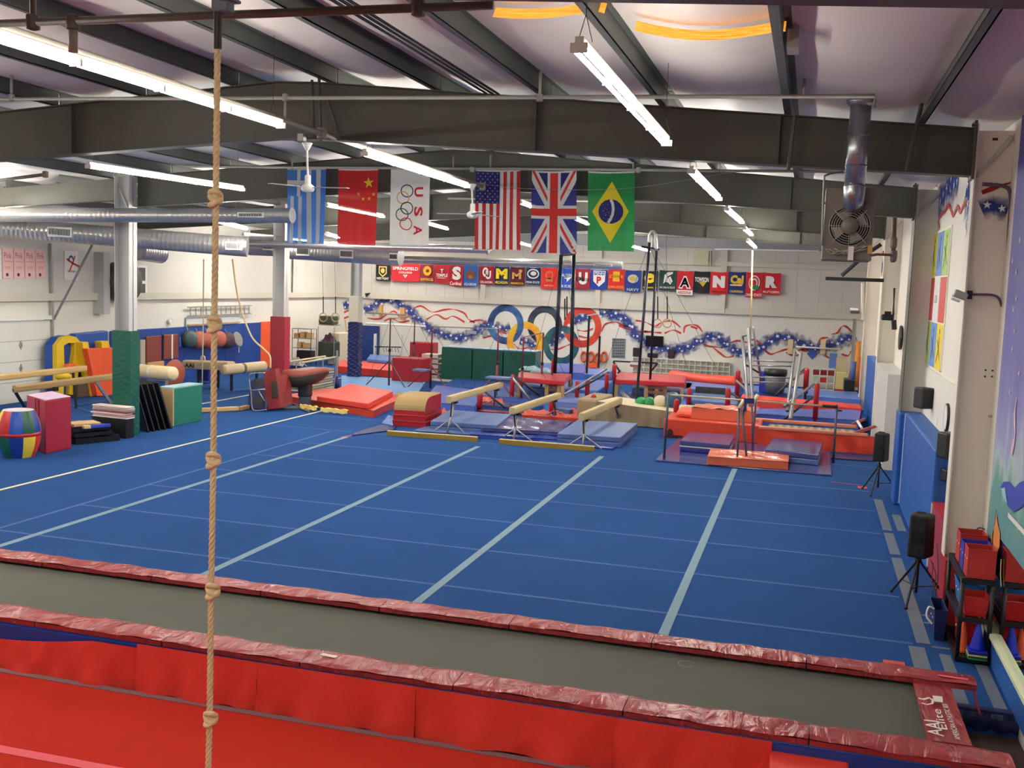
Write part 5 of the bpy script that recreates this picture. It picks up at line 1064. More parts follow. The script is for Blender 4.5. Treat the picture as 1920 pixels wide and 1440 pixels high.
# vaulting table
c = PZ(567,768); hT = ZT(c, 716); t = thing('vaulting_table', 'brown and black padded vaulting table on a dark pedestal', 'vault', c)
m = MB(); ctr = c+Vector((-.05,.2,hT))
def vt(u, v):
    a = 2*PI*u; x = math.cos(a); y = math.sin(a)
    rx = .66 if x < 0 else .70; nose = 1-.35*max(0,x)**2
    k = v; z = .26*(k) if k < 1 else 0
    r = [0.15,.72,.98,1.0,.93,.6,0.02][min(6,int(round(v*6)))]; zz = [-.10,-.02,.12,.22,.30,.335,.34][min(6,int(round(v*6)))]
    p = Vector((rx*x*r, .44*y*r*nose, zz+.14*max(0,x)*r))
    R_ = Matrix.Rotation(.25, 3, 'Z'); return ctr+R_ @ p
mk('padded_top', MB().grid(vt, 28, 6), BRN, t, smooth=True)
def vt2(u, v):
    a = 2*PI*u; x = math.cos(a); y = math.sin(a); rx = .66 if x < 0 else .70; nose = 1-.35*max(0,x)**2
    r = [.1,.55,.80,1.005,1.015][min(4,int(round(v*4)))]; zz = [-.13,-.11,-.03,.10,.17][min(4,int(round(v*4)))]
    return ctr+Matrix.Rotation(.25, 3, 'Z') @ Vector((rx*x*r, .44*y*r*nose, zz+.14*max(0,x)*r-.07*max(0,-x+.2)*(1 if r < 1 else .3)))
mk('padded_base', MB().grid(vt2, 28, 4), mat('dark_olive_vinyl', (62,60,50), .5, 0, .1, 4), t, smooth=True)
mk('pedestal', MB().bb(c.x-.16, c.x+.12, c.y+.05, c.y+.33, .06, hT-.05), mat('slate_steel', (74,84,96), .45, .3), t, bevel=.03); mk('pedestal_sleeve', MB().bb(c.x-.18, c.x+.14, c.y+.03, c.y+.35, hT*.45, hT-.02), mat('navy_black', (30,34,48), .5), t, bevel=.03)
for (x, y) in ((515,768),(600,768),(574,774),(545,757)): q = PZ(x, y); mk('base_foot', MB().add([(c.x-.02,c.y+.2,.12),(q.x,q.y,.05),(q.x+.06,q.y+.08,.0),(c.x+.1,c.y+.3,.0),(c.x-.1,c.y+.1,0)], [(0,1,4),(0,3,2,1),(1,2,3,4)]), mat('grey_base_steel', (120,118,112), .4, .5), t)
# stack of folded grey mats on cart
t = thing('mat_cart', 'steel cart behind the vaulting table holding a stack of thin mats', 'cart', PZ(585,745)); A = PZ(580,741); B = PZ(626,731); d = B-A; n = Vector((-d.y,d.x,0)).normalized()*.8
mk('cart_frame', MB().tube([A+Vector((0,0,.05)), A+Vector((-.1,0,.75))], .02, 6).tube([A+Vector((0,0,.05)), B+Vector((0,0,.05)), B+n+Vector((0,0,.05))], .025, 6).tube([B+Vector((0,0,.05)), B+Vector((.05,0,.6))], .02, 6), GALV, t)
for k in range(8):
    o = Vector((random.uniform(-.03,.03), random.uniform(-.03,.03), 0)); z = .09+k*.085; m = MB()
    def f(u, v, o=o, z=z): p = A+d*(.03+.94*u)+n*v+o; return Vector((p.x, p.y, z+.06+.03*math.sin(PI*u)*(k/8)))
    m.grid(f, 8, 4); m.pr([(A+d*.03+o).to_2d(), (A+d*.97+o).to_2d(), (A+d*.97+n+o).to_2d(), (A+d*.03+n+o).to_2d()], z, z+.058)
    mk('folded_mat', m, mat('grey_cream_mat_%d' % (k%2), ((206,198,172),(150,146,140))[k%2], .8), label='thin mat in the cart stack, %s from the bottom' % ORD[k], cat='mat', group='thin mats stacked on the cart')
# parallel bars low
t = thing('parallel_bars', 'cream parallel bars between the red and navy padded columns', 'parallel bars', PZ(600,712)); 
for (a, b) in (((545,678),(610,668)), ((566,680),(632,669))): mk('bar', MB().tube([PY(a[0],a[1],32.6), PY(b[0],b[1],34.6)], .035, 8), mat('cream_bar', (226,208,170), .5), t, smooth=True)
for (x, y, yb) in ((605,670,713),(629,672,724),(555,680,722)): q = PZ(x, yb); p = Vector((q.x,q.y,ZT(q, y))); mk('upright', MB().tube([q, p], .03, 6), GALV, t)
t2 = thing('support_post', 'grey post with dark padded foot right of the mat stack', 'post', PZ(631,728)); q = PZ(631,728); mk('post', MB().tube([q, q+Vector((0,0,1.3))], .04, 8), GALV, t2); mk('foot_cone', MB().lathe(q, [(.14,0),(.08,.25),(.05,.42)], 10), NAVY, t2, smooth=True)
# back-left corner clutter
t = thing('wire_shelf', 'wire shelf unit with cardboard boxes at the far end of the left wall', 'shelf', PZ(567,690)); c = PZ(567,688); c = PY(567, 660, 38.6); x0, x1 = PY(552,660,38.6).x, PY(587,660,38.6).x
for x in (x0, x1):
    for y in (38.4, 38.9): mk('post', MB().tube([(x,y,0),(x,y,1.6)], .015, 6), DKMET, t)
for z in (.25, .8, 1.2, 1.6): mk('shelf_board', MB().bb(x0, x1, 38.4, 38.9, z-.015, z+.015), GALV, t)
for k in range(5):
    x = x0+.15+.14*k; z = (1.22, .82)[k%2]; mk('cardboard_box', MB().bb(x-.1, x+.08, 38.45, 38.8, z+.001, z+.18+.03*(k%3)), mat('cardboard', (196,160,108), .8), label='small cardboard box on the wire shelf, %s' % ORD[k], cat='box', group='boxes on the wire shelf')
mk('black_crate', MB().bb(x0+.2, x1-.02, 38.4, 38.85, .27, .70), BLACK, label='black crate on the lower tier of the wire shelf', cat='crate', bevel=.02)
mk('white_bags', MB().grid(lambda u, v: Vector((x0+.0+.75*u, 37.8+.5*v, .12+.32*math.sin(PI*u)*math.sin(PI*v)+.05*math.sin(u*17)*math.sin(v*9))), 14, 10), mat('black_white_bag', (150,146,140), .6, 0, .7, 12), label='heap of black and white bags below the wire shelf', cat='bags')
t = thing('laundry_trolley', 'dark trolley heaped with gear by the far left corner', 'trolley', PY(612,670,40.2)); x0, x1 = PY(600,660,40.2).x, PY(630,660,40.2).x
for x in (x0, x1): mk('post', MB().tube([(x,40.0,0),(x,40.0,1.65)], .02, 6), GALV, t)
mk('tub', MB().bb(x0, x1, 40.0, 40.6, .35, 1.0), mat('dark_green_tub', (50,62,52), .6), t, bevel=.04); mk('top_tub', MB().bb(x0, x1-.1, 40.0, 40.6, 1.75, 2.1), mat('dark_green_tub', (50,62,52)), t, bevel=.04); mk('shelf_board', MB().bb(x0, x1, 40.0, 40.6, 1.70, 1.74), GALV, t)
mk('clothes', MB().grid(lambda u, v: Vector((x0+.05+(x1-x0-.1)*u, 40.05+.5*v, 1.0+.35*math.sin(PI*u)*math.sin(PI*v)+.06*math.sin(u*19+v*7))), 12, 8), mat('mixed_dark_cloth', (70,40,60), .8, 0, .8, 9), t)
mk('cream_cabinet', MB().bb(PY(632,665,41.5).x, PY(652,665,41.5).x, 40.6, 42.0, 0, 1.35), mat('cream_cabinet', (220,210,180), .6), label='cream cabinet in the far left corner beside the trolley', cat='cabinet', bevel=.02)
mk('leaning_pole', MB().tube([PY(657,672,43.3), PY(647,600,43.5)], .03, 6), WOOD, label='wooden pole leaning in the far left corner', cat='pole')
# hanging rings at left
def rings(x1_, x2_, ytop, yst, yr, Y, label, rr=.12, grp=None):
    for k, x in enumerate((x1_, x2_)):
        t = thing('gymnastic_ring', '%s, %s ring' % (label, ('left','right')[k]), 'ring', PY(x, yr, Y), grp)
        c = PY(x, yr, Y); top = PY(x-2, ytop, Y); st = PY(x, yst, Y)
        mk('ring', MB().tube([c+Vector((math.cos(2*PI*j/20)*rr, 0, math.sin(2*PI*j/20)*rr)) for j in range(20)], .02, 8, closed=True), WOOD, t, smooth=True)
        mk('strap', MB().tube([c+Vector((0,0,rr)), st], .022, 6), BLACK, t); mk('cable', MB().tube([st, top], .006, 5), DKMET, t)
rings(606, 629, 470, 556, 595, 37.5, 'gymnastic ring pair in front of the left wall by the red column', .17, 'left rings'); rings(1233, 1251, 440, 556, 606, 34.0, 'gymnastic ring pair before the back wall beside the tall cable frame', .14, 'right rings')
mk('ring_strap', MB().tube([PY(1059,560,40), PY(1059,600,40)], .03, 6), BLACK, label='dark hanging strap above the red painted ring, left one', cat='strap'); mk('ring_strap', MB().tube([PY(1063,556,40), PY(1063,592,40)], .03, 6), BLACK, label='dark hanging strap above the red painted ring, right one', cat='strap')
# ================================================================ CENTRE EQUIPMENT
def slab(name, corners, z0, z1, mt, label, cat='mat', bevel=.02, group=None, wob=0, parts=None):
    """mat given by the four TOP corners in the photo (front-left, front-right, back-right, back-left) at height z1"""
    fp = [PZ(x, y, z1) for x, y in corners]; m = MB()
    if wob:
        a, b, c, d = fp
        def f(u, v):
            p = a.lerp(b, u).lerp(d.lerp(c, u), v); e = min(u, 1-u, v, 1-v)*8; e = min(1, e)
            return Vector((p.x, p.y, z1+wob*e*(math.sin(u*9+v*3+a.x)+.7*math.sin(v*11-u*4)+.5*math.sin(u*23+v*17))))
        m.grid(f, 28, 20); P = [p.to_2d() for p in fp]; m.pr(P, z0, z1-.012)
        return mk(name, m, mt, label=label, cat=cat, group=group, smooth=False)
    m.pr([p.to_2d() for p in fp], z0, z1)
    return mk(name, m, mt, label=label, cat=cat, bevel=bevel, group=group)
# red landing mats
slab('landing_mat', [(533,741),(700,770),(762,742),(612,727)], 0, .20, ORANGE_V, 'wide orange red landing mat with torn yellow foam edge behind the vault', wob=.02)
slab('landing_mat', [(594,743),(690,757),(737,733),(655,719)], .205, .36, vinyl('coral_red_vinyl', (226,66,52), .45, .12), 'thick coral red mat lying on top of the orange red one')
for k, (x0, y0, x1, y1) in enumerate(((562,757,594,767),(601,763,651,774),(742,738,757,746))):
    a, b = PZ(x0, (y0+y1)/2+3, .05), PZ(x1, (y0+y1)/2+8 if k < 2 else (y0+y1)/2, .05)
    mk('torn_foam', MB().grid(lambda u, v, a=a, b=b: a.lerp(b, u)+Vector((0, -.02-.03*math.sin(u*12), .11*v+.012*math.sin(u*21+v*3))), 16, 4).grid(lambda u, v, a=a, b=b: a.lerp(b, u)+Vector((0, -.02-.03*math.sin(u*12)+.12*v, .11+.012*math.sin(u*21+3))), 16, 3), mat('yellow_foam', (236,206,120), .9, 0, .15, 8), label='torn yellow foam at the edge of the red landing mat, %s' % ('left piece','front piece','small right piece')[k], cat='foam', group='torn foam pieces')
slab('landing_mat', [(716,793),(736,797),(742,782),(728,778)], 0, .07, BLUE_L, 'crumpled light blue mat between the red mat and the tan topped trapezoid', wob=.015)
slab('landing_mat', [(790,790),(690,808),(665,812),(745,788)], 0, .05, NAVY, 'dark navy mat edge left of the tan topped trapezoid') if False else None
mk('mat_trench', MB().pr([PZ(660,818,.0).to_2d(), PZ(738,808,0).to_2d(), PZ(745,798,0).to_2d(), PZ(740,791,0).to_2d(), PZ(668,812,0).to_2d()], .002, .03), mat('deep_navy_mat', (22,28,84), .5), label='dark navy mat strip along the floor corner left of the tan topped trapezoid', cat='mat')
# far-left red strips and blue
slab('landing_mat', [(633,686),(735,695),(737,680),(640,675)], 0, .28, vinyl('coral_red_vinyl', (226,66,52)), 'low red mat run behind the navy padded column'); slab('landing_mat', [(688,673),(732,677),(738,668),(694,664)], .29, .42, BLUE_L, 'light blue mat lying on the low red mat run')
slab('landing_mat', [(640,738),(780,742),(800,712),(640,704)], 0, .03, mat('pale_blue_mat', (110,156,206), .6, 0, .08, 2), 'flat pale blue mat under the left high bar')
# red blocks
def face_block(name, tl, tr, bl, depth, mt, label, cat='block', z=0, bevel=.03, group=None, toptilt=0):
    A = PZ(bl[0], bl[1], z); h = ZT(A, tl[1]); B = PY(tr[0], tr[1], A.y); 
    return mk(name, MB().bb(A.x, B.x, A.y, A.y+depth, z, h), mt, label=label, cat=cat, bevel=bevel, group=group)
DKRED = vinyl('deep_red_vinyl', (168,28,40), .42, .12)
o = face_block('foam_block', (735,670), (792,671), (734,715), .85, DKRED, 'large dark red foam block behind the left high bar')
o = face_block('foam_block', (767,641), (813,643), (767,690), .6, DKRED, 'dark red foam block standing against the back wall', z=0); 
t = thing('rack_stand', 'white wheeled rack with dark rail against the back wall, left', 'rack', PY(727,690,42.5))
for x in (703, 752): q = PY(x, 660, 42.6); mk('post', MB().bb(q.x-.03, q.x+.03, 42.5, 42.7, 0, 1.3), WHITE, t)
a, b = PY(703,650,42.5), PY(752,651,42.5); mk('rail', MB().tube([a, b], .03, 6).tube([a+Vector((0,0,-.4)), b+Vector((0,0,-.4))], .02, 6), DKMET, t)
for k in range(6): q = a.lerp(b, .3+.11*k); mk('peg', MB().tube([q, q+Vector((.12,-.1,-.2))], .03, 6), GALV, t)
# green wall blocks
A0 = PZ(824, 712.5); X0 = A0.x; Yg = A0.y; 
for k, (x0, x1, yt) in enumerate(((826,883,668),(884,941,671),(942,1002,674))):
    a = PY(x0, 715, Yg); b = PY(x1, 715, Yg); h = 1.28
    t = thing('crash_mat', 'dark green crash mat on edge with pale top, %s of three' % ('left','middle','right')[k], 'mat', ((a.x+b.x)/2, Yg+.4, 0), 'green crash mats'); mk('body', MB().bb(a.x, b.x, Yg, Yg+.9, .0, h), GREEN_V, t, bevel=.04); mk('top_sheet', MB().bb(a.x+.03, b.x-.03, Yg+.02, Yg+.88, h+.001, h+.02), mat('pale_blue_vinyl', (176,196,220), .4), t)
for k in range(5): a = PY(796+k%2, 0, 36.5) if False else PY(803, 710, Yg+.1); mk('panel_mat', MB().bb(a.x-.3, a.x+.38, Yg+.1, Yg+.7, .02+.2*k, .16+.2*k), mat('cream_panel', (206,198,186), .7), label='cream panel mat in the pile left of the green crash mats, %s from the bottom' % ORD[k], cat='mat', group='cream panels left of the crash mats', bevel=.02)
mk('white_base_strip', MB().bb(PY(800,716,Yg-.3).x, PY(862,716,Yg-.3).x, Yg-.45, Yg-.15, 0, .06), WHITE, label='white strip on the floor before the green crash mats', cat='strip')
# big blue mats in middle distance
M_ = [([(828,722),(1000,735),(985,716),(860,706)], 0, .12, 'flat blue mat spread before the green crash mats', .0, BLUE_V),
 ([(792,752),(890,762),(905,732),(818,722)], 0, .24, 'puffy blue mat right of the left high bar', .012, vinyl('periwinkle_vinyl', (78,104,186), .3, .5, 3)),
 ([(885,757),(985,767),(1000,750),(905,742)], .0, .10, 'shiny crumpled blue grey mat under the first balance beam far end', .012, PURPLE_V),
 ([(905,741),(1020,750),(1130,742),(930,722)], 0, .20, 'blue mat field behind the red posts', .008, vinyl('periwinkle_vinyl', (78,104,186))),
 ([(965,724),(1120,732),(1150,714),(990,706)], .0, .4, 'raised blue mat behind the left red spotting table', .0, BLUE_L),
 ([(1020,752),(1165,762),(1180,742),(1040,735)], 0, .3, 'light blue mat between the two spotting tables', .008, BLUE_L),
 ([(1065,700),(1135,703),(1150,694),(1085,689)], .3, .55, 'blue mat pile before the back wall under the orange straps', .0, BLUE_L),
 ([(1000,694),(1095,700),(1098,683),(1010,680)], .3, .65, 'rumpled blue cover on the raised mats behind the left spotting table', .025, vinyl('periwinkle_vinyl', (78,104,186))),
 ([(1185,728),(1290,737),(1300,718),(1190,712)], 0, .5, 'blue mat pile seen under the right spotting table, upper', .0, BLUE_L),
 ([(1165,756),(1290,766),(1300,742),(1180,735)], 0, .34, 'periwinkle mat under the right spotting table', .01, vinyl('periwinkle_vinyl', (78,104,186))),
 ([(1283,728),(1385,735),(1385,716),(1285,712)], 0, .5, 'pale blue mats behind the low red bolster', .0, BLUE_L),
 ([(1295,748),(1383,757),(1385,742),(1300,736)], 0, .42, 'grey blue mat behind the right red posts', .0, SLATE),
 ([(1290,764),(1365,772),(1610,788),(1615,768)], 0, .42, 'long blue mat run beside the grey trampoline at right', .004, vinyl('periwinkle_vinyl', (78,104,186))),
 ([(1395,731),(1615,748),(1608,735),(1400,722)], 0, .45, 'blue mats at the foot of the back right corner', .0, BLUE_L)]
for cs, z0, z1, lb, wob, mt in M_: slab('landing_mat', cs, z0, z1, mt, lb, wob=wob, bevel=.03)
slab('red_mat', [(1388,742),(1612,764),(1605,750),(1392,735)], 0, .45, vinyl('coral_red_vinyl', (226,66,52)), 'long coral red mat strip at the back right', bevel=.03) if False else None
a, b = PZ(1388,750,.40), PZ(1616,771,.40); mk('red_mat_strip', MB().pr([a.to_2d(), b.to_2d(), (b+Vector((0,1.0,0))).to_2d(), (a+Vector((0,1.0,0))).to_2d()], .0, .5), vinyl('coral_red_vinyl', (226,66,52)), label='long coral red mat strip running to the right wall', cat='mat', bevel=.03)
# black mesh panel
A = PY(1304, 740, 34.5); B = PY(1360, 740, 34.5); mk('mesh_panel', MB().bb(A.x, B.x, 34.4, 34.5, A.z, PY(1304,724,34.5).z), mat('dark_mesh', (50,52,52), .6, 0, .5, 6), label='dark mesh side panel behind the right red posts', cat='panel')
# red bolster
a, b = PZ(1260,704,.62), PZ(1385,716,.62); d = (b-a); m = MB(); pts = [a+d*(k/12)+Vector((0,0,-.04*math.sin(PI*k/12))) for k in range(13)]
mk('red_bolster', MB().tube(pts, .33, 12, r2=.2), vinyl('orange_red_soft', (220,70,48), .5, .3), label='long sagging red bolster mat before the white cubbies', cat='mat', smooth=True)
# orange scraps
for k, (cs, z) in enumerate((([(1040,782),(1105,787),(1100,770),(1045,765)],.1), ([(978,778),(1040,782),(1030,772),(985,768)],.08), ([(886,750),(945,757),(940,742),(892,738)],.14), ([(820,778),(852,782),(848,772),(828,768)],.12))):
    slab('orange_mat', cs, 0, z, ORANGE_V, 'crumpled orange red mat scrap %s' % ('left of the tan trampoline end','under the second balance beam','behind the first balance beam','right of the tan topped trapezoid')[k], wob=.05)
# dark red steel floor frame
mk('steel_bar', MB().tube([PZ(895,770,.05), PZ(1005,778,.05), PZ(1100,790,.05)], .05, 6), MAROON, label='dark red frame rail on the floor behind the blue beam mats', cat='rail')
# trapezoid with tan top
A = PZ(738,799); B = PZ(796,803); C = PZ(823,780); h = ZT(A, 744); w = (B-A); dp = C-B; n = Vector((-w.y,w.x,0)).normalized()*1.5
t = thing('vault_trapezoid', 'red layered trapezoid block with rounded tan carpet top', 'block', A)
prof = []
hb = h*.40; 
for k in range(9):
    a_ = PI/2*k/8; prof.append((.0+.42*(1-math.cos(a_)), hb+.12+(h-hb-.12)*math.sin(a_)))
prof = [(0.0, hb)]+prof+[(1.5, h), (1.5, hb)]
nd = n.normalized()
mk('top_layer', MB().ext([A+nd*y+Vector((0,0,z)) for y, z in prof], w), DKRED, t, bevel=.008)
tp = [(y-.008 if i < 3 else y, z+.008) for i, (y, z) in enumerate(prof[1:-1])]
ms = MB()
for (y0, z0), (y1, z1) in zip(tp, tp[1:]): ms.quad(A+nd*y0+Vector((0,0,z0)), A+w+nd*y0+Vector((0,0,z0)), A+w+nd*y1+Vector((0,0,z1)), A+nd*y1+Vector((0,0,z1)))
mk('carpet_top', ms, TAN, t, smooth=True)
e = w.normalized()*.03
for k, (z0, z1, g) in enumerate(((0, hb*.5, .03), (hb*.5+.01, hb-.01, .0))): mk('base_layer', MB().pr([(A-e*(1+g*10)).to_2d(), (A+w+e*(1+g*10)).to_2d(), (A+w+n+e).to_2d(), (A+n-e).to_2d()], z0, z1), DKRED, t, bevel=.012)
mk('seam_piping', MB().tube([A-e+Vector((0,0,hb))-nd*.01, A+w+e+Vector((0,0,hb))-nd*.01, A+w+n+e+Vector((0,0,hb))], .012, 6).tube([A-e*1.4+Vector((0,0,hb*.5))-nd*.01, A+w+e*1.4+Vector((0,0,hb*.5))-nd*.01, A+w+n+e+Vector((0,0,hb*.5))], .012, 6), RED_V, t)
# beam mats
def foldmat(cs, z1, label, mt, z0=0.0, parts=2):
    fp = [PZ(x, y, z1) for x, y in cs]; t = thing('beam_mat', label, 'mat', (fp[0].x, fp[0].y, z0), 'mats under the balance beams')
    hh = (z1-z0)/parts
    for k in range(parts): mk('mat_layer', MB().pr([p.to_2d() for p in fp], z0+hh*k+.003, z0+hh*(k+1)-.003), mt, t, bevel=.02)
    return t
foldmat([(807,789),(933,797),(958,776),(842,768)], .25, 'thick blue mat under the left balance beam', SLATE)
slab('beam_mat', [(902,802),(1050,811),(1072,790),(955,781)], .12, .2, PURPLE_V, 'shiny wrinkled blue mat between the two thick blue mats', wob=.012)
slab('beam_mat', [(880,814),(1045,824),(1050,812),(900,803)], .0, .10, vinyl('blue_shiny_vinyl', (52,74,160), .2, .3, 3), 'flat shiny blue mat in front of the beam mats', wob=.006)
slab('beam_mat', [(775,806),(905,815),(920,804),(800,798)], .0, .04, SLATE, 'flat slate blue mat in front of the left thick mat')
foldmat([(1045,812),(1163,820),(1196,793),(1082,787)], .26, 'thick blue mat under the right balance beam', SLATE)
slab('beam_mat', [(1010,826),(1150,840),(1165,829),(1040,818)], .0, .06, vinyl('blue_shiny_vinyl', (52,74,160)), 'flat blue mat in front of the right thick mat')
# balance beams
def bbeam(a, b, ha, hb_, label, w=.12, h=.17, foot_a=None, foot_b=None, stand=True):
    """a, b: photo points of the top near and far end; ha/hb: pixel floor contact of the stands"""
    qa = PZ(*foot_a); qb = PZ(*foot_b); za = ZT(qa, a[1]); zb = ZT(qb, b[1]); A = PY(a[0], a[1], qa.y); B = PY(b[0], b[1], qb.y); zz = 1.22
    t = obeam('balance_beam', A, B, w*1.25, h, SUEDE, label, group='tan balance beams')
    d = (B-A).normalized(); s = Vector((-d.y, d.x, 0)).normalized()
    for p, q in ((A.lerp(B,.10), qa), (A.lerp(B,.90), qb)):
        l = Vector((q.x, q.y, 0)); md = (p-Vector((0,0,h))).lerp(l, .55)
        mk('upright', MB().tube([p-Vector((0,0,h)), l+Vector((0,0,.02))], .032, 8), CHROME, t, smooth=True)
        mk('leg', MB().tube([md, l+s*.42+d*.2+Vector((0,0,.02))], .02, 6), CHROME, t); mk('leg', MB().tube([md, l-s*.42+d*.2+Vector((0,0,.02))], .02, 6), CHROME, t)
        mk('brace', MB().tube([md, p-Vector((0,0,h+.02))-d*.25], .02, 6), DKMET, t)
        mk('mount', MB().box(p-Vector((0,0,h+.03)), (.14,.14,.06)), DKMET, t)
    return t
bbeam((841,743), (940,716), 0, 0, 'tan balance beam on splayed legs, left of three', foot_a=(838,814), foot_b=(925,765))
bbeam((960,764), (1048,736), 0, 0, 'tan balance beam on splayed legs, middle of three', foot_a=(963,829), foot_b=(1042,785))
bbeam((1090,775), (1163,745), 0, 0, 'tan balance beam on splayed legs, right of three', w=.11, h=.18, foot_a=(1092,842), foot_b=(1160,795))
# low gold beams
for (a, b, lb) in (((725,817),(894,829),'low gold padded floor beam at the edge of the blue floor, left'), ((935,833),(1113,847),'low gold padded floor beam at the edge of the blue floor, right')):
    A = PZ(*a); B = PZ(*b); h = .11; t = thing('floor_beam', lb, 'balance beam', (A+B)/2, 'low gold floor beams'); d = (B-A).normalized(); s = Vector((-d.y,d.x,0))*.12
    mk('beam_body', MB().pr([A.to_2d(), B.to_2d(), (B+s).to_2d(), (A+s).to_2d()], 0, h), GOLD, t, bevel=.008); mk('suede_top', MB().pr([A.to_2d(), B.to_2d(), (B+s).to_2d(), (A+s).to_2d()], h+.001, h+.012), SUEDE, t)
# ---------------------------------------------------------------- red posts
random.seed(5)
POSTS = [((1262,1272),748,782,27.2),((1286,1295),727,767,0),((1358,1368),727,777,0),((1377,1386),694,743,0),((1505,1515),690,738,0),((1523,1533),718,787,0),((1077,1085),714,759,0),((1096,1105),712,749,0),((1107,1117),739,768,0),
 ((1147,1155),682,713,0),((1133,1141),700,729,0),((1150,1158),718,745,0),((894,904),738,767,0),((955,964),702,752,0),((1029,1037),751,776,0),((1033,1038),674,699,0)]
PD_ = ['on the orange mats by the single bar left upright','under the right end of the right spotting table','in front of the dark mesh panel','at the right end of the red bolster','beyond the trash can at right','beside the right end of the orange trampoline','under the diagonal bars, left of a pair','under the diagonal bars, right of a pair','behind the right balance beam','at the left end of the right spotting table','at the top of the diagonal bars','beneath the left end of the right spotting table','behind the left balance beam','left of the left spotting table','below the middle balance beam far end','behind the left spotting table']
for k, ((x0, x1), yt, yb, _) in enumerate(POSTS):
    z0 = [.35,.3,.42,.5,.5,.42,.05,.2,.3,.9,.8,.3,.1,.05,.05,.9][k]
    q = PZ((x0+x1)/2, yb, z0); h = ZT(q, yt); r = (PY(x1, yb, q.y).x-PY(x0, yb, q.y).x)/2
    t = thing('padded_post', 'red padded post %s' % PD_[k], 'post', q, 'red padded posts')
    mk('pad', MB().lathe(q, [(r,0),(r,h-z0-r*.8),(r*.8,h-z0-r*.25),(r*.3,h-z0)], 10), POSTRED, t, smooth=True); mk('steel_core', MB().tube([Vector((q.x,q.y,0)), Vector((q.x,q.y,z0))], r*.45, 6), DKMET, t)
# diagonal struts
def strut(a, Ya, b, Yb, r, mt, label, cat='bar', grp='diagonal brace bars'):
    return mk('brace_bar', MB().tube([PY(a[0],a[1],Ya), PY(b[0],b[1],Yb)], r, 8), mt, label=label, cat=cat, group=grp, smooth=True)
strut((1059,739),30,(1137,692),33,.035,CHROME,'silver diagonal bar rising to the post left of the right spotting table, front one'); strut((1084,730),31,(1141,698),33.5,.035,DKMET,'dark diagonal bar rising to the post left of the right spotting table, rear one')
strut((961,708),30.5,(995,752),30.5,.04,GALV,'grey diagonal bar falling right from the post left of the left spotting table'); strut((966,706),31,(1012,742),31,.035,DKMET,'dark diagonal bar behind the grey one by the left spotting table')
strut((1526,720),30.5,(1470,762),29,.04,CHROME,'silver diagonal bar left of the tall right red post, upper'); strut((1523,745),30.5,(1466,790),28,.035,DKMET,'dark diagonal bar left of the tall right red post, lower')
strut((1509,692),36,(1455,740),33,.035,DKMET,'dark diagonal bar left of the far red post, lower'); strut((1510,695),36,(1480,712),34,.035,GALV,'grey diagonal bar left of the far red post, upper')
strut((1381,714),33,(1415,746),31,.04,CHROME,'silver diagonal bar falling right from the post at the bolster end'); strut((1165,735),32,(1187,756),30,.06,GALV,'thick grey diagonal bar under the right spotting table'); strut((1366,733),30.5,(1390,750),30,.03,DKMET,'dark diagonal bar right of the post by the mesh panel')
strut((910,735),27,(948,766),27,.03,DKMET,'dark diagonal brace behind the left balance beam')
# ---------------------------------------------------------------- spotting tables
def sptable(tl, tr, fr, fl, zt, label, slats, zb_=.22):
    fp = [PZ(x, y, zt) for x, y in (fl, fr, tr, tl)]; t = thing('spotting_table', label, 'table', ((fp[0].x+fp[1].x)/2, fp[0].y+.4, 0))
    mk('padded_top', MB().pr([p.to_2d() for p in fp], zt-.16, zt), vinyl('table_red_vinyl', (190,40,48), .35, .1), t, bevel=.03)
    for p in fp: q = p.lerp(sum(fp, Vector())/4, .05); mk('leg', MB().bb(q.x-.05, q.x+.05, q.y-.05, q.y+.05, zb_, zt-.165), mat('raw_timber', (170,136,92), .7, 0, .12, 5), t)
    for u in slats: q = fp[0].lerp(fp[1], u); mk('leg', MB().bb(q.x-.06, q.x+.06, q.y+.1, q.y+.2, zb_, zt-.165), mat('raw_timber', (170,136,92)), t)
    a, b = fp[0].lerp(fp[1], slats[0]), fp[0].lerp(fp[1], slats[-1])
    for z in (zt*.35, zt*.6, zt*.78): mk('rung', MB().bb(a.x, b.x, a.y+.12, a.y+.17, z-.05, z+.05), mat('brown_timber', (120,76,50), .7), t)
    return t
sptable((973,697),(1072,701),(1058,714),(970,707), ZT(PZ(1030,762),713), 'red topped wooden spotting table, left one', (.62,.88))
sptable((1160,697),(1288,704),(1283,717),(1153,711), ZT(PZ(1215,768),714), 'long red topped wooden spotting table, right one', (.45,.60,.72), .35)
for k, (x, y) in enumerate(((995,693),(1017,697))):
    zt_ = ZT(PZ(1030,762),713); c = PZ(x, y+2, zt_)+Vector((0,0,.02)); mk('foam_pad', MB().grid(lambda u, v, c=c: c+Vector((-.38+.76*u, -.2+.4*v, .02+.14*math.sin(PI*u)*math.sin(PI*v)+.03*math.sin(u*11))), 12, 8).bb(c.x-.38, c.x+.38, c.y-.2, c.y+.2, zt_+.005, zt_+.05), mat('pale_teal_pad', (150,184,190), .5, 0, .2, 6), label='pale teal crumpled pad on the left spotting table, %s' % ('left','right')[k], cat='pad', smooth=True)
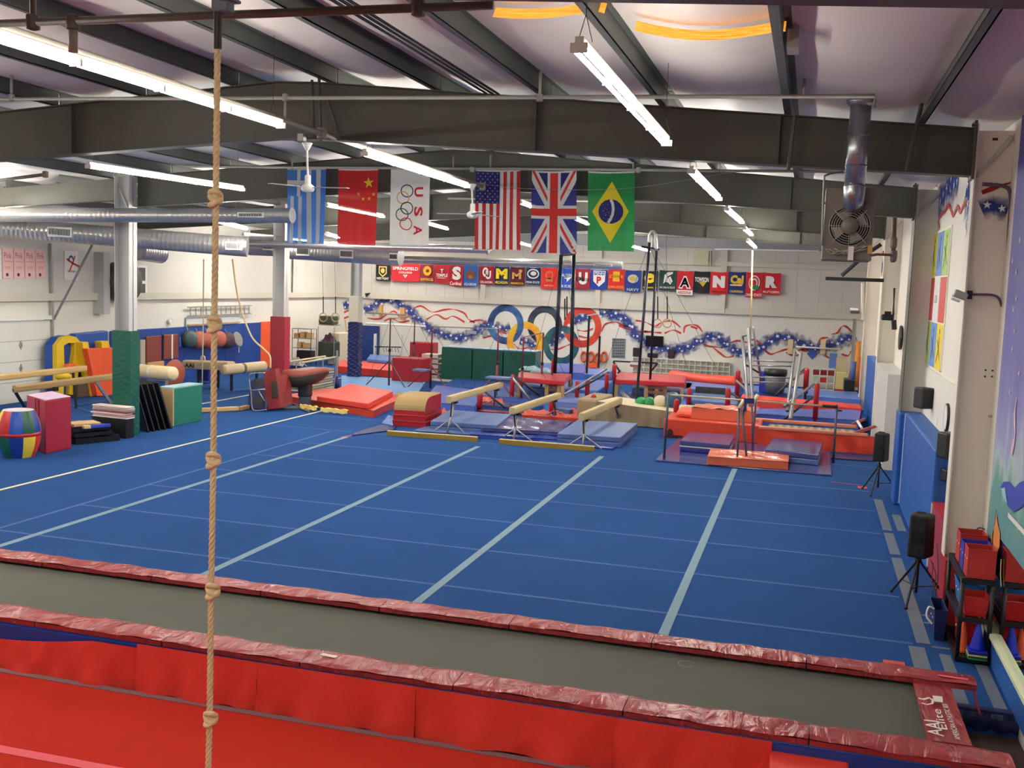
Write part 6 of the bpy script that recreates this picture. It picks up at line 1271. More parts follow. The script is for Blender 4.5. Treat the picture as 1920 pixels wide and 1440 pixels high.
# ---------------------------------------------------------------- bars
def hbar(up, bar, label, mt=MAROON, r=.03, legs=True, cables=True):
    """up: list of (x, ytop, ybottom); bar on first two"""
    Q = [PZ(x, yb) for x, yt, yb in up]; T = [Vector((q.x, q.y, ZT(q, yt))) for q, (x, yt, yb) in zip(Q, up)]
    t = thing('high_bar', label, 'bar', Q[0], 'high bars')
    for q, p in zip(Q, T):
        mk('upright', MB().tube([q, q.lerp(p,.55)], r*1.25, 8).tube([q.lerp(p,.5), p], r*.9, 8), mt, t, smooth=True)
        if legs:
            for dx in (-.75, .75): mk('leg', MB().tube([q.lerp(p,.38), q+Vector((dx,-.3,.02))], .022, 6), mt, t)
        mk('collar', MB().lathe(q.lerp(p,.53), [(r*1.6,-.05),(r*1.8,0),(r*1.6,.05)], 10), DKMET, t)
        if cables: mk('cable', MB().tube([p, q+Vector((-1.1,.6,.05))], .006, 4).tube([p, q+Vector((1.1,.6,.05))], .006, 4), DKMET, t)
    a, b = T[0], T[1]; 
    if bar: mk('bar_rail', MB().tube([a, b], .018, 8), CHROME, t, smooth=True)
    return t
hbar([(729,597,724),(775,593,700)], True, 'high bar on dark uprights nearest the navy padded column', mat('dark_brown_steel', (86,62,66), .4, .5))
hbar([(807,612,728),(930,617,752)], True, 'wide high bar on dark red uprights in the centre left', mat('dark_red_steel', (120,30,40), .4, .3))
hbar([(977,632,758),(1014,624,747)], True, 'pair of red uprights with a short pale bar before the left spotting table', mat('dark_red_steel', (120,30,40)), legs=False)
hbar([(1122,620,708),(1182,618,700)], False, 'two thin dark uprights before the orange strap loops', DKMET, .02, legs=False) if False else None
for k, (x, yt, yb, z) in enumerate(((1100,592,700,.8),(1122,630,690,.8))):
    q = PZ(x, yb, z); mk('thin_post', MB().tube([q, Vector((q.x,q.y,ZT(q, yt)))], .04, 8), DKMET, label='thin dark upright before the red painted ring, %s' % ('with pale bar at its top','shorter one')[k], cat='post')
mk('pale_bar', MB().tube([PY(1101,592,35.5), PY(1123,588,35.5)], .025, 8), WHITE, label='short pale bar on top of the thin upright by the red ring', cat='bar')
for k, (x, yb, yt) in enumerate(((930,718,733),(806,706,722),(758,0,0))[:2]):
    q = PY(x, 705 if k == 0 else 692, 30 if k == 0 else 33); mk('bar_platform', MB().box(q+Vector((.1 if k == 0 else -.3,0,-.05)), (.75 if k == 0 else .5,.5,.06)), SLATE, label='small slate blue spotter platform on the %s upright of the centre left high bar' % ('right','left')[k], cat='platform', bevel=.01)
# tall ring frames
def ringtower(poles, label, r=.05):
    t = thing('ring_tower', label, 'frame', PZ(poles[0][2], poles[0][3], poles[0][4]))
    P_ = []
    for (xt, yt, xb, yb, z0) in poles:
        q = PZ(xb, yb, z0); p = PY(xt, yt, q.y); P_.append((q, p)); mk('pole', MB().tube([q, p], r, 8), mat('dark_blue_steel', (34,38,56), .35, .4), t, smooth=True)
    return t, P_
t, P_ = ringtower([(1052,478,1040,700,.9), (1076,476,1070,728,.3)], 'tall pair of dark blue poles of the ring frame below the British flag', .065)
mk('top_bar', MB().tube([P_[0][1], P_[1][1].lerp(P_[0][1],0)], .05, 8), DKMET, t)
for (x, y) in ((985,735),(1110,745)): mk('cable', MB().tube([P_[0][1], PZ(x, y)], .006, 4), DKMET, t)
t, P_ = ringtower([(1218,455,1190,792,.0), (1231,470,1219,712,.9)], 'tall thin grey ring frame with arched top right of the Brazilian flag', .04)
a, b = P_[0][1], P_[1][1]; Yt = P_[0][0].y
mk('arch', MB().tube(smoothpath([PY(1217,455,Yt), PY(1218,441,Yt), PY(1223,434,Yt), PY(1229,441,Yt), PY(1231,470,Yt)], 5), .045, 8).tube(smoothpath([PY(1221,470,Yt), PY(1221,448,Yt), PY(1224,440,Yt), PY(1227,448,Yt), PY(1228,470,Yt)], 5), .025, 6), GALV, t, smooth=True)
mk('cross_arm', MB().tube([PY(1203,462,Yt), PY(1236,468,Yt)], .03, 6), DKMET, t)
for (x, y) in ((1120,728),(1300,728),(1360,722)): mk('cable', MB().tube([P_[0][1], PZ(x, y)], .006, 4), DKMET, t)
# uneven/A-frame chrome bars (right centre)
t = thing('gymnastic_bars', 'tall silver A shaped bar frame with rungs before the trash can', 'frame', PZ(1430,800))
def seg(a, Ya, b, Yb, r=.03, nm='pole', mt=CHROME): mk(nm, MB().tube([PY(a[0],a[1],Ya), PY(b[0],b[1],Yb)], r, 8), mt, t, smooth=True)
seg((1392,632),32,(1403,770),29,.05); seg((1403,617),31,(1412,770),28.5,.05); seg((1412,613),33,(1428,720),34,.04); seg((1402,628),31.5,(1392,630),32,.03)
seg((1491,655),33,(1476,770),29,.05); seg((1502,665),32,(1482,785),28,.055); seg((1491,655),33,(1503,668),32,.03)
for (a, b) in (((1412,676),(1487,679)), ((1409,685),(1485,687)), ((1407,707),(1492,709)), ((1404,716),(1487,718))): seg(a, 32, b, 32, .022, 'rung')
seg((1395,682),32,(1425,700),34,.03,'brace',DKMET)
mk('tan_rope', MB().tube([PY(1411,470,33), PY(1409,560,33), PY(1407,640,33)], .025, 6), ROPE, label='thin tan rope hanging in front of the red OHIO STATE banner', cat='rope', smooth=True)
# black spotting rig above right table
t = thing('spotting_rig', 'black overhead bar rig with grey roller above the right spotting table', 'rig', PY(1190,680,33)); Yr = 33.0
seg2 = lambda a, b, r, mt=DKMET, nm='arm': mk(nm, MB().tube([PY(a[0],a[1],Yr), PY(b[0],b[1],Yr)], r, 6), mt, t)
seg2((1150,677),(1233,681),.03); seg2((1182,683),(1203,684),.09,GALV,'roller'); seg2((1150,678),(1163,698),.035); seg2((1233,681),(1220,696),.035); seg2((1163,694),(1158,700),.03)
# tan covered trampoline (long grey-tan)
TANV = mat('olive_tan_canvas', (150,134,104), .8, 0, .10, 2, .3, 6)
a = PZ(1082,788,0.0); t = thing('covered_trampoline', 'tan canvas covered trampoline with pale bed in the centre', 'trampoline', a)
F = [PZ(1082,790), PZ(1240,806), PZ(1265,790), PZ(1110,772)]
zt = .55; fp = [PZ(1165,757+12,zt), PZ(1262,775,zt)]
mk('canvas_end', MB().add([PZ(1080,787), PZ(1118,793), PZ(1118,793)+Vector((0,0,.65)), PZ(1080,787)+Vector((0,0,.62)), PZ(1080,787)+Vector((.2,1.4,0)), PZ(1118,793)+Vector((.2,1.4,0)), PZ(1118,793)+Vector((.2,1.4,.7)), PZ(1080,787)+Vector((.2,1.4,.68))], [(0,1,2,3),(7,6,5,4),(0,4,5,1),(1,5,6,2),(2,6,7,3),(3,7,4,0)]), TANV, t, bevel=.06)
A, B = PZ(1118,793), PZ(1262,806)
mk('canvas_skirt', MB().grid(lambda u, v: A.lerp(B,u)+Vector((0, .05*math.sin(u*30)*(1-v)+.6*0, .02+(.6-.12*u)*v)), 50, 4), TANV, t, smooth=True)
C, D = A+Vector((0,0,.62)), B+Vector((0,0,.50)); mk('pale_bed', MB().quad(C, D, D+Vector((.3,1.5,.0)), C+Vector((.3,1.5,.0))), mat('pale_bed', (206,196,166), .7), t)
E2 = PZ(1262,806)+Vector((0,1.55,.5)); mk('pale_rail', MB().bb(D.x-.1, PY(1420,775,E2.y).x, E2.y-.1, E2.y+.15, .42, .52), mat('pale_bed', (206,196,166)), t)
mk('tan_side', MB().bb(D.x, PY(1400,775,E2.y).x, E2.y-.1, E2.y-.08, .0, .42), TANV, t)
# exercise balls
for k, (x, y, r, col, lb) in enumerate(((1202,755,.17,(30,140,80),'green exercise ball under the right spotting table, left one'),(1218,755,.17,(28,128,76),'green exercise ball under the right spotting table, right one'),(1238,754,.20,(206,194,158),'cream exercise ball right of the green ones'),(1262,750,.24,(30,72,110),'dark blue exercise ball right of the cream one'))):
    c = PY(x, y, 29.0); mk('exercise_ball', MB().lathe(c, [(r*math.cos(a), r*math.sin(a)) for a in [-PI/2+.05+(PI-.1)*j/10 for j in range(11)]], 16), mat('ball_%d' % k, col, .4), label=lb, cat='ball', smooth=True)
mk('blue_clamp_block', MB().box(PZ(1058,772,.12), (.5,.22,.2), -.4), mat('steel_blue', (70,96,140), .5), label='small steel blue block with handle beside the tan trampoline end', cat='block', bevel=.02)
# ================================================================ RIGHT SIDE
def slab2(cs, z0, z1, mt, label, **k): return slab('landing_mat', cs, z0, z1, mt, label, **k)
slab2([(1228,862),(1560,890),(1556,846),(1274,818)], 0, .04, PURPLE_V, 'large thin shiny purple blue mat under the single bar')
fp = [PZ(1275,826,.30), PZ(1369,834,.30), PZ(1379,815,.30), PZ(1292,809,.30)]
t = thing('landing_mat', 'thick purple blue mat on the thin one, left', 'mat', (fp[0].x, fp[0].y, .04), 'thick purple mats')
mk('layer', MB().pr([p.to_2d() for p in fp], .045, .16), vinyl('deep_violet_vinyl', (44,50,130), .3, .1), t, bevel=.02); mk('layer', MB().pr([p.to_2d() for p in fp], .185, .30), PURPLE_V, t, bevel=.02); mk('white_seam', MB().pr([p.to_2d()+Vector((0,-.005)) for p in fp], .163, .182), WHITE, t)
fp = [PZ(1434,842,.30), PZ(1535,852,.30), PZ(1543,829,.30), PZ(1450,820,.30)]
t = thing('landing_mat', 'thick purple blue mat on the thin one, right', 'mat', (fp[0].x, fp[0].y, .04), 'thick purple mats')
mk('layer', MB().pr([p.to_2d() for p in fp], .045, .17), SLATE, t, bevel=.02); mk('layer', MB().pr([p.to_2d() for p in fp], .175, .30), PURPLE_V, t, bevel=.02)
COPPER = vinyl('copper_orange_vinyl', (212,104,72), .25, .9, 5)
slab2([(1326,856),(1478,866),(1480,850),(1333,840)], .045, .22, COPPER, 'shiny copper orange crumpled mat in front of the single bar', wob=.014)
# single bar rig
t = thing('single_bar', 'low single bar rig on thin dark uprights over the purple mats', 'bar', PZ(1390,870)); qa, qb = PZ(1245,862), PZ(1562,868)
qm = PZ(1392,872)
pa = PY(1253,740,qa.y); pb = PY(1569,763,qb.y); 
mk('upright', MB().tube([qa, Vector((pa.x,pa.y,pa.z+.05))], .028, 8), mat('slate_blue_steel', (70,82,100), .4, .4), t, smooth=True); mk('upright', MB().tube([qb, Vector((pb.x,pb.y,pb.z+.05))], .028, 8), mat('slate_blue_steel', (70,82,100)), t, smooth=True)
pm = PY(1400,752,(qa.y+qb.y)/2)
mk('bar_rail', MB().tube([pa, pb], .022, 10), mat('wood_bar', (196,178,140), .4), t, smooth=True); mk('bar_sleeve', MB().tube([pb-(pb-pa).normalized()*.35, pb], .035, 8), BLACK, t); mk('adjust_knob', MB().tube([pb+Vector((0,0,-.08)), pb+Vector((.12,0,-.08))], .02, 6), BLACK, t)
for (xt, yt, xb, yb) in ((1386,755,1382,872),(1390,758,1401,870),(1398,752,1390,800),(1410,750,1412,850),(1418,745,1410,848)):
    q = PZ(xb, yb, .05); mk('tripod_leg', MB().tube([q, PY(xt, yt, qm.y+.2)], .024, 8), mat('slate_blue_steel', (70,82,100)) if xt < 1400 else CHROME, t, smooth=True)
for (a, b) in (((1386,765),(1395,750)), ((1413,755),(1421,740))): mk('bar_end', MB().tube([PY(a[0],a[1],qm.y+.1), PY(b[0],b[1],qm.y+.1)], .04, 8), mat('cream_bar', (226,208,170)), t, smooth=True)
mk('star_scarf', MB().grid(lambda u, v: PY(1396+18*u, 747+10*v, qm.y+.05), 6, 4).grid(lambda u, v: PY(1395+5*u, 747+22*v, qm.y+.04), 3, 6), mat('navy_scarf', (34,40,100), .8), label='navy cloth with white spots draped over the single bar centre', cat='cloth')
m = MB(); [disc(m, PY(x, y, qm.y-.0), (1,0,0), (0,0,1), .022, n=8) for x, y in ((1400,751),(1406,753),(1411,751),(1397,760))]; mk('white_spots', m, WHITE, label='white spots on the navy cloth', cat='cloth') if False else None
# orange mats left of trampoline
ORV = vinyl('orange_skirt_vinyl', (204,62,36), .4, .4, 4)
A = PZ(1243,820); h = ZT(A, 797); B = PY(1425,834,A.y)
t = thing('pit_mat', 'long orange red mat with two round holes in its side', 'mat', A); mk('body', MB().bb(A.x, B.x, A.y, A.y+1.5, 0, .5), ORV, t, bevel=.04)
for x, y, r in ((1256,814,.11),): c = PY(x, y, A.y-.003); m = MB(); disc(m, c, (.6,0,0), (0,0,1), r*1.3, n=16); mk('hole', m, mat('dark_hole', (60,24,20), .8), t)
mk('lower_notch', MB().bb(PY(1262,818,A.y).x, PY(1280,818,A.y).x, A.y-.01, A.y-.002, .0, .08), mat('dark_hole', (60,24,20)), t)
mk('rounded_pad', MB().bb(A.x+.25, A.x+1.0, A.y+.4, A.y+1.45, .5, .68), vinyl('salmon_vinyl', (226,96,72), .4, .3), label='salmon rounded pad on the left end of the orange mat', cat='pad', bevel=.09)
a = PY(1295,797,A.y+.35); b2 = PY(1410,806,A.y+.35); mk('shiny_mat', MB().grid(lambda u, v: Vector((a.x+(b2.x-a.x)*u+.12*v, a.y+1.0*v, .80+.012*math.sin(u*17+v*5)+.01*math.sin(u*31-v*9))), 30, 8).bb(a.x, b2.x, a.y, a.y+1.0, .505, .785), COPPER, label='shiny copper red mat on top of the long orange mat', cat='mat')
# right trampoline with skirt
yS = PZ(1500,842).y; x0 = PY(1420,842,yS).x; x1 = PY(1638,842,yS).x
t = thing('rod_floor_trampoline', 'raised trampoline with orange red skirt and striped bed at right', 'trampoline', ((x0+x1)/2, yS, 0)); H_ = ZT(Vector((x0,yS,0)), 803)
mk('skirt_panel', MB().grid(lambda u, v: Vector((x0+(x1-x0)*u, yS+.04*math.sin(u*40)*(1-v)*.6+.02*math.sin(u*17+v*4), .0+H_*v)), 60, 8), mat('orange_red_skirt', (206,58,34), .55, 0, .08, 3, .3, 8), t, smooth=True)
BST = bpy.data.materials.new('striped_bed'); BST.use_nodes = True; nt = BST.node_tree; N = nt.nodes; L = nt.links; w = N.new('ShaderNodeTexWave'); w.inputs['Scale'].default_value = 1.6; w.bands_direction = 'X'; w.inputs['Distortion'].default_value = .6; tc = N.new('ShaderNodeTexCoord'); rp = N.new('ShaderNodeValToRGB'); rp.color_ramp.elements[0].color = rgb((120,112,86)); rp.color_ramp.elements[1].color = rgb((168,160,132)); L.new(tc.outputs['Object'], w.inputs['Vector']); L.new(w.outputs['Fac'], rp.inputs['Fac']); L.new(rp.outputs['Color'], N['Principled BSDF'].inputs['Base Color']); N['Principled BSDF'].inputs['Roughness'].default_value = .8
mk('bed', MB().bb(x0+.2, x1-.4, yS+.12, yS+1.55, H_-.10, H_-.06), BST, t)
PK = mat('faded_red_rail_pad', (206,124,104), .45, 0, .1, 4)
mk('rail_pad', MB().bb(x0, x1-.15, yS-.03, yS+.12, H_-.02, H_+.06), PK, t, bevel=.02); mk('rail_pad', MB().bb(x0-.4, x1-.35, yS+1.5, yS+1.68, H_-.02, H_+.06), PK, t, bevel=.02)
mk('end_arm', MB().ext([PY(1595,812,yS+.1),PY(1640,798,yS+.1),PY(1645,801,yS+.1),PY(1600,817,yS+.1)], (0,.12,0)), mat('dusty_red_arm', (150,66,66), .5), t); mk('end_arm', MB().ext([PY(1597,794,yS+1.6),PY(1622,784,yS+1.6),PY(1622,788,yS+1.6),PY(1600,798,yS+1.6)], (0,.12,0)), mat('dusty_red_arm', (150,66,66)), t)
mk('end_springs', MB().tube([PY(1608,790,yS+1.5), PY(1616,803,yS+.5)], .035, 6), WHITE, t); mk('dark_end', MB().bb(x1-.38, x1-.02, yS+.15, yS+1.5, .0, H_-.15), BLACK, t)
mk('mat_strip', MB().pr([PZ(1525,856,.03).to_2d(), PZ(1640,864,.03).to_2d(), PZ(1640,855,.03).to_2d(), PZ(1530,848,.03).to_2d()], 0, .03), NAVY, label='dark blue mat strip along the front of the orange red skirt', cat='mat')
# right corner: pads, hula hoops, colourful tubes
for k, (x, yt, yb, col, lb) in enumerate(((1604,650,752,(206,60,60),'red vertical foam tube on the right wall near the back corner, left'), (1610,640,756,(224,140,60),'orange patterned vertical tube on the right wall near the back corner'), (1618,668,762,(200,62,52),'red vertical foam tube on the right wall near the back corner, right'), (1601,678,712,(70,90,140),'blue vertical tube on the right wall near the back corner'))):
    Yk = 40.5-k*1.2; p = PY(x, yb, Yk); q = PY(x, yt, Yk); mk('foam_tube', MB().tube([Vector((q.x,Yk,max(.5,p.z))), q], .09, 8), mat('tube_col_%d' % k, col, .7, 0, .2, 8), label=lb, cat='tube', smooth=True, group='foam tubes in the back right corner')
t = thing('leaning_ladder', 'tall thin metal frame leaning in the back right corner', 'frame', PZ(1590,745)); Yk = 39.5
mk('rail', MB().tube([PY(1598,688,Yk), PY(1581,742,Yk-.8)], .05, 8), mat('olive_rail', (120,112,84), .5, .3), t); mk('rail', MB().tube([PY(1603,600,Yk+2), PY(1598,690,Yk)], .07, 8), GALV, t); mk('padded_part', MB().tube([PY(1597,700,Yk), PY(1592,722,Yk-.3)], .14, 8), mat('dirty_white_pad', (190,184,168), .7), t)
mk('black_mat_corner', MB().bb(PY(1580,745,38.5).x, PY(1600,745,38.5).x, 38.0, 39.0, .45, .85), BLACKV, label='black mat folded in the back right corner', cat='mat', bevel=.03)
# wall pads on right
def rpad(Y0, Y1, z1, x, lb, mt=None):
    return mk('wall_pad', MB().bb(x, XR-.002, Y0, Y1, .001, z1), mt or mat('right_wall_pad', (22,84,160), .5, 0, .05, 2), label=lb, cat='wall pad', bevel=.03, group='blue pads on the right wall')
rpad(15.5, 20.2, 1.76, 1.82, 'large blue wall pad on the right wall beyond the speaker stands'); rpad(20.22, 20.95, 1.74, 1.71, 'narrow blue wall pad edge beyond the large one'); rpad(30.0, 35.5, 1.9, 1.88, 'slim blue wall pad far along the right wall')
mk('pad_piping', MB().tube([(1.815,20.2,.05),(1.815,20.2,1.74)], .012, 6), mat('pale_piping', (170,190,220), .5), label='pale piping between the two blue right wall pads', cat='piping')
mk('wall_cabinet', MB().bb(1.75, XR-.002, 24.2, 28.3, .0, 2.15), mat('pale_grey_door', (196,194,192), .6), label='pale grey tall panel against the right wall beyond the blue pads', cat='panel')
o = mk('wall_lower_boards', MB().bb(XR-.03, XR-.001, 13.4, 20.9, 1.5, 2.62), WHITE_PAINT, wr)
# pictogram poster
t = mk('sports_poster', MB().bb(XR-.02, XR-.002, 18.3, 20.95, 2.7, 5.1), mat('poster_paper', (236,232,214), .6), label='tall poster of yellow, blue, green and red sports panels high on the right wall', cat='poster')
PC_ = [[(232,220,60),(110,150,220),(170,200,110)],[(204,70,66),(232,230,226),(204,70,66)],[(176,196,110),(110,150,220),(240,210,50)]]
for r in range(3):
    for c_ in range(3):
        ya = 20.9-.87*c_; z1 = 5.05-.8*r; mk('poster_panel', MB().bb(XR-.026, XR-.021, ya-.8, ya, z1-.77, z1), mat('poster_%d_%d_%d' % PC_[r][c_], PC_[r][c_], .6, 0, .08, 5), t)
        m = MB(); x = XR-.03; cy = ya-.42; cz = z1-.4
        if (r, c_) == (1, 1):
            text(m, 'USA', (x, cy+.22, cz-.05), (0,-.4,0), (0,0,.14))
        elif r != 1:
            random.seed(r*3+c_); m = MB(); band(m, [(x,cy+.2,cz-.25),(x,cy+random.uniform(-.05,.05),cz),(x,cy-.05,cz+.2)], .05, (1,0,0)); band(m, [(x,cy-.22,cz-.2),(x,cy,cz),(x,cy+.22,cz+.12)], .04, (1,0,0)); disc(m, (x,cy-.05,cz+.28), (0,1,0), (0,0,1), .05)
        if m.v: mk('figure_print', m, mat('poster_ink', (92,96,60), .7), t)
# painted garland on right wall upper and column webs
def WR(x, y, o=0): p = PX(x, y, XR-.004-o); return p
for g in ([(1798,330),(1775,355),(1760,380),(1748,410),(1738,440),(1730,470)], [(1812,352),(1815,380),(1818,410)], [(1690,555),(1685,600)] if False else [(1728,480),(1722,510),(1715,540)]):
    P = cloud('painted_garland', [WR(x, y) for x, y in g], .75, (1,0,0), wr); m = MB()
    for k, p in enumerate(P[::2]): star(m, p+Vector((-.01, random.uniform(-.12,.12), random.uniform(-.1,.1))), (0,-1,0), (0,0,1), .09, rot=k)
    mk('painted_stars', m, MWH, wr)
m = MB()
for r in ([(1761,430),(1760,412),(1765,402),(1770,396)], [(1770,400),(1777,385),(1782,392),(1787,404),(1795,387),(1800,398),(1808,380),(1812,384)], [(1750,342),(1757,348)], [(1722,512),(1725,520),(1730,505)]):
    band(m, smoothpath([WR(x, y, .01) for x, y in r], 5), .07, (1,0,0))
mk('painted_ribbon', m, MRED, wr)
Yw = 13.3-.009
def WC(x, y, o=0): return PY(x, y, Yw-o)
wcol = [o for o in bpy.data.objects if o.name.startswith('wall_column')]
c1 = wcol[1]; c3 = wcol[3]
cloud('painted_cloud', [WC(1841,395), WC(1862,388), WC(1890,392)], .28, (0,1,0), c1)
m = MB(); star(m, WC(1851,384,.004), (1,0,0), (0,0,1), .05); star(m, WC(1879,391,.004), (1,0,0), (0,0,1), .05, rot=.2); mk('painted_stars', m, MWH, c1)
m = MB(); band(m, [WC(1841,361,.003), WC(1860,354,.003), WC(1880,347,.003), WC(1902,340,.003)], [.05,.06,.03,.01], (0,1,0)); mk('painted_ribbon', m, mat('dark_red_paint', (160,20,30), .7), c1)
Yw3 = 28.6-.009; W3 = lambda x, y, o=0: PY(x, y, Yw3-o)
cloud('painted_cloud', [W3(1653,500), W3(1668,500), W3(1684,498)], .6, (0,1,0), c3); m = MB(); star(m, W3(1661,500,.004), (1,0,0), (0,0,1), .05); star(m, W3(1674,496,.004), (1,0,0), (0,0,1), .05); mk('painted_stars', m, MWH, c3)
m = MB(); m.bb(W3(1655,472).x, XR-.01, Yw3-.004, Yw3, W3(1655,476).z, W3(1655,470).z); mk('painted_ribbon', m, mat('dark_red_paint', (160,20,30)), c3)
m = MB(); [m.lathe(PY(x, y, 13.29), [(.012,-.005),(.012,.005)], 8, ax=Matrix.Rotation(PI/2, 3, 'X')) for x, y in ((1848,694),(1861,695),(1847,706),(1860,706))]; mk('bolt_hole', m, BLACK, c1); m = MB(); m.bb(PY(1866,261,13.29).x-.03, PY(1866,261,13.29).x+.03, 13.285, 13.29, PY(1866,261,13.29).z-.015, PY(1866,261,13.29).z+.015); mk('bolt_slot', m, BLACK, c1)
# conduit and pipes on right wall
t = thing('wall_conduit', 'long dark conduit running down the near column with a branch to the floodlight', 'conduit', PY(1870,1000,13.2)); Y = 13.22
mk('run', MB().tube(smoothpath([PY(1842,345,Y), PY(1885,350,Y), PY(1895,370,Y), PY(1893,420,Y), PY(1880,640,Y), PY(1868,760,Y), PY(1856,940,Y), PY(1850,985,Y)], 6), .022, 8), mat('purple_grey_conduit', (96,72,96), .45, .2), t, smooth=True)
mk('branch', MB().tube(smoothpath([PY(1822,552,Y), PY(1860,553,Y), PY(1873,560,Y), PY(1878,575,Y)], 5), .014, 8), mat('purple_grey_conduit', (96,72,96)), t, smooth=True); mk('outlet_box', MB().box(PY(1850,994,Y), (.09,.06,.11)), PIPE_G, t)
mk('clip', MB().box(PY(1862,781,Y), (.1,.03,.03)), GALV, t)
t = thing('flood_light', 'small grey floodlight on the inner edge of the near right column', 'light', PY(1803,553,13.2)); c = PY(1800,553,13.15)
mk('lamp_head', MB().box(c+Vector((0,0,0)), (.16,.14,.09), 0, 0, Matrix.Rotation(.35, 3, 'Y')), mat('grey_lamp', (160,160,150), .4), t, bevel=.02); mk('lens', MB().box(c+Vector((-.05,-.05,-.06)), (.1,.09,.03), 0, 0, Matrix.Rotation(.35, 3, 'Y')), mat('pale_glass', (214,216,206), .15), t, bevel=.01); mk('mount', MB().box(PY(1818,553,13.2), (.05,.08,.1)), BLACK, t)
t = thing('riser_pipe', 'dark red vertical pipe with valves by the far columns right of the heater', 'pipe', PY(1680,400,24)); mk('run', MB().tube([PY(1681,335,24), PY(1677,420,24), PY(1674,492,24)], .05, 8), mat('dark_red_pipe', (88,50,48), .5), t, smooth=True)
for y in (455, 480): mk('coupling', MB().lathe(PY(1675.5,y,24), [(.06,-.12),(.075,-.08),(.075,.08),(.06,.12)], 10), PIPE, t)
mk('branch_pipe', MB().tube([PY(1620,481,23.9), PY(1645,477,23.9), PY(1672,478,23.9)], .03, 8), mat('dark_red_pipe', (88,50,48)), t)
t = thing('wall_bracket', 'black horizontal bracket arm with brace beyond the heater', 'bracket', PY(1600,525,24.5)); mk('arm', MB().box(PY(1602,524,24.5), (1.25,.1,.08)), BLACK, t); mk('brace', MB().tube([PY(1578,517,24.5), PY(1620,480,24.5), PY(1652,458,24.5)], .05, 6), DKMET, t)
t = thing('mounted_projector', 'black camera shaped spotlight on an arm beside the far column', 'spotlight', PY(1668,595,22)); c = PY(1664,595,22); mk('body', MB().box(c, (.24,.2,.12)), BLACK, t, bevel=.03); mk('top', MB().box(c+Vector((0,0,.09)), (.12,.14,.06)), DKMET, t); mk('arm', MB().tube([c, PY(1675,590,22), PY(1677,540,22)], .025, 6).tube([PY(1676,600,22), PY(1677,618,22)], .05, 8), DKMET, t)
t = thing('mounted_projector', 'small white spotlight on the back right corner pipe', 'spotlight', PY(1603,585,36)); c = PY(1603,585,36); mk('body', MB().box(c, (.3,.25,.1)), mat('dark_plum_plastic', (70,60,66), .5), t, bevel=.03); mk('top', MB().box(c+Vector((-.03,0,.09)), (.25,.2,.08)), WHITE, t, bevel=.02)
mk('corner_pipe', MB().tube([PY(1617,530,36), PY(1617,600,36)], .05, 8), mat('cream_girt', (205,199,184)), label='cream vertical pipe in the back right corner', cat='pipe')
mk('wall_speaker_far', MB().lathe(Vector((XR-.04, 26.2, 2.9)), [(.28,-.03),(.30,0),(.26,.04)], 20, ax=Matrix.Rotation(PI/2, 3, 'Y')), BLACK, label='black round speaker on the far part of the right wall', cat='speaker')
# wall mounted speakers
def wspk(x, y, w, h, X, label, tilt=0):
    c = PX(x, y, X); t = thing('wall_speaker', label, 'speaker', c, 'black wall speakers')
    mk('cabinet', MB().box(c, (w, w*1.05, h), .5), mat('grey_speaker_body', (22,22,24), .5), t, bevel=.025); d = Vector((-math.cos(.5), -math.sin(.5), 0)) ; d = Matrix.Rotation(.5, 3, 'Z') @ Vector((0,-1,0))
    mk('grille', MB().box(c+d*w*.53, (w*.88, .02, h*.9), .5), BLACK, t, bevel=.01); mk('bracket', MB().tube([c+Vector((.05,0,-h*.4)), Vector((XR-.01, c.y+.1, c.z-h*.55))], .015, 6), GALV, t)
c = PX(1732, 746, 2.0)
wspk(1732,746,.24,.36,1.97,'upper black speaker on the right wall left of the round clock'); wspk(1778,835,.22,.36,1.95,'black speaker on the right wall below the round clock'); wspk(1777,891,.14,.18,2.0,'small black speaker below the others on the right wall')
c = PX(1775,783,XR-.05); t = thing('wall_clock', 'round white wall clock with black rim beside the near right column', 'clock', c); Rm = Matrix.Rotation(PI/2, 3, 'Y')
mk('rim', MB().tube([c+Vector((0, math.cos(2*PI*k/28)*.2, math.sin(2*PI*k/28)*.2)) for k in range(28)], .022, 8, closed=True), BLACK, t, smooth=True); mk('face', MB().lathe(c, [(.19,-.02),(.19,.0)], 28, ax=Rm), WHITE, t)
c = PX(1771,812,XR-.03)
mk('wall_switch', MB().box(PX(1758,798,XR-.02), (.03,.1,.24)), mat('pale_pink_plate', (226,206,196), .5), label='narrow pale switch plate beside the round clock', cat='switch')
mk('wall_notice', MB().box(PX(1674,742,XR-.02), (.02,.9,.9)), mat('purple_blue_notice', (84,80,190), .6), label='blue purple notice far along the right wall', cat='notice'); mk('small_box', MB().box(PX(1675,782,XR-.1), (.15,.3,.25)), BLACK, label='small black box far along the right wall under the notice', cat='box')
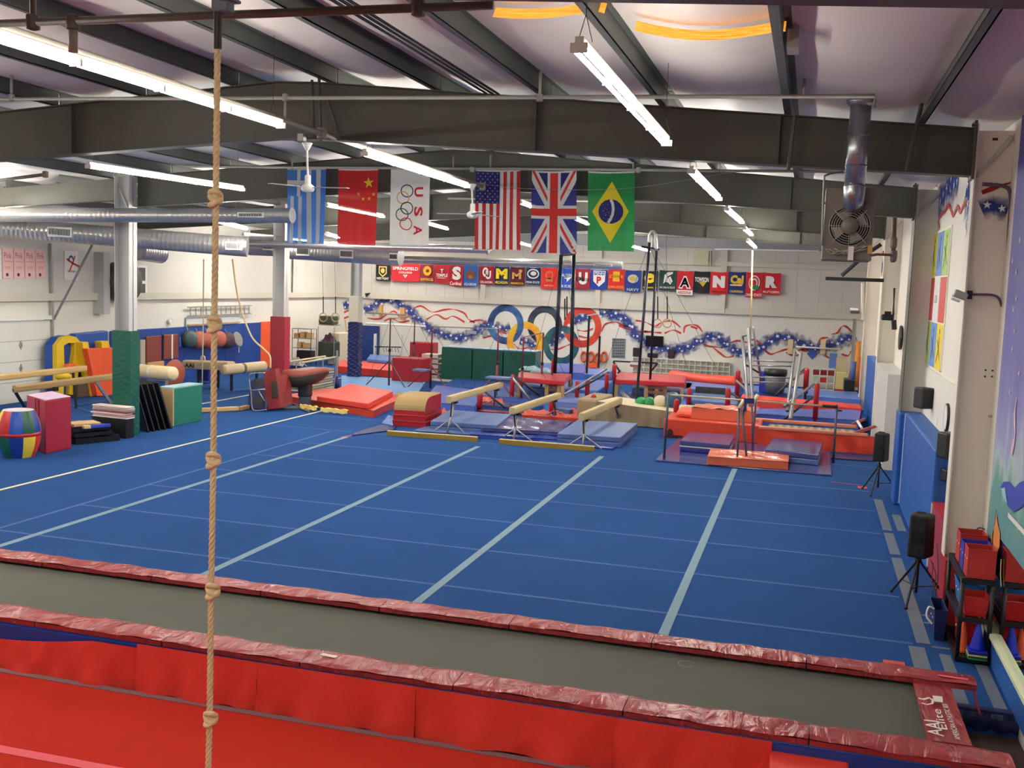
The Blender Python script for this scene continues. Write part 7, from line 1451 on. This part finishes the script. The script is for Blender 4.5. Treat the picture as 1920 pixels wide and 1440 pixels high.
# tripod speakers
def tripod(qx, foot, ybot_pole, ytop, w, h, label, extra):
    q = PZ(*foot); t = thing('speaker_stand', 'black tripod stand holding the %s speaker' % extra, 'stand', q, 'tripod stands'); 
    zt = ZT(q, ybot_pole); zk = ZT(q, ytop)
    hp = zt; mk('pole', MB().tube([q+Vector((0,0,.12)), q+Vector((0,0,hp))], .018, 8), BLACK, t, smooth=True); mk('collar', MB().lathe(q+Vector((0,0,.52)), [(.03,0),(.04,.03),(.03,.08)], 10), BLACK, t)
    for k in range(3):
        a = PI*.72+2*PI*k/3; e = q+Vector((math.cos(a)*.42, math.sin(a)*.42, .015)); mk('leg', MB().tube([q+Vector((0,0,.56)), e], .015, 6), BLACK, t); mk('leg_brace', MB().tube([q+Vector((0,0,.2)), (q+Vector((0,0,.56))).lerp(e,.62)], .008, 6), BLACK, t)
        mk('rubber_foot', MB().lathe(e-Vector((0,0,.015)), [(.018,0),(.024,.02),(.012,.04)], 8), BLACK, t)
    s = thing('loudspeaker', label, 'speaker', q+Vector((0,0,hp)), 'tripod loudspeakers'); c = q+Vector((.0,.03,hp+h/2+.01)); rz = -.35
    sec = [(-w/2,-w*.42),(w/2,-w*.42),(w*.36,w*.42),(-w*.36,w*.42)]; R_ = Matrix.Rotation(rz+PI*0, 3, 'Z')
    m = MB(); lo = [c+R_@Vector((x,-y,-h/2)) for x, y in sec]; hi = [c+R_@Vector((x*.92,-y,h/2)) for x, y in sec]; m.add(lo+hi, [(3,2,1,0),(4,5,6,7),(0,1,5,4),(1,2,6,5),(2,3,7,6),(3,0,4,7)])
    m.f = [f for f in m.f]; o = mk('cabinet', m, mat('black_speaker_cloth', (14,14,15), .7, 0, .3, 20), s, bevel=.035, seg=3)
    mk('handle_recess', MB().box(c+R_@Vector((0,-w*.42-.003,0)), (w*.4,.012,h*.3), rz), mat('black_panel', (8,8,9), .4), s); mk('carry_handle', MB().tube([c+R_@Vector((-.06,0,h/2)), c+R_@Vector((-.05,0,h/2+.02)), c+R_@Vector((.05,0,h/2+.02)), c+R_@Vector((.06,0,h/2))], .012, 6), BLACK, s)
    return q
q = tripod(0, (1645,925), 866, 810, .30, .56, 'black loudspeaker on the far tripod before the blue wall pad', 'far'); 
q = tripod(0, (1716,1128), 1046, 960, .32, .56, 'black loudspeaker on the near tripod before the red counter', 'near')
for k, (pts) in enumerate(([(1745,1050,.9),(1755,1080,.6),(1748,1115,.3),(1762,1135,.02)], [(1750,1055,.9),(1748,1090,.5),(1757,1120,.2),(1735,1150,.01)], [(1757,1020,1.0),(1759,1075,.5),(1752,1130,.02)])):
    P = [PY(x, y, 13.6) if z > .05 else PZ(x, y, .01) for x, y, z in pts]; mk('speaker_cable', MB().tube(smoothpath(P, 6), .006, 6), mat('grey_cable', (90,90,100), .5), label='thin cable hanging behind the near loudspeaker, %s' % ('left','middle','right')[k], cat='cable', group='loudspeaker cables')
# red counter
h = ZT(PZ(1742,1073), 942); RC = mat('red_counter_paint', (168,40,44), .35, 0, .05, 2)
t = thing('red_counter', 'red counter against the right wall behind the near tripod', 'counter', (2.0, 14.4, 0)); mk('body', MB().bb(1.84, XR-.002, 13.42, 15.4, .002, h), RC, t, bevel=.01); mk('counter_top', MB().bb(1.82, XR-.002, 13.41, 15.42, h+.001, h+.02), RC, t); mk('white_edge', MB().bb(1.815, 1.835, 15.38, 15.42, .1, h), WHITE, t)
mk('red_box_base', MB().bb(1.74, XR-.002, 13.02, 13.4, .002, .795), RC, label='lower red box boxing in the foot of the near column', cat='box', bevel=.01)
c = PX(1772,915,2.05); o = mk('paper_heap', MB().grid(lambda u, v: Vector((1.95+.18*u, 14.2+.5*v, h+.03+.12*math.sin(PI*u)*math.sin(PI*v)+.03*math.sin(u*9+v*7))), 10, 10), mat('white_paper', (230,228,220), .7), label='loose white paper heap on the red counter', cat='paper'); mk('teal_cup', MB().lathe(Vector((1.90,13.95,h+.022)), [(.03,0),(.04,.1),(.035,.1)], 12), mat('teal_plastic', (90,160,170), .3), label='small teal cup on the red counter', cat='cup')
mk('blue_card', MB().box(PX(1786,925,XR-.03), (.02,.12,.2)), mat('blue_print_card', (60,100,190), .6, 0, .4, 20), label='small blue and white card on the wall over the red counter', cat='card')
# ---------------------------------------------------------------- near mural wall
mural = bpy.data.materials.new('mural_paint'); mural.use_nodes = True; nt = mural.node_tree; N = nt.nodes; L = nt.links; b = N['Principled BSDF']; b.inputs['Roughness'].default_value = .6
geo = N.new('ShaderNodeNewGeometry'); sep = N.new('ShaderNodeSeparateXYZ'); L.new(geo.outputs['Position'], sep.inputs['Vector']); no = N.new('ShaderNodeTexNoise'); no.inputs['Scale'].default_value = 2.2; no.inputs['Detail'].default_value = 6; mp = N.new('ShaderNodeMapping'); mp.inputs['Scale'].default_value = (1,1.6,.5); L.new(geo.outputs['Position'], mp.inputs['Vector']); L.new(mp.outputs['Vector'], no.inputs['Vector'])
ad = N.new('ShaderNodeMath'); ad.operation = 'MULTIPLY_ADD'; ad.inputs[1].default_value = 1.6; L.new(no.outputs['Fac'], ad.inputs[0]); L.new(sep.outputs['Z'], ad.inputs[2])
dv = N.new('ShaderNodeMath'); dv.operation = 'DIVIDE'; dv.inputs[1].default_value = 7.0; L.new(ad.outputs[0], dv.inputs[0]); rp = N.new('ShaderNodeValToRGB'); L.new(dv.outputs[0], rp.inputs['Fac']); L.new(rp.outputs['Color'], b.inputs['Base Color'])
cr = rp.color_ramp; cr.elements[0].position = .05; cr.elements[0].color = rgb((70,120,160)); cr.elements[1].position = 1; cr.elements[1].color = rgb((84,80,150))
for p, c_ in ((.30,(92,140,150)),(.37,(96,150,140)),(.42,(170,190,190)),(.46,(150,150,196)),(.56,(118,114,178))): e = cr.elements.new(p); e.color = rgb(c_)
t = mk('painted_mural_panel', MB().bb(XR-.035, XR-.003, 2.0, 12.72, 1.36, 5.95).bb(XR-.035, XR-.003, 12.25, 12.72, .36, 1.36), mural, wr)
def WM(x, y, o=0): return PX(x, y, XR-.04-o)
m = MB(); disc(m, Vector((XR-.04, 11.15, 4.9)), (0,1,0), (0,0,1), .62, n=40, r2=.72); mk('painted_moon', m, mat('yellow_moon_paint', (226,196,104), .6, 0, .2, 5), t)
m = MB(); random.seed(4)
for x, y in ((1905,560),(1898,490),(1902,620),(1898,655),(1910,700),(1893,735),(1905,510),(1900,580),(1912,450)): star(m, WM(x, y, .004), (0,-1,0), (0,0,1), .05, rot=random.random(), n=4, inner=.3)
mk('painted_stars', m, mat('pale_gold_paint', (232,222,170), .6), t)
m = MB(); band(m, smoothpath([WM(1906,745,.003), WM(1902,780,.003), WM(1903,815,.003), WM(1896,850,.003)], 5), [.03]*4+[.09]*4+[.05]*4+[.10]*4, (1,0,0)); mk('painted_comet', m, mat('pink_white_paint', (214,186,196), .6, 0, .1, 6), t)
m = MB(); m.add([WM(x, y, .005) for x, y in ((1876,912),(1882,903),(1893,903),(1902,915),(1911,905),(1922,900),(1930,930),(1915,952),(1900,960),(1890,950),(1882,930))], [tuple(range(11))]); mk('painted_tail', m, mat('deep_blue_paint', (48,66,170), .6, 0, .15, 4), t)
m = MB(); m.add([WM(x, y, .008) for x, y in ((1877,916),(1884,914),(1886,930),(1888,944),(1881,934))], [tuple(range(5))]); mk('painted_highlight', m, mat('pale_blue_paint', (150,196,216), .6), t)
m = MB(); m.add([WM(x, y, .005) for x, y in ((1868,962),(1871,985),(1875,1000),(1874,1025),(1868,1040),(1861,1040),(1858,1020),(1860,1000),(1865,985))], [tuple(range(9))]); mk('painted_creature', m, mat('orange_figure_paint', (214,130,70), .6, 0, .15, 9), t)
m = MB(); band(m, smoothpath([WM(1877,1048,.004), WM(1876,1075,.004), WM(1877,1100,.004)], 4), .05, (1,0,0)); mk('painted_reed', m, mat('yellow_green_paint', (214,206,120), .6), t)
m = MB(); band(m, [WM(1890,965,.006), WM(1905,982,.006), WM(1925,1004,.006)], .05, (1,0,0)); mk('white_edge', m, WHITE, t)
mk('mirror', MB().bb(XR-.03, XR-.004, 2.0, 12.24, .36, 1.35), mat('mirror_glass', (236,238,236), .02, 1), label='long low wall mirror reflecting the toy shelf at the right edge', cat='mirror')
mk('mirror_ledge', MB().bb(XR-.09, XR-.003, 2.0, 12.25, .30, .355), mat('pale_yellow_green_trim', (206,216,180), .5), label='pale yellow green ledge under the wall mirror', cat='ledge', bevel=.01)
mk('mirror_frame_edge', MB().bb(XR-.045, XR-.003, 12.245, 12.30, .36, 1.6), mat('blue_grey_frame', (120,140,160), .5), label='blue grey vertical edge of the wall mirror', cat='frame')
mk('low_wall_pad', MB().bb(XR-.06, XR-.003, 2.0, 12.25, .001, .295), mat('right_wall_pad', (22,84,160)), label='low blue pad under the mirror ledge', cat='wall pad', bevel=.01)
# ---------------------------------------------------------------- plastic shelf with bins
SX0, SX1, SY0, SY1 = 1.74, 2.08, 11.72, 12.85
t = thing('plastic_shelf', 'black plastic three tier shelf by the right wall', 'shelf', ((SX0+SX1)/2, (SY0+SY1)/2, 0)); SH = BLACK; TZ = [.06, .50, .93]
for x in (SX0+.02, SX1-.02):
    for y in (SY0+.025, SY1-.025): mk('post', MB().tube([(x,y,.002),(x,y,.93)], .024, 10), SH, t, smooth=True)
for z in TZ:
    b_ = MB(); b_.bb(SX0, SX0+.03, SY0, SY1, z-.05, z).bb(SX1-.03, SX1, SY0, SY1, z-.05, z).bb(SX0, SX1, SY0, SY0+.03, z-.05, z).bb(SX0, SX1, SY1-.03, SY1, z-.05, z)
    for k in range(6): b_.bb(SX0+.035+k*.05, SX0+.062+k*.05, SY0+.03, SY1-.03, z-.02, z-.002)
    mk('tier', b_, SH, t)
def bin_(x0, x1, y0, y1, z0, z1, mt, label, flare=.0, grp=None, thk=.008, nm='storage_bin', cat='bin'):
    f = flare; o = thing(nm, label, cat, ((x0+x1)/2, (y0+y1)/2, z0), grp); m = MB()
    A_ = [(x0+f,y0+f,z0),(x1-f,y0+f,z0),(x1-f,y1-f,z0),(x0+f,y1-f,z0)]; B_ = [(x0,y0,z1),(x1,y0,z1),(x1,y1,z1),(x0,y1,z1)]
    a_ = [(x0+f+thk,y0+f+thk,z0+.01),(x1-f-thk,y0+f+thk,z0+.01),(x1-f-thk,y1-f-thk,z0+.01),(x0+f+thk,y1-f-thk,z0+.01)]; c_ = [(x0+thk,y0+thk,z1),(x1-thk,y0+thk,z1),(x1-thk,y1-thk,z1),(x0+thk,y1-thk,z1)]
    m.add(A_+B_+a_+c_, [(3,2,1,0)]+[(i,(i+1)%4,4+(i+1)%4,4+i) for i in range(4)]+[(4+i,4+(i+1)%4,12+(i+1)%4,12+i) for i in range(4)]+[(12+i,12+(i+1)%4,8+(i+1)%4,8+i) for i in range(4)]+[(8,9,10,11)])
    mk('body', m, mt, o); mk('rim', MB().tube([Vector(p) for p in B_], .007, 6, closed=True), mt, o)
    for y in ((y0+y1)/2-.07, (y0+y1)/2+.07): mk('grommet', MB().lathe((x0+f*.3-.002, y, z0+(z1-z0)*.62), [(.012,-.003),(.012,.003)], 10, ax=Matrix.Rotation(PI/2, 3, 'Y')), WHITE, o)
    return o
RB = mat('red_fabric_bin', (176,42,36), .7, 0, .08, 20, .1, 80); BB_ = mat('blue_fabric_bin', (44,44,160), .7, 0, .08, 20)
bin_(1.79, 2.07, 11.74, 12.0, .935, 1.25, RB, 'red fabric cube bin on the top shelf, front one', 0, 'fabric bins on the top shelf'); bin_(1.79, 2.07, 12.06, 12.30, .935, 1.23, BB_, 'blue fabric cube bin on the top shelf, between two red bins', 0, 'fabric bins on the top shelf'); bin_(1.79, 2.07, 12.36, 12.66, .935, 1.27, RB, 'red fabric cube bin on the top shelf, rear one', 0, 'fabric bins on the top shelf')
RP = mat('red_shiny_plastic', (190,36,36), .3); bin_(1.78, 2.05, 11.76, 12.06, .505, .72, RP, 'red plastic bin at the front of the middle shelf', .03, 'bins on the middle shelf'); bin_(1.78, 2.05, 12.1, 12.5, .505, .76, mat('sky_blue_plastic', (36,120,190), .3), 'bright blue plastic bin behind the red one on the middle shelf', .03, 'bins on the middle shelf')
bin_(1.80, 2.02, 12.05, 12.4, .065, .34, RP, 'red plastic bin at the back of the bottom shelf', .02, 'bins on the bottom shelf')
# cones
def cone(x, y, z, r, h, mt, label, base=True, ribs=0, grp=None):
    o = thing('training_cone', label, 'cone', (x, y, z), grp); pr = []
    n = 14
    for k in range(n+1): f = k/n; rr = r*(1-.80*f)*(1+(.03 if ribs and k%2 else 0)); pr.append((rr, h*f))
    mk('cone_body', MB().lathe((x,y,z+(.02 if base else 0)), pr, 18), mt, o, smooth=not ribs)
    if base: mk('cone_base', MB().bb(x-r*1.25, x+r*1.25, y-r*1.25, y+r*1.25, z, z+.02), mt, o, bevel=.008)
    return o
cone(1.835, 11.93, .065, .075, .34, mat('orange_cone', (240,96,34), .45), 'stack of ribbed orange cones on the bottom shelf', False, 1)
z = .062
for k, (col, nm) in enumerate((((30,140,80),'green'),((60,70,60),'dark green'),((226,220,120),'yellow'),((24,30,140),'dark blue'))):
    o = mk('cone_base_sheet', MB().bb(1.86, 2.05, 11.66, 11.86, z, z+.016), mat('cone_sheet_%d' % k, col, .45), label='square %s cone base in the stack under the blue cone' % nm, cat='cone base', group='stacked cone bases', bevel=.005); z += .019
cone(1.955, 11.76, z, .078, .30, mat('blue_cone', (26,46,190), .4), 'large blue cone on top of the stacked cone bases')
bin_(1.58, 1.72, 12.35, 12.85, .002, .36, mat('dark_blue_plastic', (20,36,90), .4), 'dark blue tub on the floor left of the black shelf', .02, None, nm='storage_tub', cat='tub'); mk('white_rope_loop', MB().tube(smoothpath([(1.58,12.4,.36),(1.52,12.38,.38),(1.50,12.36,.28),(1.56,12.34,.2)], 5), .012, 6), WHITE, label='looped white cord over the rim of the dark blue tub', cat='cord')
m = MB(); c = PY(1779,1195,12.33); disc(m, (1.64,12.365,.12), (1,0,0), (0,0,1), .022, n=14); mk('round_sticker', m, mat('pale_sticker', (160,180,190), .5), label='small round pale sticker on the dark blue tub', cat='sticker')
mk('black_plug', MB().tube(smoothpath([PY(1848,993,13.1), PY(1835,990,13.0), PY(1826,1002,13.0), PY(1823,1015,13.0)], 5), .008, 6), BLACK, label='short black plug cable from the outlet on the near column', cat='cable')
# ---------------------------------------------------------------- heater and flue
Y = 12.6; A = PY(1540,487,Y); B = PY(1643,352,Y); t = thing('unit_heater', 'suspended gas unit heater with fan guard at upper right', 'heater', PY(1592,487,Y))
HM = mat('dusty_beige_metal', (118,113,104), .55, .1, .25, 7); dz = B.z-A.z
mk('casing', MB().bb(A.x, B.x, Y, Y+.65, A.z, B.z), HM, t, bevel=.012); zc = PY(1592,382,Y).z; mk('upper_band', MB().bb(A.x-.005, B.x+.005, Y-.012, Y, zc-.01, zc+.01), HM, t)
c = PY(1593,424,Y-.03); R = (PY(1631,424,Y).x-PY(1554,424,Y).x)/2
mk('fan_opening', MB().lathe(c+Vector((0,.027,0)), [(R*.98,-.002),(R*.98,.002)], 32, ax=Matrix.Rotation(PI/2, 3, 'X')), mat('dark_opening', (26,24,26), .8), t)
for k in range(4):
    a = .5+k*PI/2; m = MB(); P = [c+Vector((math.cos(a+d)*r_, .015-.012*s_, math.sin(a+d)*r_)) for r_, d, s_ in ((R*.2,-.3,0),(R*.88,-.42,0),(R*.9,.35,1),(R*.2,.5,1))]; m.add(P, [(0,1,2,3)]); mk('fan_blade', m, mat('dusty_blade', (170,162,152), .6), t)
g = MB()
for k in range(7): r_ = R*(.30+.70*k/6); g.tube([c+Vector((math.cos(2*PI*j/28)*r_, -.05+.04*(r_/R)**2, math.sin(2*PI*j/28)*r_)) for j in range(28)], .0045, 4, closed=True)
for k in range(4): a = PI/4+k*PI/2; g.tube([c+Vector((0,-.06,0)), c+Vector((math.cos(a)*R*1.15,-.01,math.sin(a)*R*1.15))], .006, 4)
for k in range(4): a = k*PI/2; g.tube([c+Vector((0,-.055,0)), c+Vector((math.cos(a)*R,-.012,math.sin(a)*R))], .004, 4)
mk('fan_guard', g, mat('grey_wire', (176,172,164), .4, .4), t); mk('fan_hub', MB().lathe(c+Vector((0,-.05,0)), [(.085,-.03),(.10,.0),(.085,.03)], 20, ax=Matrix.Rotation(PI/2, 3, 'X')), HM, t, smooth=True)
w = MB(); random.seed(9)
for k in range(6):
    x0_, x1_ = random.uniform(1546,1580), random.uniform(1590,1636); w.tube(smoothpath([PY(x0_,466,Y-.03), PY(x0_+12,474+random.uniform(-4,5),Y-.05), PY((x0_+x1_)/2,470+random.uniform(-6,8),Y-.06), PY(x1_,464+random.uniform(-4,6),Y-.03)], 5), .006, 5)
mk('wiring', w, mat('grey_wire', (176,172,164)), t); mk('control_box', MB().box(PY(1595,475,Y-.04), (.06,.06,.16)), WHITE, t); mk('gas_valve', MB().box(PY(1631,468,Y-.05), (.05,.05,.1)).tube([PY(1631,462,Y-.05), PY(1631,475,Y-.05)], .02, 6), mat('brass', (190,160,90), .35, .8), t)
mk('side_conduit', MB().tube(smoothpath([PY(1541,460,Y-.03), PY(1545,345,Y-.03), PY(1550,328,Y-.03), PY(1580,322,Y+.2)], 5), .012, 6), PIPE_G, t, smooth=True)
Fl = PY(1615,190,Y-.15); Fb = PY(1602,352,Y-.15)
t2 = thing('flue_pipe', 'vertical galvanised flue pipe rising from the unit heater', 'pipe', Fb); GF = mat('mottled_galvanised', (150,154,160), .28, .75, .35, 30)
mk('flue', MB().tube([Fb, Fl], .115, 20), GF, t2, smooth=True); mk('top_collar', MB().lathe(Fl-Vector((0,0,.06)), [(.12,0),(.16,.04),(.16,.08)], 20), GF, t2, smooth=True)
mk('elbow', MB().tube(smoothpath([Fb+Vector((0,0,.02)), Fb+Vector((-.0,0,-.08)), Fb+Vector((0,.06,-.15)), Fb+Vector((0,.2,-.17))], 5), .12, 20), GF, t2, smooth=True)
for f in (.25, .6): mk('joint_ring', MB().lathe(Fb.lerp(Fl, f), [(.117,-.01),(.122,0),(.117,.01)], 20), GF, t2)
# ================================================================ LIGHT
w = bpy.data.worlds.new('world'); SC.world = w; w.use_nodes = True
w.node_tree.nodes['Background'].inputs[0].default_value = (.8,.85,1,1); w.node_tree.nodes['Background'].inputs[1].default_value = .3
SC.view_settings.view_transform = 'Standard'; SC.view_settings.look = 'None'; SC.view_settings.exposure = 1.3; SC.view_settings.gamma = 1; SC.view_settings.use_curve_mapping = False
try:
    SC.cycles.max_bounces = 6; SC.cycles.diffuse_bounces = 4; SC.cycles.glossy_bounces = 3; SC.cycles.transparent_max_bounces = 6; SC.cycles.use_adaptive_sampling = True; SC.cycles.adaptive_threshold = .03; SC.cycles.sample_clamp_indirect = 6; SC.cycles.use_denoising = True
except Exception: pass
